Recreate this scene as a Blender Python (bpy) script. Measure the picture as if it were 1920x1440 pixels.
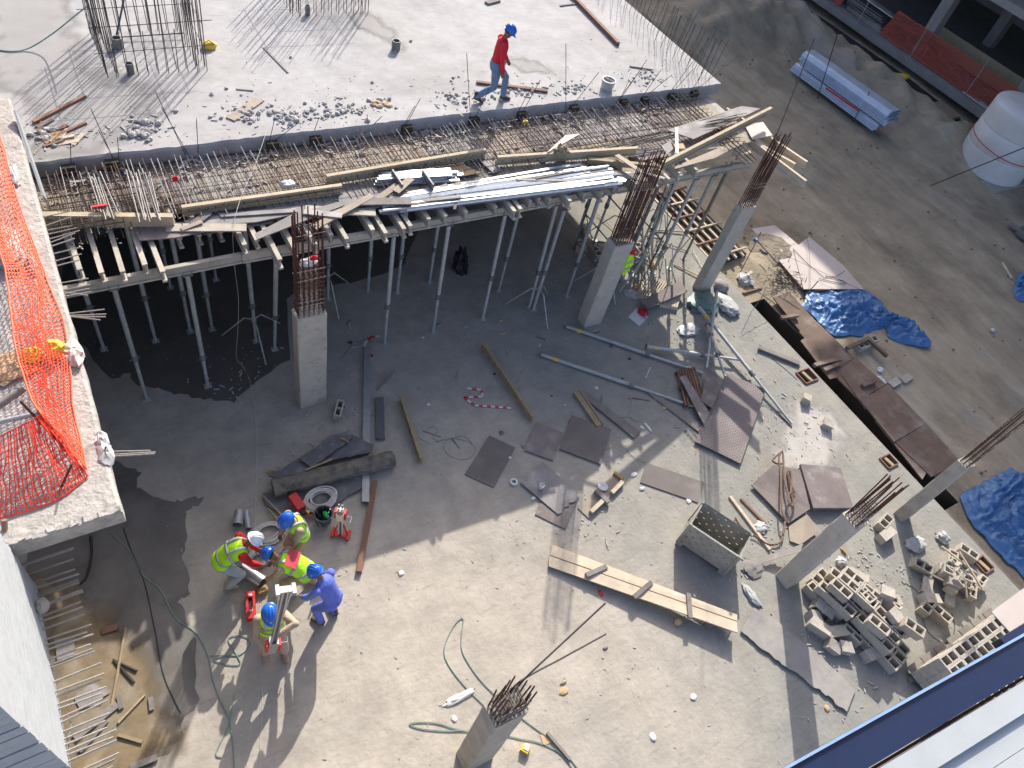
import bpy, bmesh, math, random
from mathutils import Vector, Matrix
for o in list(bpy.data.objects): bpy.data.objects.remove(o)
scene = bpy.context.scene
col = scene.collection
RND = random.Random(7)
# ------------------------------------------------------------------ camera
CAM_H = 12.5
FPX = 1365.6
def cam_axes(yaw, pit, roll):
    fw0 = Vector((math.sin(yaw), math.cos(yaw), 0)); rt = Vector((math.cos(yaw), -math.sin(yaw), 0)); up = Vector((0, 0, 1))
    f = math.cos(pit)*fw0 - math.sin(pit)*up
    d = -math.cos(pit)*up - math.sin(pit)*fw0
    x = math.cos(roll)*rt + math.sin(roll)*d
    y = -math.sin(roll)*rt + math.cos(roll)*d
    return x, y, f
CX, CY, CF = cam_axes(math.radians(42.72), math.radians(48.99), math.radians(-17.54))
cd = bpy.data.cameras.new('camera'); cam = bpy.data.objects.new('camera', cd); col.objects.link(cam)
cd.sensor_width = 36; cd.lens = FPX/1920*36; cd.clip_start = 0.1; cd.clip_end = 2000
cam.matrix_world = Matrix(((CX.x, -CY.x, -CF.x, 0), (CX.y, -CY.y, -CF.y, 0), (CX.z, -CY.z, -CF.z, CAM_H), (0, 0, 0, 1)))
scene.camera = cam
# ------------------------------------------------------------------ sky, sun, exposure
SUN = Vector((0.61*math.cos(math.radians(31)), 0.79*math.cos(math.radians(31)), math.sin(math.radians(31)))).normalized()
w = bpy.data.worlds.new('World'); scene.world = w; w.use_nodes = True
nt = w.node_tree; nt.nodes.clear()
sky = nt.nodes.new('ShaderNodeTexSky'); sky.sky_type = 'NISHITA'; sky.sun_disc = False
sky.sun_elevation = math.radians(31); sky.sun_rotation = math.atan2(SUN.x, SUN.y); sky.dust_density = 2.0; sky.air_density = 0.4; sky.ozone_density = 0.0
bg = nt.nodes.new('ShaderNodeBackground'); bg.inputs[1].default_value = 0.15
wo = nt.nodes.new('ShaderNodeOutputWorld')
nt.links.new(sky.outputs[0], bg.inputs[0]); nt.links.new(bg.outputs[0], wo.inputs[0])
sl = bpy.data.lights.new('sun', 'SUN'); sl.energy = 2.5; sl.angle = math.radians(0.5); sl.color = (1.0, 0.95, 0.875)
so = bpy.data.objects.new('sun', sl); col.objects.link(so); so.location = SUN*60; so.rotation_euler = SUN.to_track_quat('Z', 'Y').to_euler()
vs = scene.view_settings; vs.view_transform = 'Standard'; vs.look = 'None'; vs.gamma = 1; vs.exposure = 1.45; vs.use_curve_mapping = False
# ------------------------------------------------------------------ pixels to places
def ray(u, v): return CX*((u-960)/FPX) + CY*((v-720)/FPX) + CF
def G(u, v, z=0.0):
    d = ray(u, v); t = (z-CAM_H)/d.z
    return Vector((d.x*t, d.y*t, z))
def GV(u, v, x=None, y=None):
    d = ray(u, v); t = (x/d.x) if x is not None else (y/d.y)
    return Vector((0, 0, CAM_H)) + d*t
def hgt(b, u, v):
    d = ray(u, v); t = (b.x*d.x+b.y*d.y)/(d.x*d.x+d.y*d.y)
    return CAM_H + d.z*t
def yaw_px(u, v, du, dv, z=0): 
    a = G(u+du, v+dv, z)-G(u, v, z); return math.atan2(a.y, a.x)
# ------------------------------------------------------------------ materials
MAT = {}
def N(nt, t, **k):
    n = nt.nodes.new('ShaderNode'+t)
    for a, b in k.items(): setattr(n, a, b)
    return n
def mat(name, c, rough=0.8, var=0.12, scale=3.0, c2=None, mix=0.0, mscale=1.0, bump=0.15, bscale=40.0, metal=0.0, rnd=0.0, stretch=None, extra=None, sub=0.0, spec=0.35, bdist=0.01, fade=False):
    m = bpy.data.materials.new(name); m.use_nodes = True; t = m.node_tree; t.nodes.clear(); L = t.links.new
    out = N(t, 'OutputMaterial'); b = N(t, 'BsdfPrincipled'); L(b.outputs[0], out.inputs[0])
    geo = N(t, 'NewGeometry'); vec = geo.outputs['Position']
    if stretch:
        tc = N(t, 'TexCoord'); mp = N(t, 'Mapping'); mp.inputs['Scale'].default_value = stretch; L(tc.outputs['Object'], mp.inputs[0]); vec = mp.outputs[0]
    n1 = N(t, 'TexNoise'); n1.inputs['Scale'].default_value = scale; n1.inputs['Detail'].default_value = 8; n1.inputs['Roughness'].default_value = .65; L(vec, n1.inputs['Vector'])
    r1 = N(t, 'MapRange'); r1.inputs[1].default_value = .3; r1.inputs[2].default_value = .7; r1.inputs[3].default_value = 1-var; r1.inputs[4].default_value = 1+var; L(n1.outputs[0], r1.inputs[0])
    colr = N(t, 'RGB'); colr.outputs[0].default_value = (*c, 1); cs = colr.outputs[0]
    if c2 is not None:
        n2 = N(t, 'TexNoise'); n2.inputs['Scale'].default_value = mscale; n2.inputs['Detail'].default_value = 6; n2.inputs['Roughness'].default_value = .6; L(vec, n2.inputs['Vector'])
        r2 = N(t, 'MapRange'); r2.inputs[1].default_value = .62-mix*.3; r2.inputs[2].default_value = .72-mix*.1; L(n2.outputs[0], r2.inputs[0])
        mx = N(t, 'Mix', data_type='RGBA'); L(r2.outputs[0], mx.inputs[0]); L(cs, mx.inputs[6]); mx.inputs[7].default_value = (*c2, 1); cs = mx.outputs[2]
    mul = N(t, 'Vector' + 'Math', operation='SCALE'); L(cs, mul.inputs[0]); L(r1.outputs[0], mul.inputs['Scale']); cs = mul.outputs[0]
    if rnd:
        oi = N(t, 'ObjectInfo'); rr = N(t, 'MapRange'); rr.inputs[3].default_value = 1-rnd; rr.inputs[4].default_value = 1+rnd; L(oi.outputs['Random'], rr.inputs[0])
        m2 = N(t, 'VectorMath', operation='SCALE'); L(cs, m2.inputs[0]); L(rr.outputs[0], m2.inputs['Scale']); cs = m2.outputs[0]
    if extra: cs = extra(t, L, cs, geo, b)
    L(cs, b.inputs['Base Color']); b.inputs['Roughness'].default_value = rough; b.inputs['Metallic'].default_value = metal
    b.inputs['Specular IOR Level'].default_value = spec
    if bump:
        nb = N(t, 'TexNoise'); nb.inputs['Scale'].default_value = bscale; nb.inputs['Detail'].default_value = 6; L(vec, nb.inputs['Vector'])
        bp = N(t, 'Bump'); bp.inputs['Strength'].default_value = bump; bp.inputs['Distance'].default_value = bdist; L(nb.outputs[0], bp.inputs['Height']); L(bp.outputs[0], b.inputs['Normal'])
    if fade:
        av = N(t, 'Attribute'); av.attribute_name = 'cover'; tr = N(t, 'BsdfTransparent'); ms = N(t, 'MixShader'); L(av.outputs['Fac'], ms.inputs[0]); L(tr.outputs[0], ms.inputs[1]); L(b.outputs[0], ms.inputs[2]); L(ms.outputs[0], out.inputs[0])
    MAT[name] = m
    return m
def floor_extra(cA, cB, crackscale, sdark):
    def f(t, L, cs, geo, b):
        P = geo.outputs['Position']
        # broad dusty areas, streaks of footprints / drag marks, small dark specks
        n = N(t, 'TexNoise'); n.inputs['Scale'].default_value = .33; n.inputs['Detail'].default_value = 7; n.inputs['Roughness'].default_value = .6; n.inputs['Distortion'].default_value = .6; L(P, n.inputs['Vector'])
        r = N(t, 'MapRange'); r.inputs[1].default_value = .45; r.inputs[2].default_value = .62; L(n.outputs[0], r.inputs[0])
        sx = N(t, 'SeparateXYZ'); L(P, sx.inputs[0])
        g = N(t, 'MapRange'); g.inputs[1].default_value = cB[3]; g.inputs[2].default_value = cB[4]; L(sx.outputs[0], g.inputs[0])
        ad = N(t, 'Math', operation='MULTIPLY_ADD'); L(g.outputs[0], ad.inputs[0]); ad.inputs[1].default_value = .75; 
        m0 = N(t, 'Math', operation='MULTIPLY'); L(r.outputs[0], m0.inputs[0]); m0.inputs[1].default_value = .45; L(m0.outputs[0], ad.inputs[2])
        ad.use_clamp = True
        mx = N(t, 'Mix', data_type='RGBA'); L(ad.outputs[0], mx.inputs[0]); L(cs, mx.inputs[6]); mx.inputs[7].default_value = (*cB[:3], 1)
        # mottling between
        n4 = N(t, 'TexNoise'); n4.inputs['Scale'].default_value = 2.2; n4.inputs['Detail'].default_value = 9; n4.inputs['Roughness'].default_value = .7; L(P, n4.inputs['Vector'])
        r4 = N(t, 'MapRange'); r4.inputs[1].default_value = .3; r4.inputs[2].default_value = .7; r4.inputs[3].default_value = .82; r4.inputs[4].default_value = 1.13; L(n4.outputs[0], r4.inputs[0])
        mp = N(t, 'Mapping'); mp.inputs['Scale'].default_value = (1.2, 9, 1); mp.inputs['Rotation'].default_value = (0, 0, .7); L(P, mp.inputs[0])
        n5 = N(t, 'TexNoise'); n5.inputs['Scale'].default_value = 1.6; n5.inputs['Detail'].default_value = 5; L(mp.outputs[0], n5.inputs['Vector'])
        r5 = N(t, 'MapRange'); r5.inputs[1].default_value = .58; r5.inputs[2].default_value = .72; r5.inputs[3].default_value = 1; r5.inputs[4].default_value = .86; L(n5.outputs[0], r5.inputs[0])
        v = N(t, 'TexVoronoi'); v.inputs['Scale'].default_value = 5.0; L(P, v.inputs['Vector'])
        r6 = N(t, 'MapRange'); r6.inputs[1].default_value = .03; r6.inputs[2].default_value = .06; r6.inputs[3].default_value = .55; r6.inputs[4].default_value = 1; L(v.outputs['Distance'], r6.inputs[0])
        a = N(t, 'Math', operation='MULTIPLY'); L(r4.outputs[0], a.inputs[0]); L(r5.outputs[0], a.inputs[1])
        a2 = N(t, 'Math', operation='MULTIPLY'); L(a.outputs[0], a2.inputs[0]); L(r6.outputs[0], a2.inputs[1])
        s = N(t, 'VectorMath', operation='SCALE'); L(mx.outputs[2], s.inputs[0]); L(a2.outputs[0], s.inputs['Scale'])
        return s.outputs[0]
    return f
def stripes_extra(freq, amt, axis=0):
    def f(t, L, cs, geo, b):
        tc = N(t, 'TexCoord'); wv = N(t, 'TexWave'); wv.bands_direction = 'XYZ'[axis]; wv.inputs['Scale'].default_value = freq; wv.inputs['Distortion'].default_value = 1.2; wv.inputs['Detail'].default_value = 2
        L(tc.outputs['Object'], wv.inputs['Vector'])
        r = N(t, 'MapRange'); r.inputs[1].default_value = .4; r.inputs[2].default_value = .9; r.inputs[3].default_value = 1-amt; r.inputs[4].default_value = 1+amt*.4; L(wv.outputs[1], r.inputs[0])
        s = N(t, 'VectorMath', operation='SCALE'); L(cs, s.inputs[0]); L(r.outputs[0], s.inputs['Scale'])
        return s.outputs[0]
    return f
def brickprint_extra(c2, sx, sy):
    def f(t, L, cs, geo, b):
        tc = N(t, 'TexCoord'); br = N(t, 'TexBrick'); br.inputs['Scale'].default_value = 1; br.inputs['Brick Width'].default_value = sx; br.inputs['Row Height'].default_value = sy; br.inputs['Mortar Size'].default_value = .007; br.inputs['Mortar Smooth'].default_value = .3
        L(tc.outputs['UV'], br.inputs['Vector'])
        mx = N(t, 'Mix', data_type='RGBA'); L(br.outputs['Fac'], mx.inputs[0]); L(cs, mx.inputs[6]); mx.inputs[7].default_value = (*c2, 1)
        return mx.outputs[2]
    return f
def rust_extra(t, L, cs, geo, b):
    n = N(t, 'TexNoise'); n.inputs['Scale'].default_value = 22; n.inputs['Detail'].default_value = 5; L(geo.outputs['Position'], n.inputs['Vector'])
    r = N(t, 'MapRange'); r.inputs[1].default_value = .4; r.inputs[2].default_value = .65; L(n.outputs[0], r.inputs[0])
    mx = N(t, 'Mix', data_type='RGBA'); L(r.outputs[0], mx.inputs[0]); L(cs, mx.inputs[6]); mx.inputs[7].default_value = (.14, .09, .062, 1)
    return mx.outputs[2]
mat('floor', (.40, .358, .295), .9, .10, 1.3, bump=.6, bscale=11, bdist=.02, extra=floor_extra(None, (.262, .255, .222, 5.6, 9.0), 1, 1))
mat('slab_top', (.375, .364, .35), .9, .06, 1.0, c2=(.325, .318, .308), mix=.25, mscale=.35, bump=.25, bscale=18, extra=floor_extra(None, (.30, .285, .268, 1.8, -4.0), 1, 1))
mat('concrete', (.38, .345, .29), .88, .16, 4.0, c2=(.28, .265, .24), mix=.3, mscale=2.2, bump=.4, bscale=25)
mat('rough_concrete', (.385, .362, .325), .95, .20, 7.0, c2=(.27, .255, .23), mix=.3, mscale=6, bump=.9, bscale=14, bdist=.03)
mat('board_concrete', (.37, .39, .40), .9, .10, 5, c2=(.3, .3, .29), mix=-.05, mscale=5, bump=.4, bscale=20)
mat('block', (.42, .38, .315), .95, .14, 14, bump=.6, bscale=90, rnd=.10)
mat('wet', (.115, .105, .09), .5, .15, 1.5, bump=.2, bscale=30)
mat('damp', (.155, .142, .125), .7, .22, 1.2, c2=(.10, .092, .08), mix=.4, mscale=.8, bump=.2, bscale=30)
def track_extra(t, L, cs, geo, b):
    P = geo.outputs['Position']
    def streak(sc, rot, a, bb, lo, hi, scale):
        mp = N(t, 'Mapping'); mp.inputs['Scale'].default_value = sc; mp.inputs['Rotation'].default_value = (0, 0, rot); L(P, mp.inputs[0])
        n = N(t, 'TexNoise'); n.inputs['Scale'].default_value = scale; n.inputs['Detail'].default_value = 7; n.inputs['Roughness'].default_value = .65; n.inputs['Distortion'].default_value = .4; L(mp.outputs[0], n.inputs['Vector'])
        r = N(t, 'MapRange'); r.inputs[1].default_value = a; r.inputs[2].default_value = bb; r.inputs[3].default_value = lo; r.inputs[4].default_value = hi; L(n.outputs[0], r.inputs[0]); return r.outputs[0]
    k = streak((1.5, .3, 1), .04, .35, .65, .86, 1.13, .55); k2 = streak((5, 1.2, 1), .05, .42, .7, 1.06, .88, .8)
    m = N(t, 'Math', operation='MULTIPLY'); L(k, m.inputs[0]); L(k2, m.inputs[1])
    pale = streak((1.1, .35, 1), .1, .56, .66, 0, .75, .45)
    mx = N(t, 'Mix', data_type='RGBA'); L(pale, mx.inputs[0]); L(cs, mx.inputs[6]); mx.inputs[7].default_value = (.37, .325, .255, 1)
    s = N(t, 'VectorMath', operation='SCALE'); L(mx.outputs[2], s.inputs[0]); L(m.outputs[0], s.inputs['Scale'])
    return s.outputs[0]
mat('ground', (.335, .275, .19), .95, .18, 1.1, c2=(.235, .195, .138), mix=.4, mscale=.5, bump=.8, bscale=9, bdist=.03, extra=track_extra)
mat('soil', (.25, .21, .155), 1, .25, 2, c2=(.17, .145, .11), mix=.4, mscale=1.4, bump=1.0, bscale=7, bdist=.06)
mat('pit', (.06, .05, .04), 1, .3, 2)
mat('ply_brown', (.20, .165, .15), .8, .18, 2.4, c2=(.29, .265, .24), mix=.35, mscale=3, bump=.15, rnd=.18)
mat('ply_grey', (.23, .215, .20), .8, .2, 2.4, c2=(.34, .32, .30), mix=.35, mscale=2.2, bump=.2, rnd=.12)
mat('ply_print', (.225, .195, .185), .75, .15, 2, c2=(.27, .24, .225), mix=.3, bump=.1, extra=brickprint_extra((.10, .075, .07), .105, .05))
mat('ply_pattern', (.17, .15, .135), .75, .15, 2, c2=(.22, .2, .185), mix=.3, bump=.1, extra=stripes_extra(7, .22, 0))
mat('ply_dusty', (.36, .34, .305), .9, .18, 3, c2=(.26, .235, .21), mix=.35, mscale=2.5, bump=.3, rnd=.15)
mat('ply_pale', (.52, .45, .40), .7, .08, 2, c2=(.45, .38, .33), mix=.3, bump=.1)
mat('ply_light', (.33, .275, .21), .8, .15, 3, bump=.2, rnd=.12)
mat('timber', (.32, .25, .155), .8, .18, 5, bump=.3, bscale=30, rnd=.14, stretch=None)
mat('timber_pale', (.52, .435, .32), .85, .14, 5, c2=(.42, .35, .26), mix=.3, bump=.3, rnd=.12)
mat('timber_joist', (.43, .39, .32), .85, .14, 5, c2=(.36, .32, .25), mix=.35, mscale=4, bump=.3, rnd=.12)
mat('timber_grey', (.20, .18, .16), .88, .18, 5, bump=.35, rnd=.2)
mat('timber_red', (.20, .105, .07), .8, .2, 5, bump=.3, rnd=.15)
mat('timber_orange', (.38, .24, .11), .8, .15, 5, bump=.3)
mat('walk_brown', (.165, .115, .085), .85, .25, 2, c2=(.25, .21, .175), mix=.4, mscale=1.5, bump=.3, rnd=.12)
mat('slate', (.30, .28, .25), .8, .18, 2.2, c2=(.22, .205, .195), mix=.35, mscale=1.6, bump=.4, bscale=12)
mat('muddy_slab', (.17, .155, .125), .9, .3, 6, c2=(.10, .092, .085), mix=.35, mscale=5, bump=.9, bscale=14, bdist=.03)
mat('dark_slab', (.13, .13, .132), .75, .25, 4, c2=(.2, .195, .19), mix=.25, mscale=4, bump=.5)
mat('galv', (.44, .48, .52), .38, .12, 9, metal=.75, bump=.08, rnd=.1)
mat('galv_dull', (.36, .375, .375), .55, .15, 7, metal=.5, bump=.1, rnd=.12)
mat('prop', (.44, .45, .43), .6, .2, 8, metal=.35, bump=.15, rnd=.12)
mat('prop_dark', (.2, .195, .18), .65, .25, 8, metal=.35, bump=.2, rnd=.12)
mat('bin', (.33, .315, .265), .65, .15, 3, c2=(.26, .24, .2), mix=.3, bump=.15)
mat('rebar', (.13, .085, .065), .8, .3, 30, metal=.25, bump=.8, bscale=160, extra=rust_extra)
mat('rebar_dark', (.085, .075, .068), .75, .3, 30, metal=.3, bump=.8, bscale=160, rnd=.2)
mat('rebar_rust', (.10, .042, .027), .85, .3, 30, metal=.15, bump=.8, bscale=160, rnd=.2)
mat('rebar_pale', (.33, .305, .275), .75, .2, 30, metal=.25, bump=.6, bscale=160, rnd=.12)
mat('orange_net', (.95, .16, .07), .6, .12, 12, bump=0, sub=.1)
mat('red_net', (.45, .10, .06), .75, .15, 8, bump=.1)
mat('tarp', (.06, .155, .33), .45, .2, 3, c2=(.09, .20, .38), mix=.4, mscale=2, bump=.3, bscale=30)
mat('blue_paint', (.007, .016, .05), .38, .12, 6, bump=.06, spec=.5)
mat('blue_edge', (.22, .33, .50), .45, .1, 5, bump=.05)
mat('sheet_pale', (.40, .425, .425), .42, .08, 2, metal=.15, bump=.05)
mat('sheet_blue', (.52, .59, .68), .38, .1, 2.5, metal=.35, bump=.05)
mat('tank', (.60, .575, .53), .5, .06, 2, c2=(.6, .6, .6), mix=.2, bump=.2)
mat('hose', (.17, .26, .22), .5, .15, 9, bump=.1)
mat('hose_black', (.03, .032, .032), .5, .15, 9, bump=.1)
mat('cable', (.62, .60, .55), .6, .1, 9, bump=.1)
mat('cable_red', (.50, .16, .12), .6, .1, 9, bump=.1)
mat('white_plastic', (.40, .40, .385), .5, .08, 9, bump=.5, bscale=25)
mat('paper', (.62, .62, .60), .8, .06, 9, bump=.2)
mat('card', (.48, .33, .19), .9, .12, 6, bump=.3)
mat('red', (.58, .035, .035), .45, .1, 6, bump=.05)
mat('yellow', (.72, .48, .05), .6, .1, 6, bump=.4, bscale=20)
mat('green', (.03, .45, .12), .45, .1, 6, bump=.05)
mat('black', (.02, .02, .02), .6, .2, 6, bump=.1)
mat('steel', (.45, .45, .46), .32, .1, 10, metal=.85, bump=.05)
mat('cream', (.62, .57, .46), .5, .1, 6, bump=.05)
mat('bucket', (.09, .095, .10), .6, .15, 6, bump=.1)
mat('rope', (.23, .155, .115), .95, .3, 40, bump=.8, bscale=120)
mat('stone', (.38, .365, .34), .95, .2, 12, bump=.6, bscale=40, rnd=.25)
mat('skin', (.20, .105, .065), .6, .1, 20, bump=.1)
mat('hair', (.015, .012, .01), .7, .1, 20, bump=.2)
mat('vest', (.48, .90, .03), .65, .1, 9, bump=.5, bscale=14, bdist=.02)
mat('band', (.42, .43, .42), .4, .08, 9, bump=.2, bscale=20)
mat('khaki', (.42, .31, .215), .9, .12, 9, bump=.6, bscale=13, bdist=.02)
mat('denim', (.14, .22, .31), .9, .15, 10, bump=.6, bscale=14, bdist=.02)
mat('denim_pale', (.36, .42, .46), .9, .15, 10, bump=.6, bscale=14, bdist=.02)
mat('overall', (.125, .17, .56), .85, .12, 9, bump=.7, bscale=11, bdist=.025)
mat('red_cloth', (.55, .022, .035), .85, .12, 9, bump=.6, bscale=12, bdist=.02)
mat('helmet_blue', (.015, .12, .52), .28, .04, 4, bump=0, spec=.5)
mat('helmet_white', (.82, .82, .82), .3, .04, 4, bump=0, spec=.5)
mat('boot', (.085, .06, .045), .8, .15, 9, bump=.3)
mat('boot_tan', (.42, .30, .2), .8, .15, 9, bump=.3)
mat('building', (.24, .225, .20), .9, .15, 2, bump=.3)
# ------------------------------------------------------------------ mesh helpers
class MB:
    def __init__(s): s.v = []; s.f = []; s.sm = []
    def add(s, vs, fs, smooth=False):
        k = len(s.v); s.v += [Vector(p) for p in vs]; s.f += [tuple(i+k for i in f) for f in fs]; s.sm += [smooth]*len(fs); return s
    def box(s, c, size, ax=None):
        c = Vector(c); X, Y, Z = ax if ax else (Vector((1, 0, 0)), Vector((0, 1, 0)), Vector((0, 0, 1)))
        a, b, d = X*size[0]/2, Y*size[1]/2, Z*size[2]/2
        vs = [c-a-b-d, c+a-b-d, c+a+b-d, c-a+b-d, c-a-b+d, c+a-b+d, c+a+b+d, c-a+b+d]
        return s.add(vs, [(0, 3, 2, 1), (4, 5, 6, 7), (0, 1, 5, 4), (1, 2, 6, 5), (2, 3, 7, 6), (3, 0, 4, 7)])
    def bar(s, p, q, w, h, up=(0, 0, 1), roll=0):
        p, q = Vector(p), Vector(q); d = q-p; L = d.length; d.normalize(); up = Vector(up)
        sd = d.cross(up)
        if sd.length < 1e-4: sd = d.cross(Vector((0, 1, 0)))
        sd.normalize(); u = sd.cross(d)
        if roll: 
            R = Matrix.Rotation(roll, 3, d); sd = R @ sd; u = R @ u
        return s.box((p+q)/2, (L, w, h), (d, -sd, u))
    def prism(s, poly, h, up=(0, 0, 1)):
        n = len(poly); up = Vector(up)*h; vs = [Vector(p) for p in poly] + [Vector(p)+up for p in poly]
        a = sum(((poly[i][0]*poly[(i+1) % n][1]-poly[(i+1) % n][0]*poly[i][1]) for i in range(n)))
        idx = list(range(n)) if a > 0 else list(range(n))[::-1]
        fs = [tuple(idx[::-1]), tuple(i+n for i in idx)]
        for k in range(n):
            i, j = idx[k], idx[(k+1) % n]; fs.append((i, j, j+n, i+n))
        return s.add(vs, fs)
    def tube(s, pts, r, n=8, cap=True, smooth=True, closed=False):
        pts = [Vector(p) for p in pts]; m = len(pts); rs = r if isinstance(r, (list, tuple)) else [r]*m
        vs = []; prev = None
        for i, p in enumerate(pts):
            if closed: d = pts[(i+1) % m]-pts[i-1]
            else: d = pts[min(i+1, m-1)]-pts[max(i-1, 0)]
            if d.length < 1e-9: d = Vector((0, 0, 1))
            d.normalize()
            if prev is None:
                a = Vector((0, 0, 1)) if abs(d.z) < .9 else Vector((1, 0, 0)); u = d.cross(a).normalized()
            else:
                u = prev-d*prev.dot(d)
                u = u.normalized() if u.length > 1e-6 else d.orthogonal().normalized()
            prev = u; w_ = d.cross(u)
            for k in range(n):
                t = 2*math.pi*k/n; vs.append(p+(u*math.cos(t)+w_*math.sin(t))*rs[i])
        fs = []
        for i in range(m if closed else m-1):
            j = (i+1) % m
            for k in range(n): fs.append((i*n+k, i*n+(k+1) % n, j*n+(k+1) % n, j*n+k))
        s.add(vs, fs, smooth)
        if cap and not closed:
            o = len(s.v)-len(vs)
            s.f += [tuple(o+k for k in range(n))[::-1], tuple(o+(m-1)*n+k for k in range(n))]; s.sm += [False, False]
        return s
    def ell(s, c, rx, ry, rz, ax=None, nu=12, nv=8, v0=-.5, v1=.5):
        c = Vector(c); X, Y, Z = ax if ax else (Vector((1, 0, 0)), Vector((0, 1, 0)), Vector((0, 0, 1)))
        vs = []
        for j in range(nv+1):
            t = math.pi*(v0+(v1-v0)*j/nv)
            for i in range(nu):
                a = 2*math.pi*i/nu; vs.append(c+X*rx*math.cos(t)*math.cos(a)+Y*ry*math.cos(t)*math.sin(a)+Z*rz*math.sin(t))
        fs = [(j*nu+i, j*nu+(i+1) % nu, (j+1)*nu+(i+1) % nu, (j+1)*nu+i) for j in range(nv) for i in range(nu)]
        return s.add(vs, fs, True)
    def lathe(s, c, prof, n=16, ax=None):
        c = Vector(c); X, Y, Z = ax if ax else (Vector((1, 0, 0)), Vector((0, 1, 0)), Vector((0, 0, 1)))
        vs = [c+(X*math.cos(2*math.pi*k/n)+Y*math.sin(2*math.pi*k/n))*r+Z*z for r, z in prof for k in range(n)]
        m = len(prof)
        return s.add(vs, [(i*n+k, i*n+(k+1) % n, (i+1)*n+(k+1) % n, (i+1)*n+k) for i in range(m-1) for k in range(n)], True)
    def jit(s, a, rnd=RND):
        s.v = [p+Vector((rnd.uniform(-a, a), rnd.uniform(-a, a), rnd.uniform(-a, a))) for p in s.v]; return s
    def mesh(s, name, m, org=Vector((0, 0, 0))):
        me = bpy.data.meshes.new(name); me.from_pydata([p-org for p in s.v], [], s.f); me.polygons.foreach_set('use_smooth', s.sm); me.update()
        if any(s.sm): me.set_sharp_from_angle(angle=math.radians(42))
        if m: me.materials.append(MAT[m])
        return me
    def build(s, name, m, parent=None, org=None, label=None, cat=None, group=None, kind=None):
        if parent is not None: o0 = WORG[parent.name]
        elif org is not None: o0 = Vector(org)
        else:
            n = len(s.v); z = min(p.z for p in s.v); o0 = Vector((sum(p.x for p in s.v)/n, sum(p.y for p in s.v)/n, z))
        me = s.mesh(name, m, o0); o = bpy.data.objects.new(name, me); col.objects.link(o)
        if parent is not None: o.parent = parent; WORG[o.name] = o0
        else: o.location = o0; WORG[o.name] = o0
        tag(o, label, cat, group, kind)
        return o
WORG = {}
def tag(o, label=None, cat=None, group=None, kind=None):
    if label: o['label'] = label
    if cat: o['category'] = cat
    if group: o['group'] = group
    if kind: o['kind'] = kind
    return o
def thing(name, label, cat, loc, group=None):
    o = bpy.data.objects.new(name, None); o.empty_display_size = .1; col.objects.link(o); o.location = loc; WORG[o.name] = Vector(loc)
    return tag(o, label, cat, group)
def inst(name, me, parent, loc, rot=None, scale=None):
    """object sharing mesh data; loc and rotation in world axes"""
    o = bpy.data.objects.new(name, me); col.objects.link(o)
    if parent is not None: o.parent = parent; o.location = Vector(loc)-WORG[parent.name]
    else: o.location = loc
    if rot is not None: o.rotation_mode = 'QUATERNION'; o.rotation_quaternion = rot
    if scale is not None: o.scale = scale
    WORG[o.name] = Vector(loc)
    return o
def add_uv(o, px, py, org):
    """planar uv in metres along two world directions"""
    me = o.data; uv = me.uv_layers.new(name='uv'); w0 = WORG[o.name]
    for lp in me.loops:
        p = me.vertices[lp.vertex_index].co + w0 - org
        uv.data[lp.index].uv = (p.dot(px), p.dot(py))
_cyl = {}
def cyl_mesh(name, r, m, n=6):
    k = (name, r, m, n)
    if k not in _cyl: _cyl[k] = MB().tube([(0, 0, 0), (0, 0, 1)], r, n).mesh(name, m)
    return _cyl[k]
def stick(name, p, q, r, m, parent, n=6):
    """straight round bar sharing one mesh of unit length"""
    p, q = Vector(p), Vector(q); d = q-p
    return inst(name, cyl_mesh(name, r, m, n), parent, p, d.to_track_quat('Z', 'Y'), (1, 1, d.length))
def smooth_path(pts, k=6):
    pts = [Vector(p) for p in pts]; out = []
    for i in range(len(pts)-1):
        p0, p1, p2, p3 = pts[max(i-1, 0)], pts[i], pts[i+1], pts[min(i+2, len(pts)-1)]
        for j in range(k):
            t = j/k; out.append(.5*((2*p1)+(p2-p0)*t+(2*p0-5*p1+4*p2-p3)*t*t+(3*p1-p0-3*p2+p3)*t**3))
    return out+[pts[-1]]
def pxs(l, z=0): return [G(u, v, z) for u, v in l]
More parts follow.
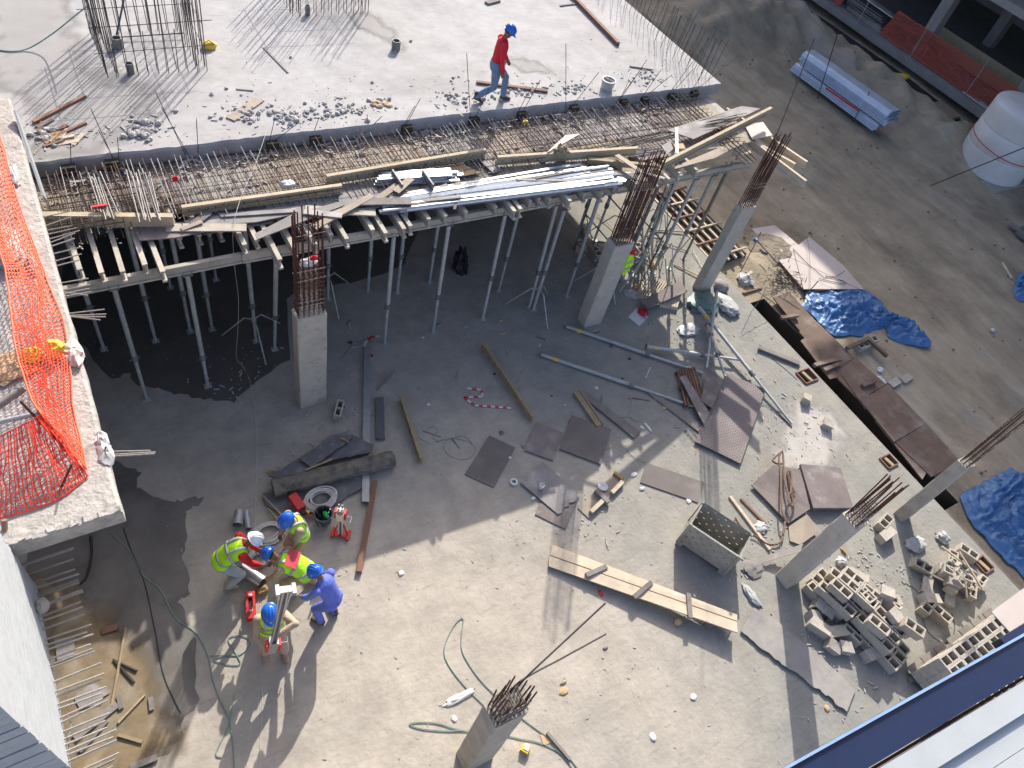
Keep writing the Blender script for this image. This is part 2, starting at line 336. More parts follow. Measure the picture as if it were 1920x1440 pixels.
# ================================================================== SETTING
from mathutils import noise
def sheet_with_holes(name, x0, x1, y0, y1, ztop, thick, holes, m, kind='structure', holedepth=None):
    xs = sorted({x0, x1, *[h[0] for h in holes], *[h[1] for h in holes]}); ys = sorted({y0, y1, *[h[2] for h in holes], *[h[3] for h in holes]})
    mb = MB(); idx = {}
    def vid(x, y, z):
        k = (x, y, z)
        if k not in idx: idx[k] = len(mb.v); mb.v.append(Vector(k))
        return idx[k]
    solid = {}
    for i in range(len(xs)-1):
        for j in range(len(ys)-1):
            cx, cy = (xs[i]+xs[i+1])/2, (ys[j]+ys[j+1])/2
            solid[i, j] = not any(h[0] < cx < h[1] and h[2] < cy < h[3] for h in holes)
    zb = ztop-thick
    for (i, j), s in solid.items():
        if not s: continue
        a, b, c, d = xs[i], xs[i+1], ys[j], ys[j+1]
        mb.f.append((vid(a, c, ztop), vid(b, c, ztop), vid(b, d, ztop), vid(a, d, ztop))); mb.sm.append(False)
        mb.f.append((vid(a, d, zb), vid(b, d, zb), vid(b, c, zb), vid(a, c, zb))); mb.sm.append(False)
        for (di, dj, p, q) in ((-1, 0, (a, d), (a, c)), (1, 0, (b, c), (b, d)), (0, -1, (a, c), (b, c)), (0, 1, (b, d), (a, d))):
            if not solid.get((i+di, j+dj), False):
                mb.f.append((vid(*p, zb), vid(*q, zb), vid(*q, ztop), vid(*p, ztop))); mb.sm.append(False)
    return mb.build(name, m, org=(0, 0, 0), kind=kind)
FX = 15.2
HOLES = [(14.62, 15.08, 5.34, 5.72), (14.74, 15.10, 2.56, 2.86), (14.72, 15.05, -.33, -.01)]
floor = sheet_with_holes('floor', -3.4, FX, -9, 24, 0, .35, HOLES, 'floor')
GZ = -.32
TR = (FX, 16.15, 1.2, 8.4)     # trench beside the floor edge
DI = (32.3, 33.9, 5.0, 24.0)   # ditch along the far building
def ground_z(x, y):
    z = GZ
    if x > 17:
        k = min(1, (x-17)/1.5)
        z += k*.05*noise.noise(Vector((x*.9, y*.9, 0))) + k*.03*noise.noise(Vector((x*2.6, y*2.1, 7))) + k*.12*noise.noise(Vector((x*.25, y*.25, 4)))
        s = (x-.0*y); 
        for c in (19.6, 22.3, 24.6):
            z -= k*.06*math.exp(-((x-c-.35*math.sin(y*.33))/.28)**2)
    def bump(cx, cy, rx, ry, h, p=2): return h*math.exp(-(abs((x-cx)/rx)**p+abs((y-cy)/ry)**p))
    rough = 1+.45*noise.noise(Vector((x*1.3, y*1.3, 2)))
    z += rough*(bump(30.9, 16.6, 1.3, 4.6, .9, 3) + bump(29.3, 22.5, 2.6, 2.4, 1.3) + bump(26.2, 22.8, 2.2, 1.8, .9) + bump(21, 22.8, 3, 1.8, .9) + bump(31.0, 12.9, 1.2, 1.0, .5))
    z += bump(17.0, 9.6, .8, 1.0, .16)
    return z
def frange(a, b, s):
    n = max(1, round((b-a)/s)); return [a+(b-a)*i/n for i in range(n+1)]
gxs = sorted(set([-150, -60, -20, 0, 8] + [FX, TR[1]] + frange(TR[1], DI[0], .22) + [DI[1]] + frange(DI[1], 38, .6) + [50, 90, 200]))
gys = sorted(set([-120, -40, -12] + frange(-8, TR[2], .6) + frange(TR[2], TR[3], .3) + frange(TR[3], DI[3], .22) + [DI[2]] + frange(DI[3], 32, .6) + [45, 80, 200]))
mb = MB(); gi = {}
for i, x in enumerate(gxs):
    for j, y in enumerate(gys): gi[i, j] = len(mb.v); mb.v.append(Vector((x, y, ground_z(x, y) if 15 < x < 40 and -9 < y < 33 else GZ)))
for i in range(len(gxs)-1):
    for j in range(len(gys)-1):
        cx, cy = (gxs[i]+gxs[i+1])/2, (gys[j]+gys[j+1])/2
        if any(t[0] < cx < t[1] and t[2] < cy < t[3] for t in (TR, DI)) or cx < FX and -9 < cy < 24 and cx > -3: continue
        mb.f.append((gi[i, j], gi[i+1, j], gi[i+1, j+1], gi[i, j+1])); mb.sm.append(True)
mb.build('ground', 'ground', org=(0, 0, 0), kind='structure')
def trench(name, t, depth, m):
    a, b, c, d = t; mb = MB(); zt = GZ+.0; zb = GZ-depth
    mb.add([(a, c, zb), (b, c, zb), (b, d, zb), (a, d, zb)], [(0, 1, 2, 3)])
    n = 12
    for p, q in (((b, c), (b, d)), ((a, d), (a, c)), ((b, d), (a, d)), ((a, c), (b, c))):
        for k in range(n):
            u, v_ = k/n, (k+1)/n
            p1 = Vector((p[0]+(q[0]-p[0])*u, p[1]+(q[1]-p[1])*u, 0)); p2 = Vector((p[0]+(q[0]-p[0])*v_, p[1]+(q[1]-p[1])*v_, 0))
            z1, z2 = (ground_z(p1.x, p1.y), ground_z(p2.x, p2.y)) if p1.x > FX+.1 else (zt, zt)
            mb.add([(p1.x, p1.y, zb), (p2.x, p2.y, zb), (p2.x, p2.y, z2), (p1.x, p1.y, z1)], [(0, 1, 2, 3)])
    mb.build(name, m, org=(0, 0, 0), kind='structure')
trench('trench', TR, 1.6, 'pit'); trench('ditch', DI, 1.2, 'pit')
# soil spilled at the end of the trench
def blob_sheet(name, px, z, m, h=.006, jitter=.05, sub=4, kind='structure', zfun=None, **kw):
    """thin irregular patch lying on a surface (wet stain, mud, spilled soil)"""
    P = smooth_path(pxs(px, z)+[G(*px[0], z)], sub)[:-1]; rr = random.Random(len(px)*7+int(px[0][0]))
    P = [p+Vector((rr.uniform(-jitter, jitter), rr.uniform(-jitter, jitter), 0)) for p in P]
    mb = MB(); mb.prism(P, h); return mb.build(name, m, kind=kind, **kw)
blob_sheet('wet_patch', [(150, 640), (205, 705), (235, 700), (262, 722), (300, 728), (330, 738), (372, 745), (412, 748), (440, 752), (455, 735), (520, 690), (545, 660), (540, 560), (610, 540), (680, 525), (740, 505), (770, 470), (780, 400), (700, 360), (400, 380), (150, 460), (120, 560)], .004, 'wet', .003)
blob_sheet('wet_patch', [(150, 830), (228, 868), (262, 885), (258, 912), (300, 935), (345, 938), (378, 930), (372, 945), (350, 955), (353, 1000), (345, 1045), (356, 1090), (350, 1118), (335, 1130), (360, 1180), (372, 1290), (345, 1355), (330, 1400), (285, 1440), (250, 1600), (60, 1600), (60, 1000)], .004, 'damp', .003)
def stain(name, px, z, m, soft=.35, step=.07):
    """thin soft-edged stain: a fine sheet whose cover fades out toward its outline"""
    P = [G(u, v, z) for u, v in px]; n = len(P); x0, x1 = min(p.x for p in P), max(p.x for p in P); y0, y1 = min(p.y for p in P), max(p.y for p in P)
    def sd(x, y):
        ins = False; d = 1e9
        for a in range(n):
            p, q = P[a], P[(a+1) % n]
            if (p.y > y) != (q.y > y) and x < (q.x-p.x)*(y-p.y)/(q.y-p.y)+p.x: ins = not ins
            ex, ey = q.x-p.x, q.y-p.y; t = max(0, min(1, ((x-p.x)*ex+(y-p.y)*ey)/(ex*ex+ey*ey+1e-9))); d = min(d, math.hypot(x-p.x-ex*t, y-p.y-ey*t))
        return d if ins else -d
    xs, ys = frange(x0-.1, x1+.1, step), frange(y0-.1, y1+.1, step); mb = MB(); al = []
    for x in xs:
        for y in ys:
            q = Vector((x*1.1, y*1.1, 3)); f = sd(x, y)/soft+.9*noise.noise(q)+.6*noise.noise(q*2.7)+.35*noise.noise(q*6.1); mb.v.append(Vector((x, y, z))); al.append(max(0, min(1, f)))
    m_ = len(ys)
    for i in range(len(xs)-1):
        for j in range(m_-1):
            c = (i*m_+j, (i+1)*m_+j, (i+1)*m_+j+1, i*m_+j+1)
            if max(al[k] for k in c) > 0: mb.f.append(c); mb.sm.append(False)
    o = mb.build(name, m, org=(0, 0, 0), kind='structure'); at = o.data.attributes.new('cover', 'FLOAT', 'POINT'); at.data.foreach_set('value', al); return o
mat('mud', (.20, .15, .085), .65, .3, 2.2, c2=(.27, .235, .18), mix=.5, mscale=1.4, bump=.5, bscale=14, fade=True)
mat('dust', (.43, .405, .36), .95, .12, 3, bump=.5, bscale=12, fade=True)
stain('mud_patch', [(60, 1080), (150, 1090), (215, 1150), (262, 1190), (285, 1230), (310, 1300), (350, 1350), (350, 1400), (300, 1440), (180, 1500), (60, 1500)], .009, 'mud', .35)
stain('dust_patch', [(1560, 760), (1480, 735), (1440, 800), (1420, 880), (1440, 940), (1560, 900), (1620, 830)], .004, 'dust', .5, .1)
# ---- the poured upper slab
SZ = 3.85; SY = 12.68; SX = 15.75
mb = MB()
n = 120
top = []; 
xs = frange(-9, SX, .16)
rr = random.Random(3)
e1 = [(x, SY+rr.uniform(-.018, .018)+.03*noise.noise(Vector((x*.8, 1, 0)))) for x in xs]
k = len(xs)
for (x, y) in e1: mb.v += [Vector((x, y+.03, SZ)), Vector((x, y, SZ-.03-rr.uniform(0, .025))), Vector((x, y+.01, SZ-.30)), Vector((x, 46, SZ)), Vector((x, 46, SZ-.3))]
for i in range(k-1):
    a, b = i*5, i*5+5
    mb.f += [(a+1, b+1, b, a), (a+2, b+2, b+1, a+1), (a, b, b+3, a+3), (a+4, b+4, b+2, a+2)]; mb.sm += [False]*4
l = (k-1)*5
mb.f += [(l+1, l+2, l+4, l+3, l)]; mb.sm += [False]
mb.build('upper_slab', 'slab_top', org=(0, 0, 0), kind='structure')
# ---- unseen walls added to keep the space under the slab dark
MB().box((6, 24.2, 1.73), (20, .4, 3.5)).build('shade_wall', 'concrete', label='long unseen concrete wall added to darken the space under the upper slab', cat='wall')
MB().box((-3.6, 7.5, 1.6), (.4, 33, 3.2)).build('shade_wall', 'concrete', label='concrete wall added as support and light block below the raised slab with the orange net', cat='wall')
# ---- raised slab on the left
LZ = 4.25; LX = -.50
yE = G(229, 956, LZ).y; yB = G(20, 182, LZ).y
mb = MB(); ys = frange(yE, yB, .12); rr = random.Random(5)
zoff = lambda y: .02*noise.noise(Vector((y*3, 0, 0)))
for y in ys:
    x = LX+.02*noise.noise(Vector((y*2.2, 5, 0)))
    for xx in (-8, -3, -1.2, x-.04): mb.v.append(Vector((xx, y, LZ+.012*noise.noise(Vector((xx*4, y*4, 1))))))
    mb.v += [Vector((x, y, LZ-.03+zoff(y))), Vector((x, y, LZ-.27)), Vector((-8, y, LZ-.27))]
for j in range(len(ys)-1):
    for c in range(6):
        mb.f.append((j*7+c, j*7+c+1, j*7+7+c+1, j*7+7+c)); mb.sm.append(False)
L7 = (len(ys)-1)*7
mb.f += [tuple(range(7))[::-1], tuple(L7+i for i in range(7))]; mb.sm += [False]*2
# ragged front lip
rs = thing('raised_slab', 'rough raised concrete slab with the orange safety net lying along it', 'slab', (LX, yE, LZ-.27))
mb.build('slab_body', 'rough_concrete', rs)
mb = MB()
for i in range(40):
    x = LX-.05-i*.075; mb.box((x, yE+.02, LZ+.0), (.09, rr.uniform(.05, .10), rr.uniform(.03, .07)))
mb.jit(.012); mb.build('lip', 'rough_concrete', rs)
# boards marks wall (lower left)
wl = thing('board_marked_wall', 'tall pale concrete wall with board marks and rows of bars sticking out', 'wall', (-1.65, 2.93, 3.3))
rr = random.Random(11); z = 3.32; WX = -1.62
while z < 7.6:
    h = rr.uniform(.13, .2); off = rr.uniform(-.008, .008)
    MB().box((WX-.55+off, 4.03, z+h/2-.004), (1.1, 2.2+off*2, h-.012)).build('course', 'board_concrete', wl)
    z += h
MB().box((WX-.57, 4.03, 5.45), (1.1, 2.17, 4.2)).build('core', 'concrete', wl)
mb = MB(); mb.tube([(WX+.02, 4.75, 3.62), (WX+.1, 4.7, 3.55)], .05, 8); mb.ell((WX+.06, 4.72, 3.6), .08, .1, .06).jit(.01); mb.build('concrete_lump', 'concrete', wl)
# bars sticking out of that wall : pairs listed by root pixel and tip pixel
ws = thing('wall_dowel_row', 'row of pale steel bars sticking out of the board marked wall over mud', 'rebar', (WX, 4, 3.35))
def dowel(parent, a, b, z, x0, r=.0115, m='rebar_pale', drop=0.0):
    p = G(*a, z); q = G(*b, z); p2 = p+(p-q).normalized()*.12; stick('bar', p2, q+Vector((0, 0, -drop)), r, m, parent, 6)
rows = [((22, 1067), (137, 1029)), ((23, 1064), (138, 1027)), ((24, 1086), (138, 1048)), ((25, 1106), (141, 1067)), ((30, 1115), (148, 1076)), ((38, 1125), (147, 1087)), ((42, 1128), (149, 1092)), ((52, 1145), (155, 1106)), ((53, 1147), (156, 1109)), ((64, 1161), (152, 1128)), ((70, 1168), (155, 1138)), ((76, 1182), (158, 1152)), ((95, 1196), (171, 1171)), ((102, 1205), (163, 1185)), ((104, 1213), (175, 1189)), ((106, 1231), (170, 1208)), ((107, 1242), (173, 1217)), ((108, 1247), (178, 1221)), ((115, 1273), (190, 1243)), ((118, 1292), (195, 1263)), ((120, 1301), (188, 1274)), ((124, 1315), (199, 1288)), ((127, 1323), (190, 1300)), ((131, 1338), (193, 1310)), ((133, 1346), (202, 1313)), ((136, 1365), (206, 1337)), ((138, 1378), (197, 1352)), ((138, 1390), (202, 1364)), ((140, 1402), (218, 1368)), ((141, 1410), (213, 1382)), ((143, 1421), (219, 1388)), ((144, 1448), (223, 1412)), ((150, 1455), (215, 1424)), ((155, 1462), (212, 1437))]
for a, b in rows: dowel(ws, a, b, 3.42+RND.uniform(-.03, .03), WX)
es = thing('slab_edge_dowels', 'bunches of pale steel bars sticking out of the raised slab edge', 'rebar', (LX, 9, LZ-.15))
for a, b in [((88, 432), (136, 423)), ((88, 440), (145, 427)), ((90, 449), (150, 432)), ((92, 456), (141, 437)), ((93, 463), (140, 447)), ((95, 477), (154, 463)), ((98, 491), (153, 476)), ((100, 500), (150, 487)), ((112, 531), (166, 522)), ((116, 545), (170, 534)), ((118, 551), (168, 541)), ((119, 556), (172, 547)), ((120, 548), (165, 554)), ((129, 588), (196, 580)), ((128, 592), (199, 589)), ((129, 594), (198, 594)), ((130, 593), (188, 600)), ((203, 847), (282, 845)), ((203, 853), (292, 848)), ((204, 856), (290, 851)), ((95, 420), (135, 406)), ((90, 405), (132, 396))]:
    dowel(es, a, b, LZ-.14, LX, .010)
# bits of plaster / cloth on slab edge
MB().ell(G(198, 850, LZ-.02), .09, .22, .07).ell(G(192, 825, LZ), .07, .15, .05).jit(.02).build('plaster_lump', 'white_plastic', label='white lump of plaster on the raised slab edge beside two bars', cat='plaster')
# ---- far building on the right, whose shade covers the track
BX = 34.0
bld = thing('concrete_building', 'unfinished concrete frame building with dark open storeys across the track', 'building', (BX, 20, GZ))
for i, z in enumerate((.35, 4.05, 7.6, 11.1, 14.6, 17.9)):
    MB().box((BX+8, 10.35, z-.15), (16, 38.7, .3)).build('floor_slab', 'building', bld)
for y in frange(-7, 28.7, 5.1):
    for x in (BX+1.2, BX+7, BX+14):
        MB().box((x, y, 9), (.5, .5, 17.6)).build('column', 'building', bld)
MB().box((BX+12, 10.3, 9), (.25, 38.3, 17.4)).build('back_wall', 'building', bld)
for i in range(1, 5):
    for j in range(7):
        MB().box((BX+1.6, -6+5.1*j+2.1, 2.2+3.55*i+.1), (.2, 4.3, 3.0)).build('wall_panel', 'building', bld)
b2 = thing('concrete_building', 'second concrete building block standing further along the track', 'building', (BX, 60, GZ))
MB().box((BX+8, 58.4, 8.5), (16, 50, 17.6)).build('wall', 'building', b2)
for i in range(4):
    for j in range(8): MB().box((BX-.02, 37+5*j, 2.5+4*i), (.1, 1.6, 1.8)).build('window', 'black', b2)
# ================================================================== COLUMNS
def column(label, x0, x1, y0, y1, zt, zbar, bars, stirr, bend=None, m='concrete', long=None, rust='rebar_rust', lean=(0, 0)):
    cx, cy = (x0+x1)/2, (y0+y1)/2
    t = thing('concrete_column', label, 'column', (cx, cy, 0))
    mb = MB(); n = 10
    rr = random.Random(int(cx*100+cy*7))
    rings = []
    c = .02
    for k in range(n+1):
        z = zt*k/n; j = .004
        for (x, y) in ((x0+c, y0), (x1-c, y0), (x1, y0+c), (x1, y1-c), (x1-c, y1), (x0+c, y1), (x0, y1-c), (x0, y0+c)):
            mb.v.append(Vector((x+rr.uniform(-j, j), y+rr.uniform(-j, j), z+(rr.uniform(-.02, .02) if k == n else 0))))
    for k in range(n):
        for i in range(8): mb.f.append((k*8+i, k*8+(i+1) % 8, k*8+8+(i+1) % 8, k*8+8+i)); mb.sm.append(False)
    mb.f.append(tuple(n*8+i for i in range(8))); mb.sm.append(False)
    mb.build('shaft', m, t)
    cv = .05; pts = []
    nx, ny = bars
    for i in range(nx):
        for yy in (y0+cv, y1-cv): pts.append((x0+cv+(x1-x0-2*cv)*i/(nx-1), yy))
    for j in range(1, ny-1):
        for xx in (x0+cv, x1-cv): pts.append((xx, y0+cv+(y1-y0-2*cv)*j/(ny-1)))
    for i, (x, y) in enumerate(pts):
        zz = zbar+rr.uniform(-.18, .1); dx = rr.uniform(-.03, .03)+lean[0]; dy = rr.uniform(-.03, .03)+lean[1]
        if long and i in long: 
            q = long[i]; mb = MB(); mb.tube(smooth_path([(x, y, zt-.1), (x+.02, y, zt+.5), (Vector((x, y, zt+.5))*.5+Vector(q)*.5), q], 5), .013, 7).build('bar', 'rebar_dark', t); continue
        mb = MB(); mb.tube([(x, y, zt-.1), (x+dx*.4, y+dy*.4, (zt+zz)/2), (x+dx, y+dy, zz)], .0115, 7); mb.build('bar', rust, t)
    for z in stirr:
        a = cv-.012; e = [rr.uniform(-.012, .012) for _ in range(8)]
        R = [(x0+a+e[0], y0+a+e[1], z), (x1-a+e[2], y0+a, z+e[3]), (x1-a, y1-a+e[4], z+e[5]), (x0+a+e[6], y1-a, z+e[7])]
        mb = MB(); mb.tube(R, .0055, 5, closed=True); 
        # cross ties with hooks
        for i in range(1, nx-1):
            x = x0+cv+(x1-x0-2*cv)*i/(nx-1); mb.tube([(x+.03, y0+a-.01, z+.03), (x, y0+a-.008, z), (x, y1-a+.008, z+.01), (x+.03, y1-a, z+.04)], .0045, 5)
        mb.build('stirrup', 'rebar_pale' if rr.random() < .45 else 'rebar', t)
    return t
mat('col_pale', (.47, .425, .355), .88, .12, 4.0, c2=(.32, .30, .265), mix=.12, mscale=6, bump=.4, bscale=25)
def zs(a, b, s): return frange(a, b, s)
colA = column('square concrete column with a tall rusty bar cage and rubbish bag in it', 2.81, 3.37, 8.93, 9.24, 2.63, 4.93, (6, 4), zs(2.7, 3.75, .1)+[4.45, 4.52], m='col_pale')
colB = column('concrete column leaning light with a hi-vis vest hung on it and dense rusty cage', 10.0, 10.55, 8.93, 9.28, 2.63, 4.85, (7, 4), zs(2.68, 3.0, .1)+[3.6, 3.7, 4.1], m='col_pale')
colB['label'] = 'concrete column with a hi-vis vest hung on its side and a dense rusty bar cage'
colC = column('concrete column at the formwork corner with one very long thin bar in its cage', 13.93, 14.42, 9.03, 9.30, 2.8, 4.75, (6, 4), zs(2.85, 3.5, .09)+[4.0], m='col_pale')
stick('long_bar', (14.3, 9.2, 3.0), GV(1528, 70, y=9.6), .011, 'rebar_dark', colC)
colD = column('concrete column rising between the block heap and the steel bin, bars rusty', 10.09, 10.48, 1.38, 1.73, 2.52, 3.75, (5, 4), zs(2.56, 2.95, .06), m='col_pale')
colE = column('slim concrete column at the floor edge beside the blue tarpaulin', 13.85, 14.18, 1.40, 1.66, 2.2, 3.9, (4, 3), zs(2.25, 3.6, .09), m='concrete', rust='rebar')
colF = column('concrete column with a bushy bar cage and two long bars bent outwards', 2.80, 3.31, 1.36, 1.70, 2.63, 3.35, (7, 5), zs(2.66, 3.0, .045), m='concrete', lean=(.02, 0),
              long={13: GV(1135, 1131, y=1.95), 11: GV(1136, 1189, y=1.75)})
# ================================================================== FORMWORK
DZ = 3.55     # deck top
def hbeam(p, q, name, label, cat, group, m='timber_joist', h=.2, w=.08, chamfer=True, notch=False, parent=None):
    """timber I-beam: two flanges and a web, each a part"""
    p, q = Vector(p), Vector(q); t = thing(name, label, cat, (p+q)/2-Vector((0, 0, h/2)), group) if parent is None else parent
    up = Vector((0, 0, 1))
    for s, nm in ((1, 'top_flange'), (-1, 'bottom_flange')):
        ext = (q-p).normalized()*(.05 if s < 0 and notch else 0)
        MB().bar(p+up*s*(h/2-.02)-ext, q+up*s*(h/2-.02), w, .04).build(nm, m, t)
    MB().bar(p, q, .03, h-.075).build('web', m, t)
    return t
ends = [(152, 511), (192, 517), (231, 515), (272, 502), (305, 515), (336, 453), (372, 447), (412, 441), (456, 465), (479, 456), (521, 492), (548, 471), (586, 464), (616, 447), (645, 454), (693, 437), (717, 443), (751, 435), (763, 430), (797, 417), (828, 411), (866, 404), (921, 394), (956, 402), (967, 398), (985, 383), (1002, 378), (1022, 380), (1059, 383), (1086, 370), (1118, 370), (1142, 355), (1175, 350), (1223, 342), (1243, 342), (1263, 331), (1295, 325)]
for u, v in ends:
    a = G(u, v, DZ-.22); b = Vector((a.x+RND.uniform(-.05, .05), 12.75 if a.x < 13 else 12.5, DZ-.125)); a.z = DZ-.125; a.y -= .14
    hbeam(a, b, 'timber_joist', 'pale timber joist sticking out from under the formwork deck edge', 'joist', 'timber joists under the formwork deck', notch=True)
for a, b, i in (((1440, 262), (1510, 309), 0), ((1425, 278), (1488, 313), 1), ((1445, 297), (1508, 345), 2)):
    p, q = G(*a, DZ-.1), G(*b, DZ-.1); p = p+(p-q)*1.2
    hbeam(p, q, 'timber_joist', 'pale new timber joist reaching far out beyond the corner column cage', 'joist', 'long joists at the formwork corner', 'timber_pale')
for y in (10.12, 11.75):
    xx = -1.0
    while xx < 14.5:
        L = RND.uniform(2.6, 3.9); e = min(xx+L, 14.9)
        hbeam((xx, y+RND.uniform(-.03, .03), DZ-.225-.1), (e, y+RND.uniform(-.03, .03), DZ-.225-.1), 'stringer_beam', 'timber stringer beam carried by the steel props under the joists' if y < 11 else 'hidden timber stringer beam near the poured slab edge', 'beam', 'stringer beams row at %s' % ('the deck front' if y < 11 else 'the slab edge'))
        xx = e+.01
PT = DZ-.425
def prop(p, label, group, top=PT, tripod=False, m='prop', tilt=(0, 0)):
    p = Vector(p); t = thing('shoring_prop', label, 'prop', p, group); q = Vector((p.x+tilt[0], p.y+tilt[1], top)); d = q-p
    k = RND.uniform(.28, .42)
    MB().box(p+Vector((0, 0, .006)), (.14, .14, .012)).build('base_plate', m, t)
    MB().tube([p+Vector((0, 0, .01)), p+d*(k+.02)], .034, 8).build('inner_tube', m, t)
    MB().tube([p+d*k, q-Vector((0, 0, .02))], .045, 10).build('outer_tube', m, t)
    c = MB(); c.tube([p+d*(k-.01), p+d*(k+.035)], .058, 10); c.tube([p+d*k-Vector((.1, .02, 0)), p+d*k+Vector((.1, .02, 0))], .008, 6); c.build('collar', 'prop_dark', t)
    h = MB(); h.box(q-Vector((0, 0, .012)), (.16, .12, .02))
    for sx in (-.07, .07):
        for sy in (-.05, .05): h.box(q+Vector((sx, sy, .045)), (.012, .012, .10))
    h.build('head_fork', 'prop_dark', t)
    if tripod:
        ft = MB()
        for a in (.5, 2.6, 4.7):
            e = p+Vector((math.cos(a)*.72, math.sin(a)*.72, .02)); s = p+d*.22
            MB().tube([s+Vector((math.cos(a), math.sin(a), 0))*.03, s+Vector((math.cos(a)*.2, math.sin(a)*.2, 0)), e], .016, 6).build('tripod_leg', m, t)
        MB().tube([p+d*.2, p+d*.245], .05, 8).build('tripod_clamp', m, t)
    return t
fl = 'steel shoring prop in the front row under the stringer'
for i, (u, v) in enumerate(((275, 748), (390, 724), (515, 655), (721, 643), (812, 622), (905, 598), (1000, 588), (1062, 556))):
    p = G(u, v); p.y = max(p.y, 10.0)
    prop(p, fl, 'front row of steel props', m='prop', tilt=(0, 10.12-p.y))
for i, (u, v, tr) in enumerate(((195, 655, 0), (292, 640, 0), (357, 622, 0), (398, 618, 0), (480, 640, 1), (320, 540, 0), (405, 525, 0), (690, 545, 0), (805, 530, 0), (745, 548, 0), (935, 545, 0), (615, 560, 1), (1000, 580, 1))):
    p = G(u, v); k = p.y
    prop(p, 'steel shoring prop with splayed tripod legs behind the front row' if tr else 'steel shoring prop deep in the shade under the deck', 'props with tripods' if tr else 'rear steel props in the shade', top=PT if k < 13.4 else SZ-.32, tripod=bool(tr), m='prop')
for x, y in ((1.0, 14.5), (4.0, 14.6), (7.0, 14.4), (10.0, 14.5), (2.5, 16.5), (6, 16.6), (9, 16.4)):
    prop((x, y, 0), 'steel shoring prop deep in the shade under the deck', 'rear steel props in the shade', top=SZ-.32)
# shoring at the lit corner : props and frames
for x, y in ((11.3, 10.1), (11.9, 10.1), (12.5, 10.15), (13.1, 10.1), (13.7, 10.1), (11.5, 11.75), (12.2, 11.75), (12.9, 11.75), (13.6, 11.75), (14.3, 11.7), (12.4, 10.9), (13.3, 11.0), (14.4, 10.3)):
    prop((x, y, 0), 'steel prop in the crowded shoring at the sunlit corner', 'props at the sunlit corner', m='prop_dark' if RND.random() < .5 else 'prop', tripod=RND.random() < .45)
for (a, b, z) in (((11.4, 10.4), (11.4, 11.6), 1.2), ((12.7, 10.3), (13.9, 11.5), 1.5), ((13.0, 10.2), (13.0, 11.6), 1.1)):
    A, B = Vector((*a, 0)), Vector((*b, 0)); t = thing('scaffold', 'thin tubular scaffold frame with cross braces at the shoring corner', 'scaffold', A, 'scaffold frames at the shoring corner')
    for P_ in (A, B): MB().tube([P_, P_+Vector((0, 0, z+1.1))], .021, 7).build('post', 'prop_dark', t)
    for zz in (.25, z, z+1.0): MB().tube([A+Vector((0, 0, zz)), B+Vector((0, 0, zz))], .018, 6).build('rail', 'prop_dark', t)
    MB().tube([A+Vector((0, 0, .25)), B+Vector((0, 0, z))], .014, 6).build('brace', 'prop_dark', t); MB().tube([B+Vector((0, 0, .27)), A+Vector((0, 0, z+.02))], .014, 6).build('brace', 'prop_dark', t)
# ---- deck plywood
def sheet(px, z, th, m, name, label, cat, group=None, zz=None, uv=False, ragged=None, **kw):
    P = [G(u, v, (zz[i] if zz else z)) for i, (u, v) in enumerate(px)]
    if ragged:   # indices of edges to break up
        Q = []; rr = random.Random(int(px[0][0]))
        for i, p in enumerate(P):
            Q.append(p)
            if i in ragged:
                q = P[(i+1) % len(P)]; d = q-p; nrm = Vector((d.y, -d.x, 0)).normalized(); n = max(4, int(d.length/.07))
                for k in range(1, n): Q.append(p+d*((k+rr.uniform(-.3, .3))/n)+nrm*rr.uniform(-.035, .035))
        P = Q
    o = MB().prism(P, th).build(name, m, label=label, cat=cat, group=group, **kw)
    if uv:
        d = (P[1]-P[0]).normalized(); e = Vector((-d.y, d.x, 0)); add_uv(o, d, e, P[0])
    return o
t = thing('formwork_deck', 'plywood formwork deck on joists along the front of the poured slab', 'formwork', (7, 11.4, DZ-.025))
x = -.7; k = 0
while x < 15.2:
    wd = 1.22
    for (ya, yb) in ((12.66, 11.45), (11.44, 10.55 if (k*7) % 5 not in (1, 3) else 10.75)):
        if x < .8 and yb < 11: continue
        mx_ = min(wd-.006, 15.4-x)
        if mx_ > .1: MB().box((x+mx_/2, (ya+yb)/2, DZ-.0105+RND.uniform(-.002, .002)), (mx_, ya-yb, .021)).build('plywood_panel', RND.choice(['ply_brown', 'ply_dusty', 'ply_dusty', 'ply_dusty', 'ply_light']), t)
    x += wd; k += 1
# ---- reinforcement on the deck
rm = thing('rebar_mat', 'rusty reinforcement mat laid on the formwork beside the slab edge', 'rebar', (7, 11.7, DZ))
rr = random.Random(21); x = -.3; i = 0
while x < 13.9:
    y0 = 12.5+rr.uniform(-.12, .08); y1 = 10.95+rr.uniform(-.15, .25)+(.3 if x > 9 else 0)
    stick('bar', (x+rr.uniform(-.03, .03), y0, DZ+.21+rr.uniform(-.01, .06)), (x+rr.uniform(-.04, .04), y1, DZ+.13), .008, 'rebar_pale' if rr.random() < .5 else 'rebar', rm, 5)
    if i % 1 == 0: stick('bar', (x+.08+rr.uniform(-.03, .03), 12.66, DZ+.05), (x+.08, 10.8+rr.uniform(-.1, .2), DZ+.04), .007, 'rebar', rm, 5)
    x += rr.uniform(.085, .15); i += 1
for y in (12.35, 12.1, 11.9, 11.72, 11.55, 11.4, 11.28, 11.15, 11.02):
    z = rr.choice([DZ+.055, DZ+.145]); a = -.45; b = 13.9
    stick('bar', (a, y+rr.uniform(-.05, .05), z), (b, y+rr.uniform(-.09, .09), z+.005), .007, 'rebar', rm, 5)
bm = thing('beam_cage', 'dense beam cage of bars and links beside the raised slab', 'rebar', (.2, 11.6, DZ))
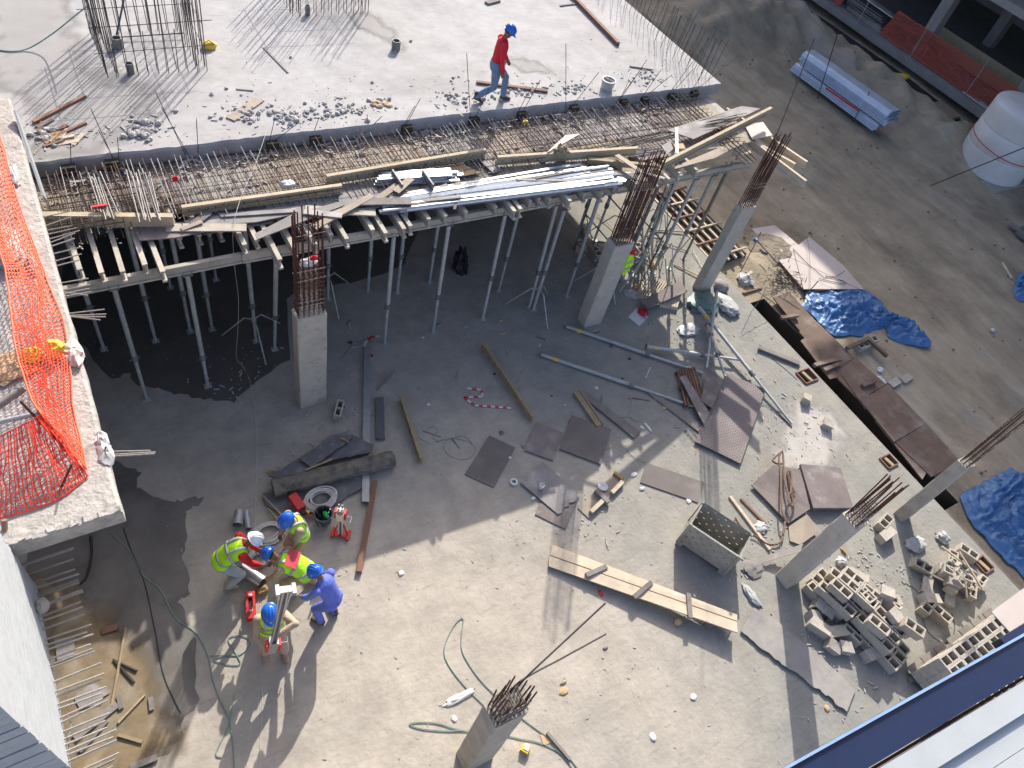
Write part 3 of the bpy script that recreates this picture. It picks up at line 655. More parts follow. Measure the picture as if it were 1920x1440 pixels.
for y in (12.45, 12.3, 12.05, 11.8, 11.6, 11.45, 11.3, 11.15, 11.05):
    stick('bar', (-.48, y, DZ+.22+rr.uniform(-.05, .03)), (1.0+rr.uniform(-.2, .2), y+rr.uniform(-.04, .04), DZ+.22), .009, 'rebar', bm, 5)
for x in frange(-.3, .9, .15):
    mb = MB(); mb.tube([(x, 12.5, DZ+.25), (x, 11.0, DZ+.24), (x, 11.0, DZ+.05), (x, 12.5, DZ+.05)], .006, 5, closed=True); mb.build('link', 'rebar', bm)
# beam cage at the right end of the deck
bm = thing('beam_cage', 'dark trough of dense bars running beside the slab corner', 'rebar', (14.2, 12.0, DZ))
for k in range(8):
    x = 14.15+.05*k; stick('bar', (x, 12.9, DZ+.05+.07*(k % 3)), (x+.05, 9.75, DZ+.02+.07*(k % 3)), .008, 'rebar_dark', bm, 5)
for y in frange(10.0, 12.6, .16):
    mb = MB(); mb.tube([(14.1, y, DZ+.03), (14.55, y, DZ+.03), (14.55, y+.01, DZ+.25), (14.1, y, DZ+.25)], .006, 5, closed=True); mb.build('link', 'rebar_dark', bm)
# bundles of grey bars lying across the mat
for (a, b, n, sp, lab) in (((262, 335), (285, 410), 9, .035, 'bundle of dull grey bars tied with a red band across the mat'), ((265, 322), (283, 402), 0, 0, ''), ((268, 330), (282, 405), 0, 0, '')):
    if not n: continue
def bundle(c0, c1, n, wdt, z, lab, r=.012):
    A, B = G(*c0, z), G(*c1, z); t = thing('bar_bundle', lab, 'rebar', (A+B)/2-Vector((0, 0, .05)))
    for k in range(n):
        o = Vector((wdt*(k/(n-1)-.5)+RND.uniform(-.02, .02), RND.uniform(-.12, .12), RND.uniform(-.01, .05))); o2 = Vector((o.x+RND.uniform(-.05, .05), RND.uniform(-.12, .12), o.z))
        stick('bar', A+o, B+o2, r, 'prop_dark', t, 6)
    return t
t = bundle((258, 325), (280, 408), 12, .35, DZ+.26, 'wide bundle of grey tubes lying across the reinforcement mat')
t = bundle((178, 330), (205, 408), 7, .16, DZ+.26, 'narrow bundle of grey bars tied with a red band')
MB().box(G(187, 386, DZ+.33), (.24, .05, .03)).build('red_band', 'red', t)
# upright bars at the slab edge
st = thing('edge_starter_bars', 'thin upright bars standing in pockets along the poured slab edge', 'rebar', (7, SY, SZ-.2))
for (a, b) in (((212, 292), (170, 203)), ((218, 302), (185, 245)), ((220, 292), (220, 257)), ((345, 277), (290, 169)), ((350, 277), (302, 200)), ((368, 272), (368, 223)), ((130, 305), (132, 268)), ((505, 265), (515, 222)), ((506, 264), (560, 230)), ((585, 254), (598, 220)), ((680, 235), (716, 218)), ((690, 235), (688, 214)), ((765, 240), (788, 185)), ((760, 240), (778, 198)), ((888, 222), (875, 100)), ((895, 222), (918, 165)), ((975, 212), (995, 165)), ((985, 212), (1013, 150)), ((1067, 200), (1061, 82)), ((1075, 199), (1123, 135)), ((1165, 188), (1213, 112)), ((1165, 188), (1180, 150)), ((1205, 182), (1240, 130)), ((1207, 182), (1260, 140)), ((1255, 176), (1318, 90)), ((1258, 175), (1300, 130)), ((1295, 168), (1330, 115)), ((1297, 168), (1385, 105)), ((1160, 187), (1205, 125))):
    p = G(*a, SZ-.05); p.y = SY-.02; stick('bar', p-Vector((0, 0, .12)), GV(*b, y=SY-.02+RND.uniform(-.1, .15)), .007, 'rebar_dark', st, 5)
pk = thing('edge_pockets', 'small dark form boxes let into the poured slab edge', 'formwork', (7, SY, SZ-.3))
for u, v in ((130, 316), (210, 305), (510, 270), (590, 258), (765, 243), (888, 224), (978, 214), (1075, 201), (1168, 190), (1206, 184), (1256, 177), (1296, 170)):
    p = G(u, v, SZ-.15); MB().box((p.x, SY-.04, SZ-.16), (.22, .14, .14)).build('box', 'pit', pk)
# starter cages standing on the slab
def cage(label, x0, x1, y0, y1, h, nx, ny):
    t = thing('starter_cage', label, 'rebar', ((x0+x1)/2, (y0+y1)/2, SZ))
    def b(x, y, hh): stick('bar', (x, y, SZ-.02), (x+RND.uniform(-.05, .05), y+RND.uniform(-.05, .05), SZ+hh+RND.uniform(-.1, .12)), .008, 'rebar_dark', t, 5)
    for dy in (0, .16):
        for x in frange(x0, x1, (x1-x0)/nx): b(x, y0+dy, h*RND.choice([.55, 1, 1])); b(x, y1-dy, h)
    for dx in (0, .16):
        for y in frange(y0, y1, (y1-y0)/ny): b(x0+dx, y, h*1.1); b(x1-dx, y, h*1.1)
    for z in (.5, 1.0):
        for y in (y0, y1): stick('tie_bar', (x0-.15, y-.01, SZ+z), (x1+.2, y-.01, SZ+z+.05), .007, 'rebar_dark', t, 5)
        for x in (x0, x1): stick('tie_bar', (x-.01, y0-.1, SZ+z+.02), (x-.01, y1+.1, SZ+z), .007, 'rebar_dark', t, 5)
    return t
t = cage('large square cage of dark upright starter bars standing on the white slab', 1.2, 3.08, 15.2, 16.95, 1.55, 10, 8)
stick('brace_bar', G(214, 88, SZ), GV(232, 0, y=17.2), .02, 'blue_paint', t, 6); stick('brace_bar', GV(222, 70, y=16.6), GV(345, 62, y=16.6), .012, 'blue_paint', t, 6)
cage('second starter bar cage further back on the white slab', 5.6, 7.5, 17.3, 19.0, 1.5, 10, 8)
t = thing('starter_bar_row', 'row of thin starter bars along the slab side above the track', 'rebar', (15.5, 16, SZ))
for y in frange(12.95, 22, .17): stick('bar', (15.45+RND.uniform(-.04, .04), y, SZ-.02), (15.5+RND.uniform(-.1, .1), y+RND.uniform(-.08, .08), SZ+1.0+RND.uniform(-.15, .2)), .007, 'rebar_dark', t, 5)
for y in frange(12.95, 15.0, .3): stick('bar', (15.1, y, SZ-.02), (15.2+RND.uniform(-.1, .1), y+RND.uniform(-.08, .08), SZ+1.05), .007, 'rebar_dark', t, 5)
# ================================================================== LOOSE THINGS ON THE FLOOR
def crumple(name, c, r, m, label, cat, seed=0, rough=.3, freq=2.2, group=None, nu=18, nv=12, flat=.0, parent=None):
    mb = MB(); mb.ell((0, 0, 0), 1, 1, 1, nu=nu, nv=nv); c = Vector(c); out = []
    for p in mb.v:
        k = 1+rough*noise.noise(p*freq+Vector((seed*7.1, seed*3.3, 0)))+rough*.6*noise.noise(p*freq*2.7+Vector((seed, 0, seed*5)))
        q = Vector((p.x*r[0]*k, p.y*r[1]*k, p.z*r[2]*k)); q.z = max(q.z, -r[2]*.55)
        out.append(c+q+Vector((0, 0, r[2]*.55)))
    mb.v = out; mb.sm = [False]*len(mb.f) if flat else mb.sm
    return mb.build(name, m, parent, label=label, cat=cat, group=group)
def beam_px(a, b, za, zb, w, h, m, name, label, cat, group=None):
    p, q = G(*a, za), G(*b, zb); p.z += h/2; q.z += h/2
    return MB().bar(p, q, w, h).jit(.004).build(name, m, label=label, cat=cat, group=group)
def hbeam_px(a, b, z, m, label, group=None, h=.2, w=.08, flat=False):
    p, q = G(*a, z), G(*b, z); p.z += h/2; q.z += h/2
    if not flat: return hbeam(p, q, 'timber_beam', label, 'beam', group, m, h, w)
    t = thing('timber_beam', label, 'beam', (p+q)/2-Vector((0, 0, h/2)), group); d = (q-p).normalized(); sd = Vector((d.y, -d.x, 0))
    p.z -= h/2-w/2; q.z -= h/2-w/2
    for s in (-1, 1): MB().bar(p+sd*s*(h/2-.02), q+sd*s*(h/2-.02), .04, w).build('flange', m, t)
    MB().bar(p, q, h-.075, .03).build('web', m, t)
    return t
# plywood on the floor
sheet([(917, 817), (966, 840), (926, 915), (871, 890)], .005, .018, 'ply_pattern', 'plywood_sheet', 'dark patterned plywood sheet lying alone beside the green hose coil', 'plywood')
sheet([(1005, 791), (1055, 812), (1037, 864), (983, 845)], .02, .018, 'ply_brown', 'plywood_sheet', 'small square brown plywood sheet touching the end of the long timber beam', 'plywood')
sheet([(1073, 779), (1146, 806), (1126, 871), (1048, 842)], .025, .018, 'ply_pattern', 'plywood_sheet', 'patterned plywood sheet overlapping a frame beside the square brown one', 'plywood')
sheet([(1010, 945), (1085, 935), (1060, 993), (1003, 965)], .005, .018, 'ply_brown', 'plywood_sheet', 'brown plywood piece tucked under the splintered grey sheet', 'plywood')
sheet([(1017, 866), (1087, 930), (1046, 965), (975, 905)], .03, .02, 'ply_grey', 'plywood_sheet', 'grey weathered plywood sheet with a splintered broken corner', 'plywood', ragged=[1])
sheet([(1148, 890), (1172, 903), (1104, 973), (1083, 953)], .005, .018, 'ply_light', 'plywood_sheet', 'small light plywood board with offcuts of timber lying on it', 'plywood')
beam_px((1166, 905), (1146, 926), .03, .03, .09, .07, 'timber_pale', 'timber_offcut', 'short pale timber offcut at the end of the small light board', 'timber')
beam_px((1132, 938), (1107, 962), .03, .03, .09, .07, 'timber_pale', 'timber_offcut', 'short pale timber offcut along the corner of the small light board', 'timber')
beam_px((1116, 921), (1139, 945), .03, .03, .1, .09, 'timber_grey', 'timber_offcut', 'brown timber offcut lying across the small light board', 'timber')
beam_px((1150, 888), (1166, 900), .01, .01, .07, .07, 'timber_orange', 'timber_offcut', 'orange timber offcut at the tip of the small light board', 'timber')
sheet([(1211, 868), (1320, 905), (1308, 943), (1200, 905)], .005, .02, 'ply_pattern', 'plywood_sheet', 'long reddish plywood sheet lying flat behind the steel bin', 'plywood')
sheet([(1361, 700), (1435, 731), (1388, 870), (1302, 828)], .06, .02, 'ply_print', 'plywood_sheet', 'large plywood sheet printed with a brick-like grid of lines', 'plywood', uv=True)
sheet([(1327, 689), (1355, 713), (1335, 766), (1313, 752)], .16, .02, 'ply_brown', 'plywood_sheet', 'small brown plywood piece leaning on the pallet beside the printed sheet', 'plywood', zz=[.2, .3, .16, .15])
sheet([(1274, 708), (1284, 705), (1330, 775), (1320, 799)], .2, .025, 'ply_brown', 'board', 'dark narrow board lying over the broken pallet', 'board', zz=[.2, .2, .1, .1])
sheet([(1083, 737), (1094, 733), (1200, 810), (1188, 822)], .02, .03, 'timber_grey', 'board', 'long grey board with a light timber beam beside it', 'board')
hbeam_px((1081, 737), (1124, 800), .0, 'timber', 'short yellowish timber beam beside the long grey board', flat=True)
sheet([(1214, 738), (1222, 733), (1324, 803), (1312, 813)], .01, .03, 'timber_grey', 'board', 'narrow grey board running under the lying prop to the printed sheet', 'board')
sheet([(1311, 803), (1319, 799), (1322, 812), (1314, 818)], .05, .02, 'card', 'timber_offcut', 'tiny square pale offcut on the end of the narrow grey board', 'timber')
sheet([(1110, 840), (1142, 822), (1148, 838), (1118, 855)], .004, .01, 'timber_grey', 'frame_offcut', 'thin dark frame piece poking out from the patterned plywood', 'timber')
def pallet(corners, z, label, n=8, m='timber_red'):
    P = [G(u, v, z) for u, v in corners]; t = thing('pallet', label, 'pallet', (P[0]+P[2])/2)
    for k in range(n):
        f = (k+.5)/n; a = P[0].lerp(P[1], f); b = P[3].lerp(P[2], f); MB().bar(a+Vector((0, 0, .11)), b+Vector((0, 0, .11)), (P[1]-P[0]).length/n*.62, .02).jit(.004).build('slat', m, t)
    for f in (.05, .5, .95):
        a = P[0].lerp(P[3], f); b = P[1].lerp(P[2], f); MB().bar(a+Vector((0, 0, .05)), b+Vector((0, 0, .05)), .07, .09).build('runner', m, t)
    return t
pallet([(1265, 700), (1300, 692), (1322, 760), (1280, 765)], 0, 'broken reddish pallet lying under the dark narrow board')
pallet([(1212, 519), (1250, 536), (1222, 578), (1190, 555)], 0, 'slatted wooden pallet standing in sun behind the vest column', 9, 'timber_pale')
pallet([(1240, 560), (1275, 555), (1268, 582), (1235, 575)], 0, 'small slatted pallet beside the green netting heap', 7, 'timber_pale')
sheet([(1200, 565), (1275, 528), (1288, 548), (1215, 578)], .2, .03, 'ply_brown', 'board', 'brown shuttering panel lying across the slatted pallets', 'board')
# beams and studs
hbeam_px((904, 652), (996, 790), .0, 'timber', 'long yellow brown timber beam lying alone on the shaded floor')
hbeam_px((751, 752), (789, 868), .0, 'timber', 'short yellow brown timber beam with a grey painted end')
def channel(a, b, z, w, h, m, name, label, cat, group=None, parent=None):
    p, q = G(*a, z), G(*b, z); t = thing(name, label, cat, (p+q)/2, group) if parent is None else parent
    d = (q-p).normalized(); sd = Vector((d.y, -d.x, 0))
    MB().bar(p+Vector((0, 0, h)), q+Vector((0, 0, h)), w, .006).build('web', m, t)
    for s in (-1, 1): MB().bar(p+sd*s*w/2+Vector((0, 0, h/2)), q+sd*s*w/2+Vector((0, 0, h/2)), .006, h).build('flange', m, t)
    return t
channel((688, 655), (685, 945), .0, .13, .09, 'galv_dull', 'steel_stud', 'long pale steel channel passing under the muddy concrete beam', 'steel channel')
channel((711, 748), (713, 826), .0, .17, .07, 'dark_slab', 'steel_stud', 'dark short channel lying beside the long pale steel channel', 'steel channel')
beam_px((703, 905), (673, 1075), .0, .0, .10, .09, 'timber_red', 'timber', 'long reddish timber beside the standing drill rig', 'timber')
beam_px((706, 732), (740, 692), .0, .1, .04, .04, 'timber_grey', 'stick', 'thin stick lying near the striped tape by the tripod prop', 'stick')
# broken concrete heap
def slabpiece(px, z, th, m, name, label, jit=.02, zz=None):
    P = [G(u, v, zz[i] if zz else z) for i, (u, v) in enumerate(px)]
    Q = []; rr = random.Random(int(px[0][0]*3+px[0][1]))
    for i, p in enumerate(P):
        q = P[(i+1) % len(P)]; n = max(2, int((q-p).length/.12))
        for k in range(n): Q.append(p.lerp(q, k/n)+Vector((rr.uniform(-jit, jit), rr.uniform(-jit, jit), 0)))
    return MB().prism(Q, th).build(name, m, label=label, cat='concrete')
slabpiece([(490, 928), (560, 915), (680, 890), (686, 912), (618, 953), (537, 967), (500, 950)], .02, .05, 'dark_slab', 'broken_slab', 'flat dark broken concrete plate carrying the cable coil')
slabpiece([(505, 893), (560, 862), (648, 812), (702, 838), (690, 852), (610, 868), (530, 905)], .12, .05, 'dark_slab', 'broken_slab', 'dark broken concrete plate lying behind the muddy beam')
slabpiece([(560, 862), (618, 820), (655, 808), (660, 822), (585, 880)], .19, .04, 'dark_slab', 'broken_slab', 'thin grey strip of broken concrete on top of the dark plate')
mb = MB(); A, B = G(512, 918, .12), G(738, 862, .12); n = 16; d = (B-A).normalized(); sd = Vector((d.y, -d.x, 0))
for k in range(n+1):
    c = A.lerp(B, k/n)+Vector((0, 0, .04)); w0 = .19-.03*(k/n); h0 = .17
    for a in range(8):
        t_ = 2*math.pi*a/8+.4; r = 1+.18*noise.noise(Vector((k*.9, a*.8, 3))); mb.v.append(c+sd*math.cos(t_)*w0*r+Vector((0, 0, math.sin(t_)*h0*r)))
for k in range(n):
    for a in range(8): mb.f.append((k*8+a, k*8+(a+1) % 8, k*8+8+(a+1) % 8, k*8+8+a)); mb.sm.append(False)
mb.f += [tuple(range(8)), tuple(n*8+a for a in range(8))]; mb.sm += [False]*2
mb.build('broken_beam', 'muddy_slab', label='heavy muddy broken concrete beam lying across the dark plates', cat='concrete')
for i, (a, b, lb) in enumerate((((500, 885), (518, 884), 'orange wood chip beside the muddy beam end'), ((493, 930), (537, 975), 'splintered wood strip along the dark plate corner'), ((572, 883), (622, 862), 'thin pale lath on the dark concrete plate'), ((638, 822), (655, 830), 'bright wood splinter on the upper dark plate'), ((503, 955), (530, 985), 'thin splinter of wood beside the vest worker'))):
    beam_px(a, b, .05 if i != 2 and i != 3 else .24, .05 if i != 2 and i != 3 else .22, .035, .03, 'timber_orange' if i in (0, 3) else 'timber', 'wood_splinter', lb, 'wood')
# coils, cables, hoses
def coil(c, r, n, m, name, label, cat, seed=0, rad=.008, flat=.06, sq=.75):
    rr = random.Random(seed); mb = MB(); pts = []
    ox = oy = 0
    for k in range(n*18):
        a = 2*math.pi*k/18
        if k % 18 == 0: ox, oy, R = rr.uniform(-.35, .35)*r*.35, rr.uniform(-.3, .3)*r*.35, r*rr.uniform(.6, 1.0)
        pts.append(Vector(c)+Vector((math.cos(a)*R+ox, math.sin(a)*R*sq+oy, rad+flat*(k/(n*18))+rr.uniform(0, .01))))
    mb.tube(smooth_path(pts[::2], 3), rad, 5); return mb.build(name, m, label=label, cat=cat)
coil(G(602, 938, .08), .33, 16, 'cable', 'cable_coil', 'big loose coil of pale cable on the dark concrete plate', 'cable', 3, .009)
coil(G(584, 962, .04), .14, 7, 'cable_red', 'cable_coil', 'small coil of red cable beside the red power tool', 'cable', 5, .007)
coil(G(505, 1000, .01), .3, 5, 'cable', 'hose_coil', 'thick pale hose loops beside the white helmet', 'hose', 8, .016)
coil(G(484, 1050, .02), .22, 14, 'cable', 'cable_coil', 'tangled pale cable between the two bending workers', 'cable', 9, .009)
def hose(px, z, r, m, name, label, cat='hose', zs_=None, sub=6, wob=0):
    P = [G(u, v, zs_[i] if zs_ else z) for i, (u, v) in enumerate(px)]
    P = smooth_path(P, sub); return MB().tube(P, r*.62, 6).build(name, m, label=label, cat=cat)
hose([(206, 996), (225, 1015), (245, 1035), (268, 1078), (300, 1105), (318, 1140), (335, 1165), (365, 1185), (388, 1225), (398, 1270), (412, 1310), (428, 1345), (436, 1390), (440, 1450)], .012, .014, 'hose', 'hose', 'long green hose winding from the raised slab past the wet mud')
hose([(395, 1230), (415, 1228), (448, 1228), (468, 1210), (462, 1195), (440, 1192), (428, 1200), (440, 1222), (450, 1245), (420, 1245), (400, 1235), (440, 1228)], .014, .012, 'hose', 'hose', 'green hose loop on the sunlit floor beside the drilling crew')
hose([(415, 1420), (405, 1412), (428, 1360), (440, 1300)], .012, .012, 'hose', 'hose', 'short bent end of green hose lying at the wet edge')
hose([(818, 828), (850, 822), (885, 832), (890, 850), (870, 862), (845, 855), (832, 840), (838, 826), (870, 818), (888, 835)], .01, .008, 'hose', 'hose', 'thin green hose coil beside the patterned plywood')
hose([(800, 805), (812, 800), (822, 808), (812, 818), (822, 830)], .01, .008, 'hose', 'hose', 'short curl of green hose beside the coil')
hose([(910, 1325), (870, 1285), (840, 1245), (833, 1215), (850, 1175), (868, 1160), (865, 1195), (868, 1225), (895, 1268), (930, 1305), (970, 1340), (1010, 1370), (1050, 1400), (1090, 1450)], .014, .013, 'hose', 'hose', 'green hose loop rising from behind the bushy bar column')
hose([(870, 1370), (830, 1370), (790, 1366), (768, 1358), (785, 1354), (820, 1356), (870, 1370), (930, 1375), (975, 1385), (1010, 1392), (1050, 1412), (1080, 1450)], .016, .013, 'hose', 'hose', 'double green hose running past the foot of the bushy bar column')
hose([(170, 1005), (172, 1040), (163, 1080), (150, 1095)], .02, .035, 'hose_black', 'pipe', 'thick dark drain pipe curving in the shade under the raised slab', 'pipe')
hose([(232, 990), (245, 1030), (270, 1090), (290, 1180), (305, 1260), (325, 1310), (338, 1336)], .012, .014, 'hose_black', 'cable', 'dark cable lying along the damp stain', 'cable')
hose([(500, 245), (478, 310), (452, 370), (437, 430), (440, 500), (447, 560), (446, 620), (443, 670), (458, 690), (470, 720), (478, 770), (482, 830), (480, 900), (478, 965)], 0, .006, 'cable', 'cable', 'thin white cable hanging from the deck down to the floor', 'cable', zs_=[4.1, 3.95, 3.8, 3.6, 2.6, 1.6, .8, .1, .01, .01, .01, .01, .01, .01])
hose([(478, 965), (484, 1100), (486, 1200), (492, 1300), (488, 1400), (490, 1460)], .01, .005, 'cable', 'cable', 'thin pale cable crossing the sunlit floor under the crew', 'cable')
hose([(1172, 835), (1180, 850), (1195, 862), (1210, 868)], .01, .006, 'hose_black', 'wire', 'dark wire curl in front of the reddish plywood', 'wire')
hose([(1158, 781), (1175, 782), (1182, 770), (1184, 755), (1178, 745)], .01, .008, 'hose', 'rope', 'green rope scrap near the white paper', 'rope')
hose([(1180, 782), (1192, 790), (1200, 790)], .01, .008, 'hose', 'rope', 'short green rope tail beside the white paper', 'rope')
hose([(1690, 1090), (1720, 1110), (1730, 1160), (1745, 1190), (1775, 1205), (1790, 1180), (1785, 1150)], .01, .009, 'hose_black', 'cable', 'dark cable loop between the two block heaps', 'cable')
hose([(1580, 1075), (1600, 1100), (1625, 1140), (1650, 1175), (1690, 1215)], .01, .01, 'rebar_rust', 'bar', 'rusty bar lying behind the block heap', 'rebar')
# red tool, bucket, drill stands
t = thing('power_tool', 'red and black power drill lying at the edge of the dark plate', 'tool', G(560, 945, .08))
p, q = G(548, 930, .15), G(566, 955, .15); MB().bar(p, q, .16, .14).build('body', 'red', t); MB().tube([p, p-(q-p).normalized()*.12], .05, 8).build('chuck', 'black', t); MB().bar(q, q+(q-p).normalized()*.12, .07, .06).build('handle', 'black', t)
MB().bar(G(566, 958, .1), G(580, 962, .1), .05, .06).build('grip', 'yellow', t)
bc = G(606, 978, 0); t = thing('bucket', 'dark plastic bucket filled with hand tools and a green bottle', 'bucket', bc)
MB().lathe(bc, [(0, .005), (.13, .005), (.16, .3), (.175, .3), (.175, .315), (.152, .315), (.145, .06), (0, .06)], 20).build('pail', 'bucket', t)
MB().tube([bc+Vector((.17, 0, .3)), bc+Vector((.2, .05, .2)), bc+Vector((.12, -.18, .16)), bc+Vector((-.1, -.2, .17)), bc+Vector((-.17, 0, .3))], .005, 5).build('handle', 'steel', t)
gb = bc+Vector((.04, -.03, .2)); ax = (Vector((1, 0, 0)), Vector((0, .6, .8)), Vector((0, -.8, .6)))
MB().ell(gb+Vector((0, 0, .08)), .05, .05, .14, ax).build('green_bottle', 'green', label='green plastic bottle lying on top of the tools in the bucket', cat='bottle')
for k in range(5): 
    a = k*1.3; MB().tube([bc+Vector((math.cos(a)*.06, math.sin(a)*.06, .07)), bc+Vector((math.cos(a)*.13, math.sin(a)*.13, .38+.03*k))], .012, 6).build('hand_tool', RND.choice(['steel', 'black', 'prop_dark']), label='hand tool standing in the dark bucket', cat='tool', group='hand tools in the bucket')
def drillstand(base, axis, up, L, label, side=None):
    """core drill stand: foot, toothed column, carriage, motor, handle"""
    axis = Vector(axis).normalized(); up = (Vector(up)-axis*Vector(up).dot(axis)).normalized(); sd = axis.cross(up); base = Vector(base)
    t = thing('drill_stand', label, 'drill stand', base); ax = (axis, sd, up)
    k_ = .62 if side else .85; f = MB(); f.box(base+axis*.02, (.03, .30*k_, .15*k_), ax); f.box(base+axis*.02+sd*.17*k_, (.05, .05, .24*k_), ax); f.box(base+axis*.02-sd*.17*k_, (.05, .05, .24*k_), ax); f.build('foot', 'prop' if side else 'red', t)
    for s in (-1, 1): MB().box(base+axis*L*.5+sd*s*.032, (L, .022, .07), ax).build('rail', 'steel' if side else 'cream', t)
    MB().box(base+axis*L*.5, (L*.98, .04, .03), ax).build('rack', 'prop_dark', t)
    c = base+axis*L*(.9 if side else .78)
    cr = MB(); cr.box(c+up*.01, (.2, .13, .13), ax); cr.build('carriage', 'steel' if side else 'cream', t)
    for s in (-1, 1): MB().box(c+sd*s*.085+axis*.05, (.2, .04, .11), ax).build('side_cover', 'red', t)
    MB().box(c+axis*(.2 if side else .14)+up*.02, (.16, .11, .10), ax).build('motor_plate', 'steel', t)
    for s in (-1, 1): MB().tube([c+sd*s*.03+axis*.25, c+sd*s*.03+axis*.33], .02, 8).build('bolt', 'prop_dark', t)
    MB().tube([c+sd*.1, c+sd*.2, c+sd*.2+up*.12], .009, 6).build('crank', 'steel', t)
    for s in (-1, 1): MB().bar(base+axis*.05+sd*s*.14*k_, base+axis*L*.45+sd*s*.04, .02, .03, up).build('brace', 'red' if not side else 'steel', t)
    return t
b0 = G(639, 1003, .0); drillstand(b0+Vector((0, 0, .02)), (.0, .06, 1), (-.6, -.8, 0), .85, 'red and cream drill stand standing upright on the floor beside the bucket')
# spirit level (red)
a, b = G(470, 1115, .0), G(472, 1165, .0); a.z = b.z = .07; t = thing('tool_case', 'bright red carrying frame lying on edge beside the drilling crew', 'tool', (a+b)/2-Vector((0, 0, .07)))
d = (b-a).normalized(); sd = Vector((d.y, -d.x, 0))
MB().bar(a, a.lerp(b, .22), .15, .14).build('end_block', 'red', t); MB().bar(a.lerp(b, .6), b, .15, .14).build('end_block', 'red', t)
for s in (-1, 1): MB().bar(a.lerp(b, .2)+sd*s*.055, a.lerp(b, .62)+sd*s*.055, .04, .14).build('side_rail', 'red', t)
MB().bar(a.lerp(b, .24), a.lerp(b, .58), .07, .06).build('insert', 'black', t)
for f in (.1, .68): MB().bar(a.lerp(b, f)+Vector((0, 0, .075)), a.lerp(b, f+.08)+Vector((0, 0, .075)), .06, .012).build('label_plate', 'paper', t)
# core bits and pipe at crew
def pipe(p, q, r, m, name, label, cat, hollow=True):
    p, q = Vector(p), Vector(q); d = (q-p).normalized(); u = d.orthogonal().normalized(); v = d.cross(u); L = (q-p).length
    return MB().lathe(p, [(r*.88, 0), (r, 0), (r, L), (r*.88, L), (r*.88, .02)] if hollow else [(0, 0), (r, 0), (r, L), (0, L)], 18, (u, v, d)).build(name, m, label=label, cat=cat)
p = G(446, 990, 0); pipe(p+Vector((0, 0, .12)), G(450, 965, 0)+Vector((0, 0, .12)), .09, 'galv_dull', 'core_bit', 'short dark steel core bit lying behind the bending white helmet worker', 'core bit')
pipe(G(467, 996, 0)+Vector((0, 0, .08)), G(462, 963, 0)+Vector((0, 0, .08)), .055, 'galv_dull', 'core_bit', 'thin steel core bit lying beside the short one', 'core bit')
pipe(G(493, 1092, .10), G(448, 1062, .10), .12, 'steel', 'core_bit', 'large shiny steel core barrel between the crew hands', 'core bit')
# props and pipes lying on the floor
def lying_prop(a, b, label, z=.05, r=.045, za=None, zb=None):
    p, q = G(*a, za if za is not None else z), G(*b, zb if zb is not None else z); t = thing('lying_prop', label, 'prop', (p+q)/2)
    MB().tube([p, p.lerp(q, .6)], r, 10).build('outer_tube', 'prop', t); MB().tube([p.lerp(q, .58), q], r*.72, 10).build('inner_tube', 'prop', t)
    MB().tube([p.lerp(q, .575), p.lerp(q, .61)], r*1.4, 10).build('collar', 'prop_dark', t); MB().tube([p.lerp(q, .08), p.lerp(q, .11)], r*1.05, 10).build('yellow_mark', 'yellow', t)
    d = (q-p).normalized(); MB().box(p-d*.006, (.012, .14, .14), (d, d.orthogonal().normalized(), d.cross(d.orthogonal().normalized()))).build('end_plate', 'prop_dark', t)
lying_prop((1015, 665), (1300, 762), 'long lying steel prop crossing to the dark narrow board')
lying_prop((1062, 612), (1318, 700), 'long lying steel prop starting at the foot of the vest column', z=.06)
lying_prop((1212, 650), (1388, 675), 'steel prop lying across the other two toward the sunny strip', z=.15)
lying_prop((1310, 575), (1485, 795), 'steel prop lying from the green netting to the sunny strip', z=.14, za=.3, zb=.05)
lying_prop((1326, 610), (1360, 706), 'short steel prop lying over the brown panel', z=.25)
lying_prop((1344, 545), (1325, 690), 'pale steel tube standing nearly upright by the plastic heap', z=.1, za=.5, zb=.08)
crumple('net_heap', G(1320, 570, 0), (.5, .35, .12), 'hose', 'dark green netting heaped at the foot of the corner column', 'netting', 3, .5)
crumple('plastic_heap', G(1360, 575, 0), (.28, .42, .12), 'white_plastic', 'crumpled clear plastic sheet beside the corner column', 'plastic', 5, .45)
crumple('plastic_sheet', G(1290, 620, 0), (.35, .2, .06), 'white_plastic', 'flattened white plastic bag beside the lying prop', 'plastic', 8, .5)
crumple('sack', G(1350, 540, 0), (.2, .22, .14), 'ply_grey', 'grey white sack standing behind the clear plastic', 'sack', 9, .2)
crumple('plastic_bag', G(1395, 527, GZ), (.25, .25, .12), 'white_plastic', 'torn white plastic bag on the soil beside the corner column', 'plastic', 11, .5)
sheet([(1178, 595), (1193, 578), (1216, 595), (1198, 612)], .006, .012, 'paper', 'paper_sack', 'white paper sack with red print lying near the lying props', 'sack')
crumple('red_rag', G(1205, 587, .02), (.13, .14, .05), 'red_cloth', 'red rag on the white paper sack', 'rag', 4, .4)
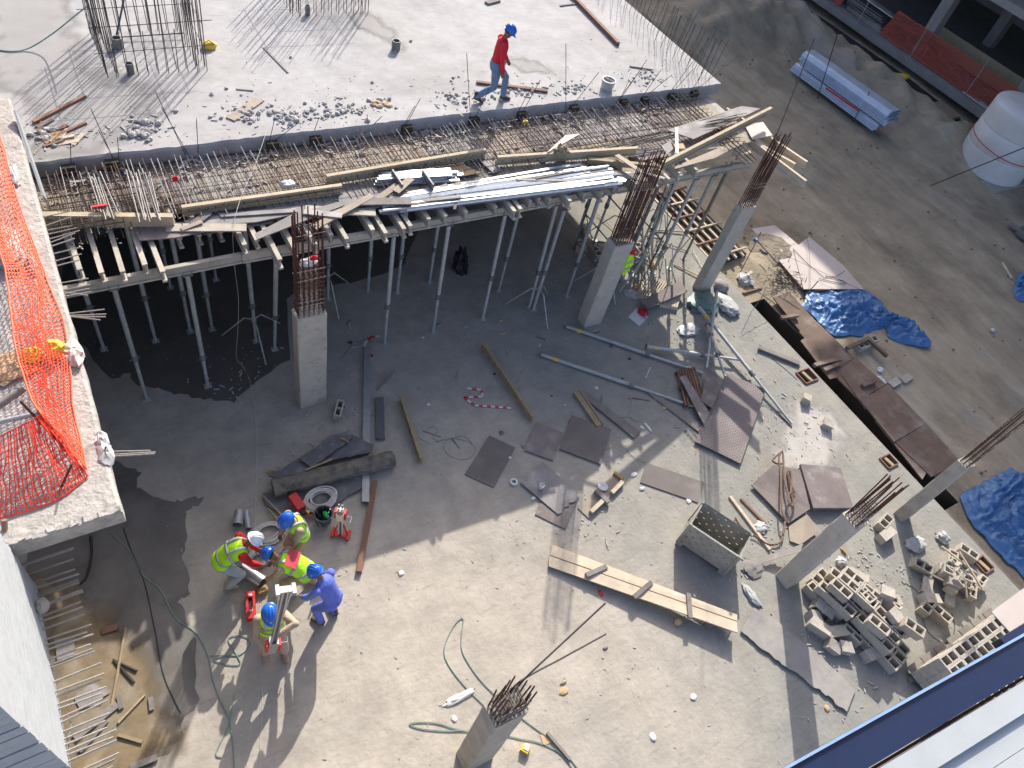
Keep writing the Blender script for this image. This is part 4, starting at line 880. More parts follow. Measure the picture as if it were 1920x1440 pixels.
# hi-vis vest hung on column B
mb = MB(); vs_ = [(1188, 476), (1180, 480), (1172, 500), (1167, 514), (1172, 516), (1180, 505), (1188, 495)]
P = [GV(u, v, y=8.9) for u, v in vs_]; n_ = len(P)
mb.add(P+[p+Vector((0, .03, 0)) for p in P], [tuple(range(n_)), tuple(range(n_, 2*n_))[::-1]]+[(i, (i+1) % n_, (i+1) % n_+n_, i+n_) for i in range(n_)]); t = mb.build('hanging_vest', 'vest', label='yellow green hi-vis vest hung on the concrete column', cat='vest')
for a, b in (((1176, 494), (1186, 490)), ((1171, 506), (1182, 502))): MB().bar(GV(*a, y=8.888), GV(*b, y=8.888), .02, .05).build('band', 'band', t)
crumple('cloth_hat', GV(1185, 476, y=8.92), (.07, .05, .08), 'red_cloth', 'small red cap hanging above the hi-vis vest', 'cap', 6, .3)
crumple('rubbish_bag', (3.08, 9.06, 3.82), (.14, .09, .06), 'paper', 'white and red rubbish bag stuck inside the column bar cage', 'bag', 12, .4)
crumple('red_rag', (3.15, 9.0, 3.96), (.07, .05, .04), 'red_cloth', 'red scrap on the rubbish bag in the bar cage', 'rag', 13, .4)
crumple('black_coat', G(862, 508, 0), (.16, .22, .42), 'black', 'black cloth hanging on a prop in the shade', 'cloth', 15, .75)
# steel bin
b0 = G(1266, 1019); b1 = G(1353, 1078); e = (b1-b0); fr = e.normalized(); dp = Vector((-fr.y, fr.x, 0)); Lb = e.length+.02; Db = .62; Hb = .80
t = thing('steel_bin', 'grey green steel stillage bin with punched sides and open top', 'bin', b0.lerp(b1, .5))
def panel_holes(o, ux, uz, L, H, nx, nz, nm, off):
    """thin steel panel with rows of small slots"""
    xs = [0]; zs2 = [0]; 
    for i in range(nx): c = L*(i+.7)/(nx+.4); xs += [c-.022, c+.022]
    for j in range(nz): c = H*(j+.7)/(nz+.4); zs2 += [c-.016, c+.016]
    xs.append(L); zs2.append(H); mb = MB(); nrm = ux.cross(uz).normalized()*.004
    hole = lambda i, j: i % 2 == 1 and j % 2 == 1 and ((i//2+j//2+off) % 2 == 0)
    for i in range(len(xs)-1):
        for j in range(len(zs2)-1):
            if hole(i, j): continue
            q = [o+ux*xs[i+a]+uz*zs2[j+b] for a, b in ((0, 0), (1, 0), (1, 1), (0, 1))]
            mb.add([p+nrm for p in q]+[p-nrm for p in q], [(0, 1, 2, 3), (7, 6, 5, 4)])
    return mb.build(nm, 'bin', t)
Z = Vector((0, 0, 1)); zb = .12
panel_holes(b0+Z*zb, fr, Z, Lb, Hb-zb, 9, 6, 'front_panel', 0); panel_holes(b0+dp*Db+Z*zb, fr, Z, Lb, Hb-zb+.04, 9, 6, 'back_panel', 1)
panel_holes(b0+Z*zb, dp, Z, Db, Hb-zb+.02, 5, 6, 'side_panel', 0); panel_holes(b0+fr*Lb+Z*zb, dp, Z, Db, Hb-zb+.02, 5, 6, 'side_panel', 1)
MB().box(b0+fr*Lb/2+dp*Db/2+Z*(zb+.01), (Lb, Db, .01), (fr, dp, Z)).build('base', 'bin', t)
for i in (0, 1):
    for j in (0, 1): c = b0+fr*(.06+i*(Lb-.12))+dp*(.06+j*(Db-.12)); MB().box(c+Z*zb/2, (.13, .12, zb), (fr, dp, Z)).build('foot', 'bin', t); MB().box(b0+fr*i*Lb+dp*j*Db+Z*(Hb+zb)/2, (.05, .05, Hb-zb+.07), (fr, dp, Z)).build('corner_post', 'bin', t)
for (a, b, dd) in ((b0, fr, Lb), (b0+dp*Db, fr, Lb), (b0, dp, Db), (b0+fr*Lb, dp, Db)): MB().bar(a+b*.03+Z*Hb, a+b*(dd-.03)+Z*Hb, .035, .03).build('rim', 'bin', t)
# long planks
def plank(px, z0, z1, th, label, m='timber_pale'):
    P = [G(*px[0], z0), G(*px[1], z1), G(*px[2], z1), G(*px[3], z0)]; return MB().prism(P, th).jit(.006).build('plank', m, label=label, cat='plank')
plank([(1036, 1023), (1380, 1154), (1380, 1166), (1031, 1042)], .03, .24, .045, 'long pale scaffold plank, upper of the cleated pair')
plank([(1030, 1044), (1380, 1168), (1381, 1188), (1028, 1063)], .03, .24, .045, 'long pale scaffold plank, lower of the cleated pair with long shadow')
for (a, b, z, lb) in (((1098, 1080), (1136, 1064), .14, 'short grey cleat near the split end of the long planks'), ((1187, 1122), (1220, 1093), .19, 'short grey cleat across the middle of the long planks'), ((1289, 1114), (1293, 1160), .24, 'short grey cleat near the raised end of the long planks')):
    beam_px(a, b, z-.03, z-.03, .09, .06, 'timber_grey', 'cleat', lb, 'timber')
crumple('wood_block', G(1270, 1168), (.09, .07, .07), 'card', 'small pale wood block under the raised planks', 'wood', 2, .1, nu=8, nv=6)
MB().box(G(1340, 1165, .1), (.4, .1, .2)).build('plank_support', 'timber_grey', label='timber packing under the raised end of the long planks', cat='timber')
MB().box(G(1060, 1040, .015), (.1, .35, .028)).build('plank_support', 'timber_grey', label='timber packing under the split end of the long planks', cat='timber')
# big ragged slate-like board
sheet([(1388, 1183), (1413, 1140), (1458, 1167), (1533, 1228), (1603, 1293), (1587, 1335), (1540, 1298), (1460, 1240)], .03, .025, 'slate', 'shuttering_board', 'long ragged grey shuttering board lying beside the block heap', 'board', ragged=[5, 6, 7])
# brown boards with rope
sheet([(1408, 910), (1450, 872), (1500, 882), (1518, 955), (1478, 982)], .08, .03, 'ply_brown', 'plywood_sheet', 'brown plywood sheet under the coiled brown rope', 'plywood', zz=[.05, .2, .2, .12, .05])
sheet([(1498, 873), (1573, 880), (1597, 955), (1522, 955)], .22, .07, 'ply_brown', 'thick_board', 'thick reddish brown shuttering panel raised beside the roped sheet', 'board', zz=[.22, .22, .12, .12])
for (u, v) in ((1505, 880), (1527, 950), (1590, 948)): MB().box(G(u, v, .06), (.12, .12, .12)).build('packing_block', 'timber', label='timber packing under the thick brown shuttering panel', cat='timber', group='packing blocks under the brown panel')
rr = random.Random(4)
def ropeline(px, z, lab, r=.022):
    P = smooth_path([G(u, v, z) for u, v in px], 8); mb = MB()
    for s in range(3):
        mb.tube([p+Vector((math.cos(i*.9+s*2.1)*r*.6, math.sin(i*.9+s*2.1)*r*.6, r+math.sin(i*.9+s*2.1+1)*r*.5)) for i, p in enumerate(P)], r*.55, 5)
    mb.build('rope', 'rope', label=lab, cat='rope')
ropeline([(1462, 850), (1448, 865), (1466, 870), (1466, 848), (1460, 860), (1463, 890), (1464, 930), (1466, 960), (1472, 975)], .22, 'thick brown rope running over the roped sheet in two strands')
ropeline([(1468, 860), (1470, 900), (1476, 925), (1482, 945), (1490, 940), (1484, 925), (1476, 935), (1484, 950), (1490, 930), (1480, 905), (1476, 885), (1483, 890), (1482, 925)], .23, 'brown rope bundle knotted on the roped sheet')
ropeline([(1472, 975), (1468, 1000), (1462, 1018), (1440, 1022), (1418, 1008), (1400, 1000), (1385, 985), (1378, 972)], .03, 'brown rope trailing from the sheet toward the steel bin')
beam_px((1368, 932), (1442, 1032), .0, .0, .07, .05, 'timber_pale', 'timber', 'pale timber batten lying beside the trailing rope', 'timber')
beam_px((1388, 936), (1436, 985), .0, .0, .05, .04, 'timber_red', 'timber', 'thin reddish batten lying behind the pale one', 'timber')
sheet([(1478, 988), (1512, 965), (1538, 995), (1500, 1022), (1480, 1015)], .06, .02, 'ply_light', 'plywood_sheet', 'bent pale plywood piece under the brown sheets', 'plywood', zz=[.02, .12, .1, .05, .02])
sheet([(1428, 1056), (1448, 1040), (1505, 1020), (1500, 1035)], .1, .02, 'ply_grey', 'plywood_sheet', 'narrow pale board propped against the bin side column', 'plywood', zz=[.05, .1, .3, .3])
crumple('plastic_bag', G(1425, 990), (.17, .13, .05), 'white_plastic', 'white plastic bag beside the pale batten', 'plastic', 21, .5)
crumple('plastic_bag', G(1410, 1065), (.26, .18, .04), 'ply_grey', 'grey frayed sacking beside the bin side column', 'sacking', 22, .5)
crumple('plastic_bag', G(1408, 1118), (.09, .26, .05), 'white_plastic', 'twisted white plastic bag at the corner of the slate board', 'plastic', 23, .5)
crumple('plastic_bag', G(1715, 1022), (.28, .17, .08), 'white_plastic', 'large white plastic bag beside the second block heap', 'plastic', 24, .45)
crumple('plastic_bag', G(1765, 1010), (.14, .15, .10), 'white_plastic', 'torn white plastic bag on top of the second block heap', 'plastic', 25, .5)
crumple('plastic_bag', G(1575, 1055), (.12, .1, .08), 'white_plastic', 'small white plastic scrap behind the block heap', 'plastic', 26, .5)
beam_px((1577, 1030), (1585, 1038), .0, .0, .05, .05, 'timber_orange', 'orange_tool', 'small orange handle lying behind the column', 'tool')
# ------------------------------------------------------------------ concrete blocks
def block_mesh(L=.4, W=.2, H=.2, holes=2):
    mb = MB(); wl_ = .032; xs = [0, wl_]; cw = (L-wl_*(holes+1))/holes
    for i in range(holes): xs += [xs[-1]+cw, xs[-1]+cw+wl_] if False else [wl_+(cw+wl_)*i+cw, wl_+(cw+wl_)*i+cw+wl_]
    ys_ = [0, wl_, W-wl_, W]; idx = {}
    def vid(i, j, k):
        if (i, j, k) not in idx: idx[i, j, k] = len(mb.v); mb.v.append(Vector((xs[i]-L/2, ys_[j]-W/2, k*H)))
        return idx[i, j, k]
    sol = lambda i, j: 0 <= i < len(xs)-1 and 0 <= j < 3 and not (j == 1 and i % 2 == 1)
    for i in range(len(xs)-1):
        for j in range(3):
            if not sol(i, j): continue
            mb.f += [(vid(i, j, 1), vid(i+1, j, 1), vid(i+1, j+1, 1), vid(i, j+1, 1)), (vid(i, j+1, 0), vid(i+1, j+1, 0), vid(i+1, j, 0), vid(i, j, 0))]; mb.sm += [False]*2
            for di, dj, a, b in ((-1, 0, (i, j+1), (i, j)), (1, 0, (i+1, j), (i+1, j+1)), (0, -1, (i, j), (i+1, j)), (0, 1, (i+1, j+1), (i, j+1))):
                if not sol(i+di, j+dj): mb.f.append((vid(*a, 0), vid(*b, 0), vid(*b, 1), vid(*a, 1))); mb.sm.append(False)
    return mb.mesh('concrete_block', 'block')
BM = block_mesh(.42, .21, .21); BM2 = block_mesh(.42, .15, .21); BS = MB().box((0, 0, .105), (.42, .2, .21)).jit(.012).mesh('solid_block', 'block'); BH = MB().box((0, 0, .09), (.24, .2, .18)).jit(.025).mesh('broken_block', 'block')
from mathutils import Euler
def block(p, yaw, label, group=None, me=None, tilt=(0, 0), name='concrete_block'):
    o = inst(name, me or BM, None, p, Euler((tilt[0], tilt[1], yaw)).to_quaternion()); return tag(o, label, 'block', group)
yw = yaw_px(1590, 1120, 37, 34); d = Vector((math.cos(yw), math.sin(yw), 0)); s_ = Vector((-d.y, d.x, 0))
o0 = G(1497, 1098)
rr = random.Random(12)
LB1 = 'hollow concrete block in the neat part of the big heap'; LB2 = 'tumbled concrete block around the foot of the big heap'
for lay in range(3):
    for i in range(5-lay):
        for j in range(3):
            if lay == 2 and rr.random() < .3: continue
            if rr.random() < .16: continue
            p = o0+d*(.28+.43*(i+lay*.35))+s_*(.05+.235*j+lay*.06)+Vector((0, 0, .213*lay)); t_ = rr.random()
            block(p+Vector((rr.uniform(-.03, .03), rr.uniform(-.03, .03), 0)), yw+rr.uniform(-.16, .16), LB1, 'blocks in the big heap', BM)
for (u, v, y_, lab_t, me_) in ((1565, 1130, .5, (1.57, 0), BM), (1530, 1180, .2, (0, 0), BS), (1560, 1190, 1.0, (0, 0), BS), (1555, 1215, .3, (0, .2), BH), (1580, 1218, .7, (0, 0), BH), (1625, 1220, 1.2, (1.57, 0), BM), (1645, 1215, .4, (.3, 0), BM), (1590, 1195, 0, (0, 0), BM2), (1520, 1160, .9, (0, .3), BH), (1540, 1140, .2, (1.57, .2), BM), (1655, 1195, .8, (0, .4), BH), (1640, 1140, .1, (.2, 0), BM), (1620, 1120, .8, (0, 0), BM), (1660, 1150, .4, (0, .5), BH), (1670, 1130, .9, (0, .1), BH), (1600, 1085, .4, (0, 0), BS)):
    block(G(u, v)+Vector((0, 0, .1 if lab_t[0] > 1 else 0)), yw+y_, LB2, 'tumbled blocks of the big heap', me_, lab_t)
for k in range(9):
    p = o0+d*rr.uniform(.8, 2.2)+s_*rr.uniform(.4, 1.0)+Vector((0, 0, rr.choice([.22, .43, .6]))); block(p, yw+rr.uniform(-.8, .8), 'loose hollow block lying on top of the big heap', 'blocks on top of the big heap', rr.choice([BM, BM, BM2, BH]), (rr.uniform(-.4, .4), rr.uniform(-.3, .3)))
c2 = G(1772, 1085); 
for k in range(24):
    a = rr.uniform(0, 6.28); r = abs(rr.gauss(0, .42)); h_ = .21*max(0, int(2.2-r*3.2-rr.random()*.7)); p = c2+Vector((math.cos(a)*r*1.2, math.sin(a)*r*.85, h_))
    block(p, yw+rr.choice([0, .15, 1.57, .4, 1.9]), 'hollow concrete block in the smaller heap beside white plastic bags', 'blocks in the smaller heap', rr.choice([BM, BM, BM2, BM, BH]), rr.choice([(0, 0), (0, 0), (1.57, 0), (.2, .1)]))
for (a, b, z) in (((1765, 1025), (1830, 1075), .55), ((1798, 1035), (1843, 1108), .55), ((1808, 1085), (1812, 1120), .45)):
    beam_px(a, b, z, z-.15, .035, .03, 'timber_pale', 'batten', 'thin yellow batten lying on the smaller block heap', 'timber', 'battens on the smaller heap')
block(G(1735, 1128), yw+.9, 'solid concrete block standing alone in the column shade', None, BS, (0, .2))
block(G(1652, 985), yw+1.57, 'hollow block standing on another behind the column', None, BM); block(G(1655, 1008), yw+1.4, 'solid block lying flat beside the standing hollow block', None, BS)
block(G(1508, 752), yw+1.9, 'pale broken block on the sunny strip beside the floor opening', None, BH, (0, .1)); block(G(1548, 800), yw+.3, 'pale broken block alone in the middle of the sunny strip', None, BH)
block(G(632, 775, 0), 1.0, 'hollow block in rubbish at the foot of the tall cage column', None, BM2, (.2, 0))
for (u, v, i) in ((1612, 655, 0), (1628, 645, 1)): block(G(u, v, GZ), yw+1.3, 'grey hollow block lying beside the brown walkway', 'pair of blocks beside the walkway', BM)
block(G(1668, 716, GZ), yw+1.45, 'grey hollow block lying on edge past the walkway timbers', None, BM, (1.57, 0)); block(G(1690, 708, GZ), yw+1.45, 'grey hollow block end to end with the edge block', None, BM, (1.57, 0))
# block pack in front of the blue beam
px0, py0 = 11.15, -.98
t = thing('pallet', 'timber pallet under the packed concrete blocks', 'pallet', (12.4, -1.5, 0))
for k in range(7): MB().box((px0+.2+.42*k, py0-.45, .11), (.3, 1.1, .022)).build('slat', 'timber_grey', t)
for k in range(3): MB().box((px0+1.4, py0-.1-.4*k, .05), (2.9, .09, .095)).build('runner', 'timber_grey', t)
for lay in range(4):
    for i in range(7):
        for j in range(5):
            if lay < 3 and i > 0 and j > 0: continue
            if lay == 3 and i > 4 and False: continue
            block((px0+.21+.425*i, py0-.11-.213*j, .125+.213*lay), 0, 'hollow concrete block packed in the neat pallet load' if lay == 3 else 'block in the lower layers of the neat pallet load', 'top blocks of the pallet load' if lay == 3 else 'lower blocks of the pallet load', BM if lay == 3 else BS)
MB().box((px0+2.4, py0-.5, .985), (1.15, 1.2, .02)).jit(.005).build('cover_sheet', 'ply_pale', label='pale flat board covering one end of the block pack', cat='board')
# floor opening frames
for i, h_ in enumerate(HOLES):
    t = thing('floor_opening_frame', ['timber frame lining the floor opening beside the broken block', 'timber frame lining the floor opening near the rusty cage tips', 'timber frame lining the floor opening next to the smaller block heap'][i], 'formwork', ((h_[0]+h_[1])/2, (h_[2]+h_[3])/2, 0))
    for a, b in (((h_[0], h_[2]), (h_[1], h_[2])), ((h_[1], h_[2]), (h_[1], h_[3])), ((h_[1], h_[3]), (h_[0], h_[3])), ((h_[0], h_[3]), (h_[0], h_[2]))): MB().bar((*a, -.0), (*b, -.0), .03, .09).build('side_board', 'timber_red', t)
    MB().bar(((h_[0]+h_[1])/2+.02, h_[2]+.02, .0), ((h_[0]+h_[1])/2-.02, h_[3]-.02, .0), .09, .05).build('cross_board', 'timber', t)
# long battens and small things along the sunny strip
sheet([(1420, 655), (1424, 650), (1500, 680), (1497, 686)], .03, .05, 'timber_grey', 'board', 'grey board lying at the sunny strip edge near the opening', 'board')
hose([(1447, 672), (1470, 690), (1495, 712)], .01, .008, 'rebar_dark', 'bar', 'thin dark bar lying toward the first floor opening', 'rebar')
hose([(1412, 745), (1450, 770), (1485, 800)], .02, .01, 'rebar_dark', 'bar', 'thin bar lying parallel to the sunny strip prop', 'rebar')
# striped tape
def tape(px, label, z=.015):
    P = pxs(px, z); t = thing('striped_tape', label, 'tape', P[0]-Vector((0, 0, z)))
    for k in range(len(P)-1):
        n = max(1, int((P[k+1]-P[k]).length/.09))
        for i in range(n): MB().bar(P[k].lerp(P[k+1], i/n), P[k].lerp(P[k+1], (i+1)/n), .05, .004).build('stripe', 'red' if (i+k) % 2 else 'paper', t)
tape([(876, 728), (903, 731), (905, 743), (870, 745), (890, 760), (958, 765)], 'red and white warning tape lying beside the long timber beam')
tape([(712, 630), (695, 632), (683, 645), (688, 662), (700, 668)], 'red and white tape curled at the end of the pale steel channel')
# tape roll, cup etc
MB().lathe(G(963, 905), [(.045, 0), (.08, 0), (.08, .05), (.045, .05), (.045, 0)], 16).build('tape_roll', 'paper', label='pale tape roll on the floor beside the shadow edge', cat='tape')
MB().lathe(G(1014, 915, .05), [(0, 0), (.04, 0), (.055, .12), (.045, .12), (0, .02)], 12).build('cup', 'paper', label='white cup standing on the splintered grey sheet', cat='cup')
MB().lathe(G(1130, 913, .03), [(0, 0), (.09, 0), (.11, .03), (.10, .03), (0, .01)], 14).build('plate', 'paper', label='white plate on the small light board', cat='plate')
# white scraps, wood scraps
for (u, v, w_, h_, m, nm, lb) in ((1188, 890, .16, .09, 'paper', 'paper_scrap', 'white paper scrap behind the small light board'), (1204, 917, .12, .08, 'band', 'foil_scrap', 'shiny foil scrap in front of the small light board'), (1291, 940, .1, .1, 'paper', 'paper_scrap', 'white paper square beside the reddish plywood'), (1215, 802, .06, .26, 'paper', 'paper_scrap', 'white long paper packet beside the green rope'), (1203, 802, .07, .09, 'paper', 'paper_scrap', 'small white paper square near the green rope'), (1118, 728, .08, .08, 'paper', 'paper_scrap', 'small pale scrap between the lying prop and tape'), (752, 1075, .1, .08, 'paper', 'paper_scrap', 'white scrap alone on the sunlit floor by the overalls worker'), (1126, 1113, .06, .13, 'red', 'packet', 'small red and white packet by the long planks'), (1057, 1296, .16, .11, 'card', 'card_scrap', 'torn cardboard scrap beside the bushy bar column'), (1056, 1280, .12, .05, 'timber', 'wood_chip', 'dark wood chip beside the torn cardboard'), (1224, 1382, .1, .12, 'paper', 'paper_scrap', 'white scrap on open floor beyond the hose end'), (852, 1348, .07, .1, 'paper', 'paper_scrap', 'small white scrap beside the double hose'), (1300, 1307, .12, .1, 'paper', 'paper_scrap', 'white scrap on the dusty floor right of the bars'), (1135, 1215, .1, .05, 'timber_grey', 'wood_chip', 'grey chip on the floor below the long planks'), (1550, 1328, .1, .1, 'card', 'wood_chip', 'small pale wood block below the slate board'), (940, 870, .07, .05, 'timber_grey', 'wood_chip', 'dark chip beside the patterned plywood'), (940, 812, .1, .1, 'dark_slab', 'tile_scrap', 'small dark square tile on the shaded floor'), (1000, 935, .09, .06, 'paper', 'paper_scrap', 'white crumpled scrap near the tape roll'), (980, 838, .05, .1, 'timber_grey', 'wood_chip', 'dark chip by the small square plywood')):
    p = G(u, v); crumple(nm, p, (w_*.6, h_*.6, .02), m, lb, 'scrap', int(u), .25, nu=8, nv=5, flat=1)
t = thing('juice_carton', 'small crumpled yellow and white carton beside the double hose', 'scrap', G(985, 1404)); MB().bar(G(978, 1400, .05), G(992, 1408, .05), .12, .09).jit(.012).build('box', 'yellow', t); MB().bar(G(983, 1398, .1), G(992, 1403, .1), .1, .02).build('lid', 'paper', t)
crumple('twisted_rag', G(862, 1308), (.28, .06, .03), 'cable', 'pale twisted plastic strip near the bushy bar column', 'plastic', 31, .4)
beam_px((1025, 1374), (1068, 1425), .0, .0, .05, .05, 'timber_grey', 'batten', 'grey batten beside the crossing hoses', 'timber')
sheet([(1012, 1378), (1030, 1372), (1034, 1392), (1020, 1398)], .004, .006, 'card', 'card_scrap', 'brown cardboard flap under the grey batten', 'scrap')
# debris in the mud
for (a, b, w_, m, lb) in (((237, 1178), (210, 1325), .035, 'timber', 'long yellow lath lying in the mud'), ((192, 1185), (222, 1175), .1, 'timber_red', 'dark red brick like timber in the mud'), ((223, 1305), (228, 1330), .07, 'timber_grey', 'short dark stick in the mud beside the lath'), ((283, 1308), (285, 1332), .06, 'timber_grey', 'short dark stick at the stain edge'), ((222, 1356), (272, 1304), .03, 'timber', 'thin brown lath slanting over the mud'), ((140, 1385), (220, 1320), .12, 'timber_grey', 'grey wet plank under the wall bars'), ((150, 1410), (200, 1352), .08, 'timber_grey', 'second grey wet plank under the wall bars'), ((222, 1378), (268, 1392), .04, 'timber', 'short yellow lath near the hose end'), ((212, 1237), (258, 1258), .02, 'rebar_dark', 'thin dark bar lying in the mud'), ((216, 1240), (252, 1280), .03, 'rebar_dark', 'bent dark strip lying in the mud'), ((245, 1440), (295, 1420), .09, 'timber_grey', 'grey timber end at the foot of the mud'), ((190, 1330), (330, 1300), .0, '', '')):
    if m: beam_px(a, b, .008, .008, w_, .035, m, 'mud_stick', lb, 'timber')
sheet([(103, 1200), (140, 1192), (140, 1228), (108, 1240)], .01, .03, 'ply_grey', 'plywood_sheet', 'small square grey plywood in the shaded mud under the wall bars', 'plywood')
sheet([(140, 1310), (170, 1280), (206, 1295), (190, 1320), (150, 1330)], .01, .02, 'ply_grey', 'plywood_sheet', 'broken grey plywood half sunk in the mud under the wall bars', 'plywood', ragged=[0, 2])
# fine grit and splinters on the floor
mb = MB(); rr = random.Random(77)
def grit(mb, p, s):
    a = rr.uniform(0, 6.28); e = rr.choice([1, 1, 2.5, 4]); ax = (Vector((math.cos(a), math.sin(a), 0)), Vector((-math.sin(a), math.cos(a), 0)), Vector((0, 0, 1))); mb.box(p+Vector((0, 0, s*.3)), (s*e, s*.8, s*.6), ax)
for _ in range(2600):
    x, y = rr.uniform(-.5, 15), rr.uniform(-1.5, 12)
    dens = .35+.65*(noise.noise(Vector((x*.5, y*.5, 9)))+.5)+(.5 if x > 9.5 else 0)
    if rr.random() < dens: grit(mb, Vector((x, y, .004)), rr.uniform(.005, .017))
for (u, v, n, sp) in ((480, 720, 80, .5), (640, 760, 70, .35), (700, 680, 40, .4), (880, 640, 60, .6), (1480, 790, 160, .7), (1500, 1000, 120, .6), (1390, 1050, 60, .4), (1640, 1080, 120, .6), (1560, 1230, 120, .6), (1250, 770, 80, .6), (1100, 960, 40, .3), (1320, 640, 120, .7), (560, 840, 60, .5)):
    c = G(u, v)
    for _ in range(n): grit(mb, c+Vector((rr.gauss(0, sp), rr.gauss(0, sp), .004)), rr.uniform(.008, .032))
mb.build('grit', 'stone', label='grit and splinters scattered over the concrete floor', cat='grit', kind='stuff')

# lattice of pale battens seen through the shoring at the corner
t = thing('timber_lattice', 'lattice of pale battens standing in the gap behind the corner column', 'timber', (15.6, 11.5, GZ))
for k in range(5): MB().bar((15.35+.3*k, 13.2, GZ+.25), (15.3+.3*k, 9.9, GZ+.25), .06, .06).build('batten', 'timber_pale', t)
for k in range(6): MB().bar((15.25, 10.1+.6*k, GZ+.31), (16.8, 10.15+.6*k, GZ+.31), .05, .05).build('batten', 'timber_red' if k % 2 else 'timber_pale', t)
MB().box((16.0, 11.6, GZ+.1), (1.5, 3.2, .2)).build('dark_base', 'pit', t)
rr = random.Random(61)
for k in range(22):
    a = Vector((rr.uniform(11.2, 14.9), rr.uniform(9.6, 12.0), 0)); L = rr.uniform(.6, 1.9); th = rr.uniform(0, 6.28); e = rr.random() < .45
    q = a+Vector((math.cos(th)*L*(.35 if e else 1), math.sin(th)*L*(.35 if e else 1), L*.95 if e else .06)); a.z = .03
    MB().tube([a, q], rr.choice([.012, .02, .024]), 6).build('loose_pole', rr.choice(['prop', 'prop_dark', 'timber_pale', 'rebar']), label='loose pole leaning or lying in the crowded shoring corner', cat='pole', group='loose poles in the shoring corner')
for k in range(9): block((rr.uniform(11.5, 14.6), rr.uniform(10.3, 12.6), 0), rr.uniform(0, 3), 'hollow block lying among the props of the shoring corner', 'blocks among the corner props', rr.choice([BM, BH, BS]))
for k in range(7): crumple('scrap', (rr.uniform(11.2, 14.8), rr.uniform(9.4, 11.5), 0), (rr.uniform(.08, .2), rr.uniform(.08, .2), .04), rr.choice(['paper', 'card', 'white_plastic', 'green']), 'crumpled scrap on the floor of the shoring corner', 'scrap', 200+k, .5, nu=9, nv=6, flat=1, group='scraps in the shoring corner')
# extra rubbish on the shaded floor
for k in range(46):
    u, v = rr.uniform(640, 1340), rr.uniform(600, 860); p = G(u, v); s_ = rr.uniform(.025, .07); m_ = rr.choice(['timber_grey', 'paper', 'card', 'timber', 'dark_slab', 'stone', 'rebar'])
    if rr.random() < .5: th = rr.uniform(0, 6.28); MB().bar(p+Vector((0, 0, .012)), p+Vector((math.cos(th), math.sin(th), .012))*rr.uniform(.15, .45)*Vector((1, 1, .05)).x, .02, .02).build('scrap', m_, label='thin scrap lying on the shaded floor', cat='scrap', group='scraps on the shaded floor')
    else: crumple('scrap', p, (s_, s_*.8, .02), m_, 'small crumpled scrap on the shaded floor', 'scrap', 300+k, .5, nu=8, nv=5, flat=1, group='crumpled scraps on the shaded floor')
# ================================================================== THINGS ON THE DECK AND SLABS
TZ = DZ+.22
def deckbeam(a, b, z0, z1, label, m='timber_joist', w=.08, h=.2, solid=False):
    p, q = G(*a, z0), G(*b, z1); p.z += h/2; q.z += h/2
    if solid: return MB().bar(p, q, w, h).jit(.004).build('timber_beam', m, label=label, cat='timber')
    t = thing('timber_beam', label, 'beam', (p+q)/2-Vector((0, 0, h/2)))
    up = Vector((0, 0, 1))
    for s, nm in ((1, 'top_flange'), (-1, 'bottom_flange')): MB().bar(p+up*s*(h/2-.02), q+up*s*(h/2-.02), w, .04).build(nm, m, t)
    MB().bar(p, q, .03, h-.075).build('web', m, t)
    return t
mat('timber_gold', (.40, .335, .23), .8, .15, 5, c2=(.36, .29, .18), mix=.3, bump=.3, rnd=.1)
deckbeam((80, 422), (328, 424), DZ+.02, DZ+.02, 'deep yellow timber beam lying along the deck edge beside the raised slab', 'timber_gold', .1, .24, True)
deckbeam((343, 404), (640, 362), DZ+.02, DZ+.02, 'long pale timber beam lying on the deck over the cage column', 'timber_gold')
deckbeam((612, 345), (908, 294), DZ+.05, DZ+.05, 'long pale timber beam lying on the mat behind the steel studs', 'timber_gold')
deckbeam((930, 308), (1190, 290), DZ+.05, DZ+.05, 'pale timber beam with a tangle of straw hung on it', 'timber_gold')
deckbeam((1238, 318), (1440, 214), DZ+.3, DZ+.32, 'long yellow timber beam lying skewed at the slab corner', 'timber_gold')
deckbeam((1100, 305), (1232, 318), DZ+.03, DZ+.03, 'brown timber beam below the small crossed board', 'timber', .1, .12, True)
crumple('straw_tangle', G(1050, 290, DZ+.2), (.16, .14, .14), 'timber', 'tangle of straw rope on the pale timber beam', 'rope', 41, .6)
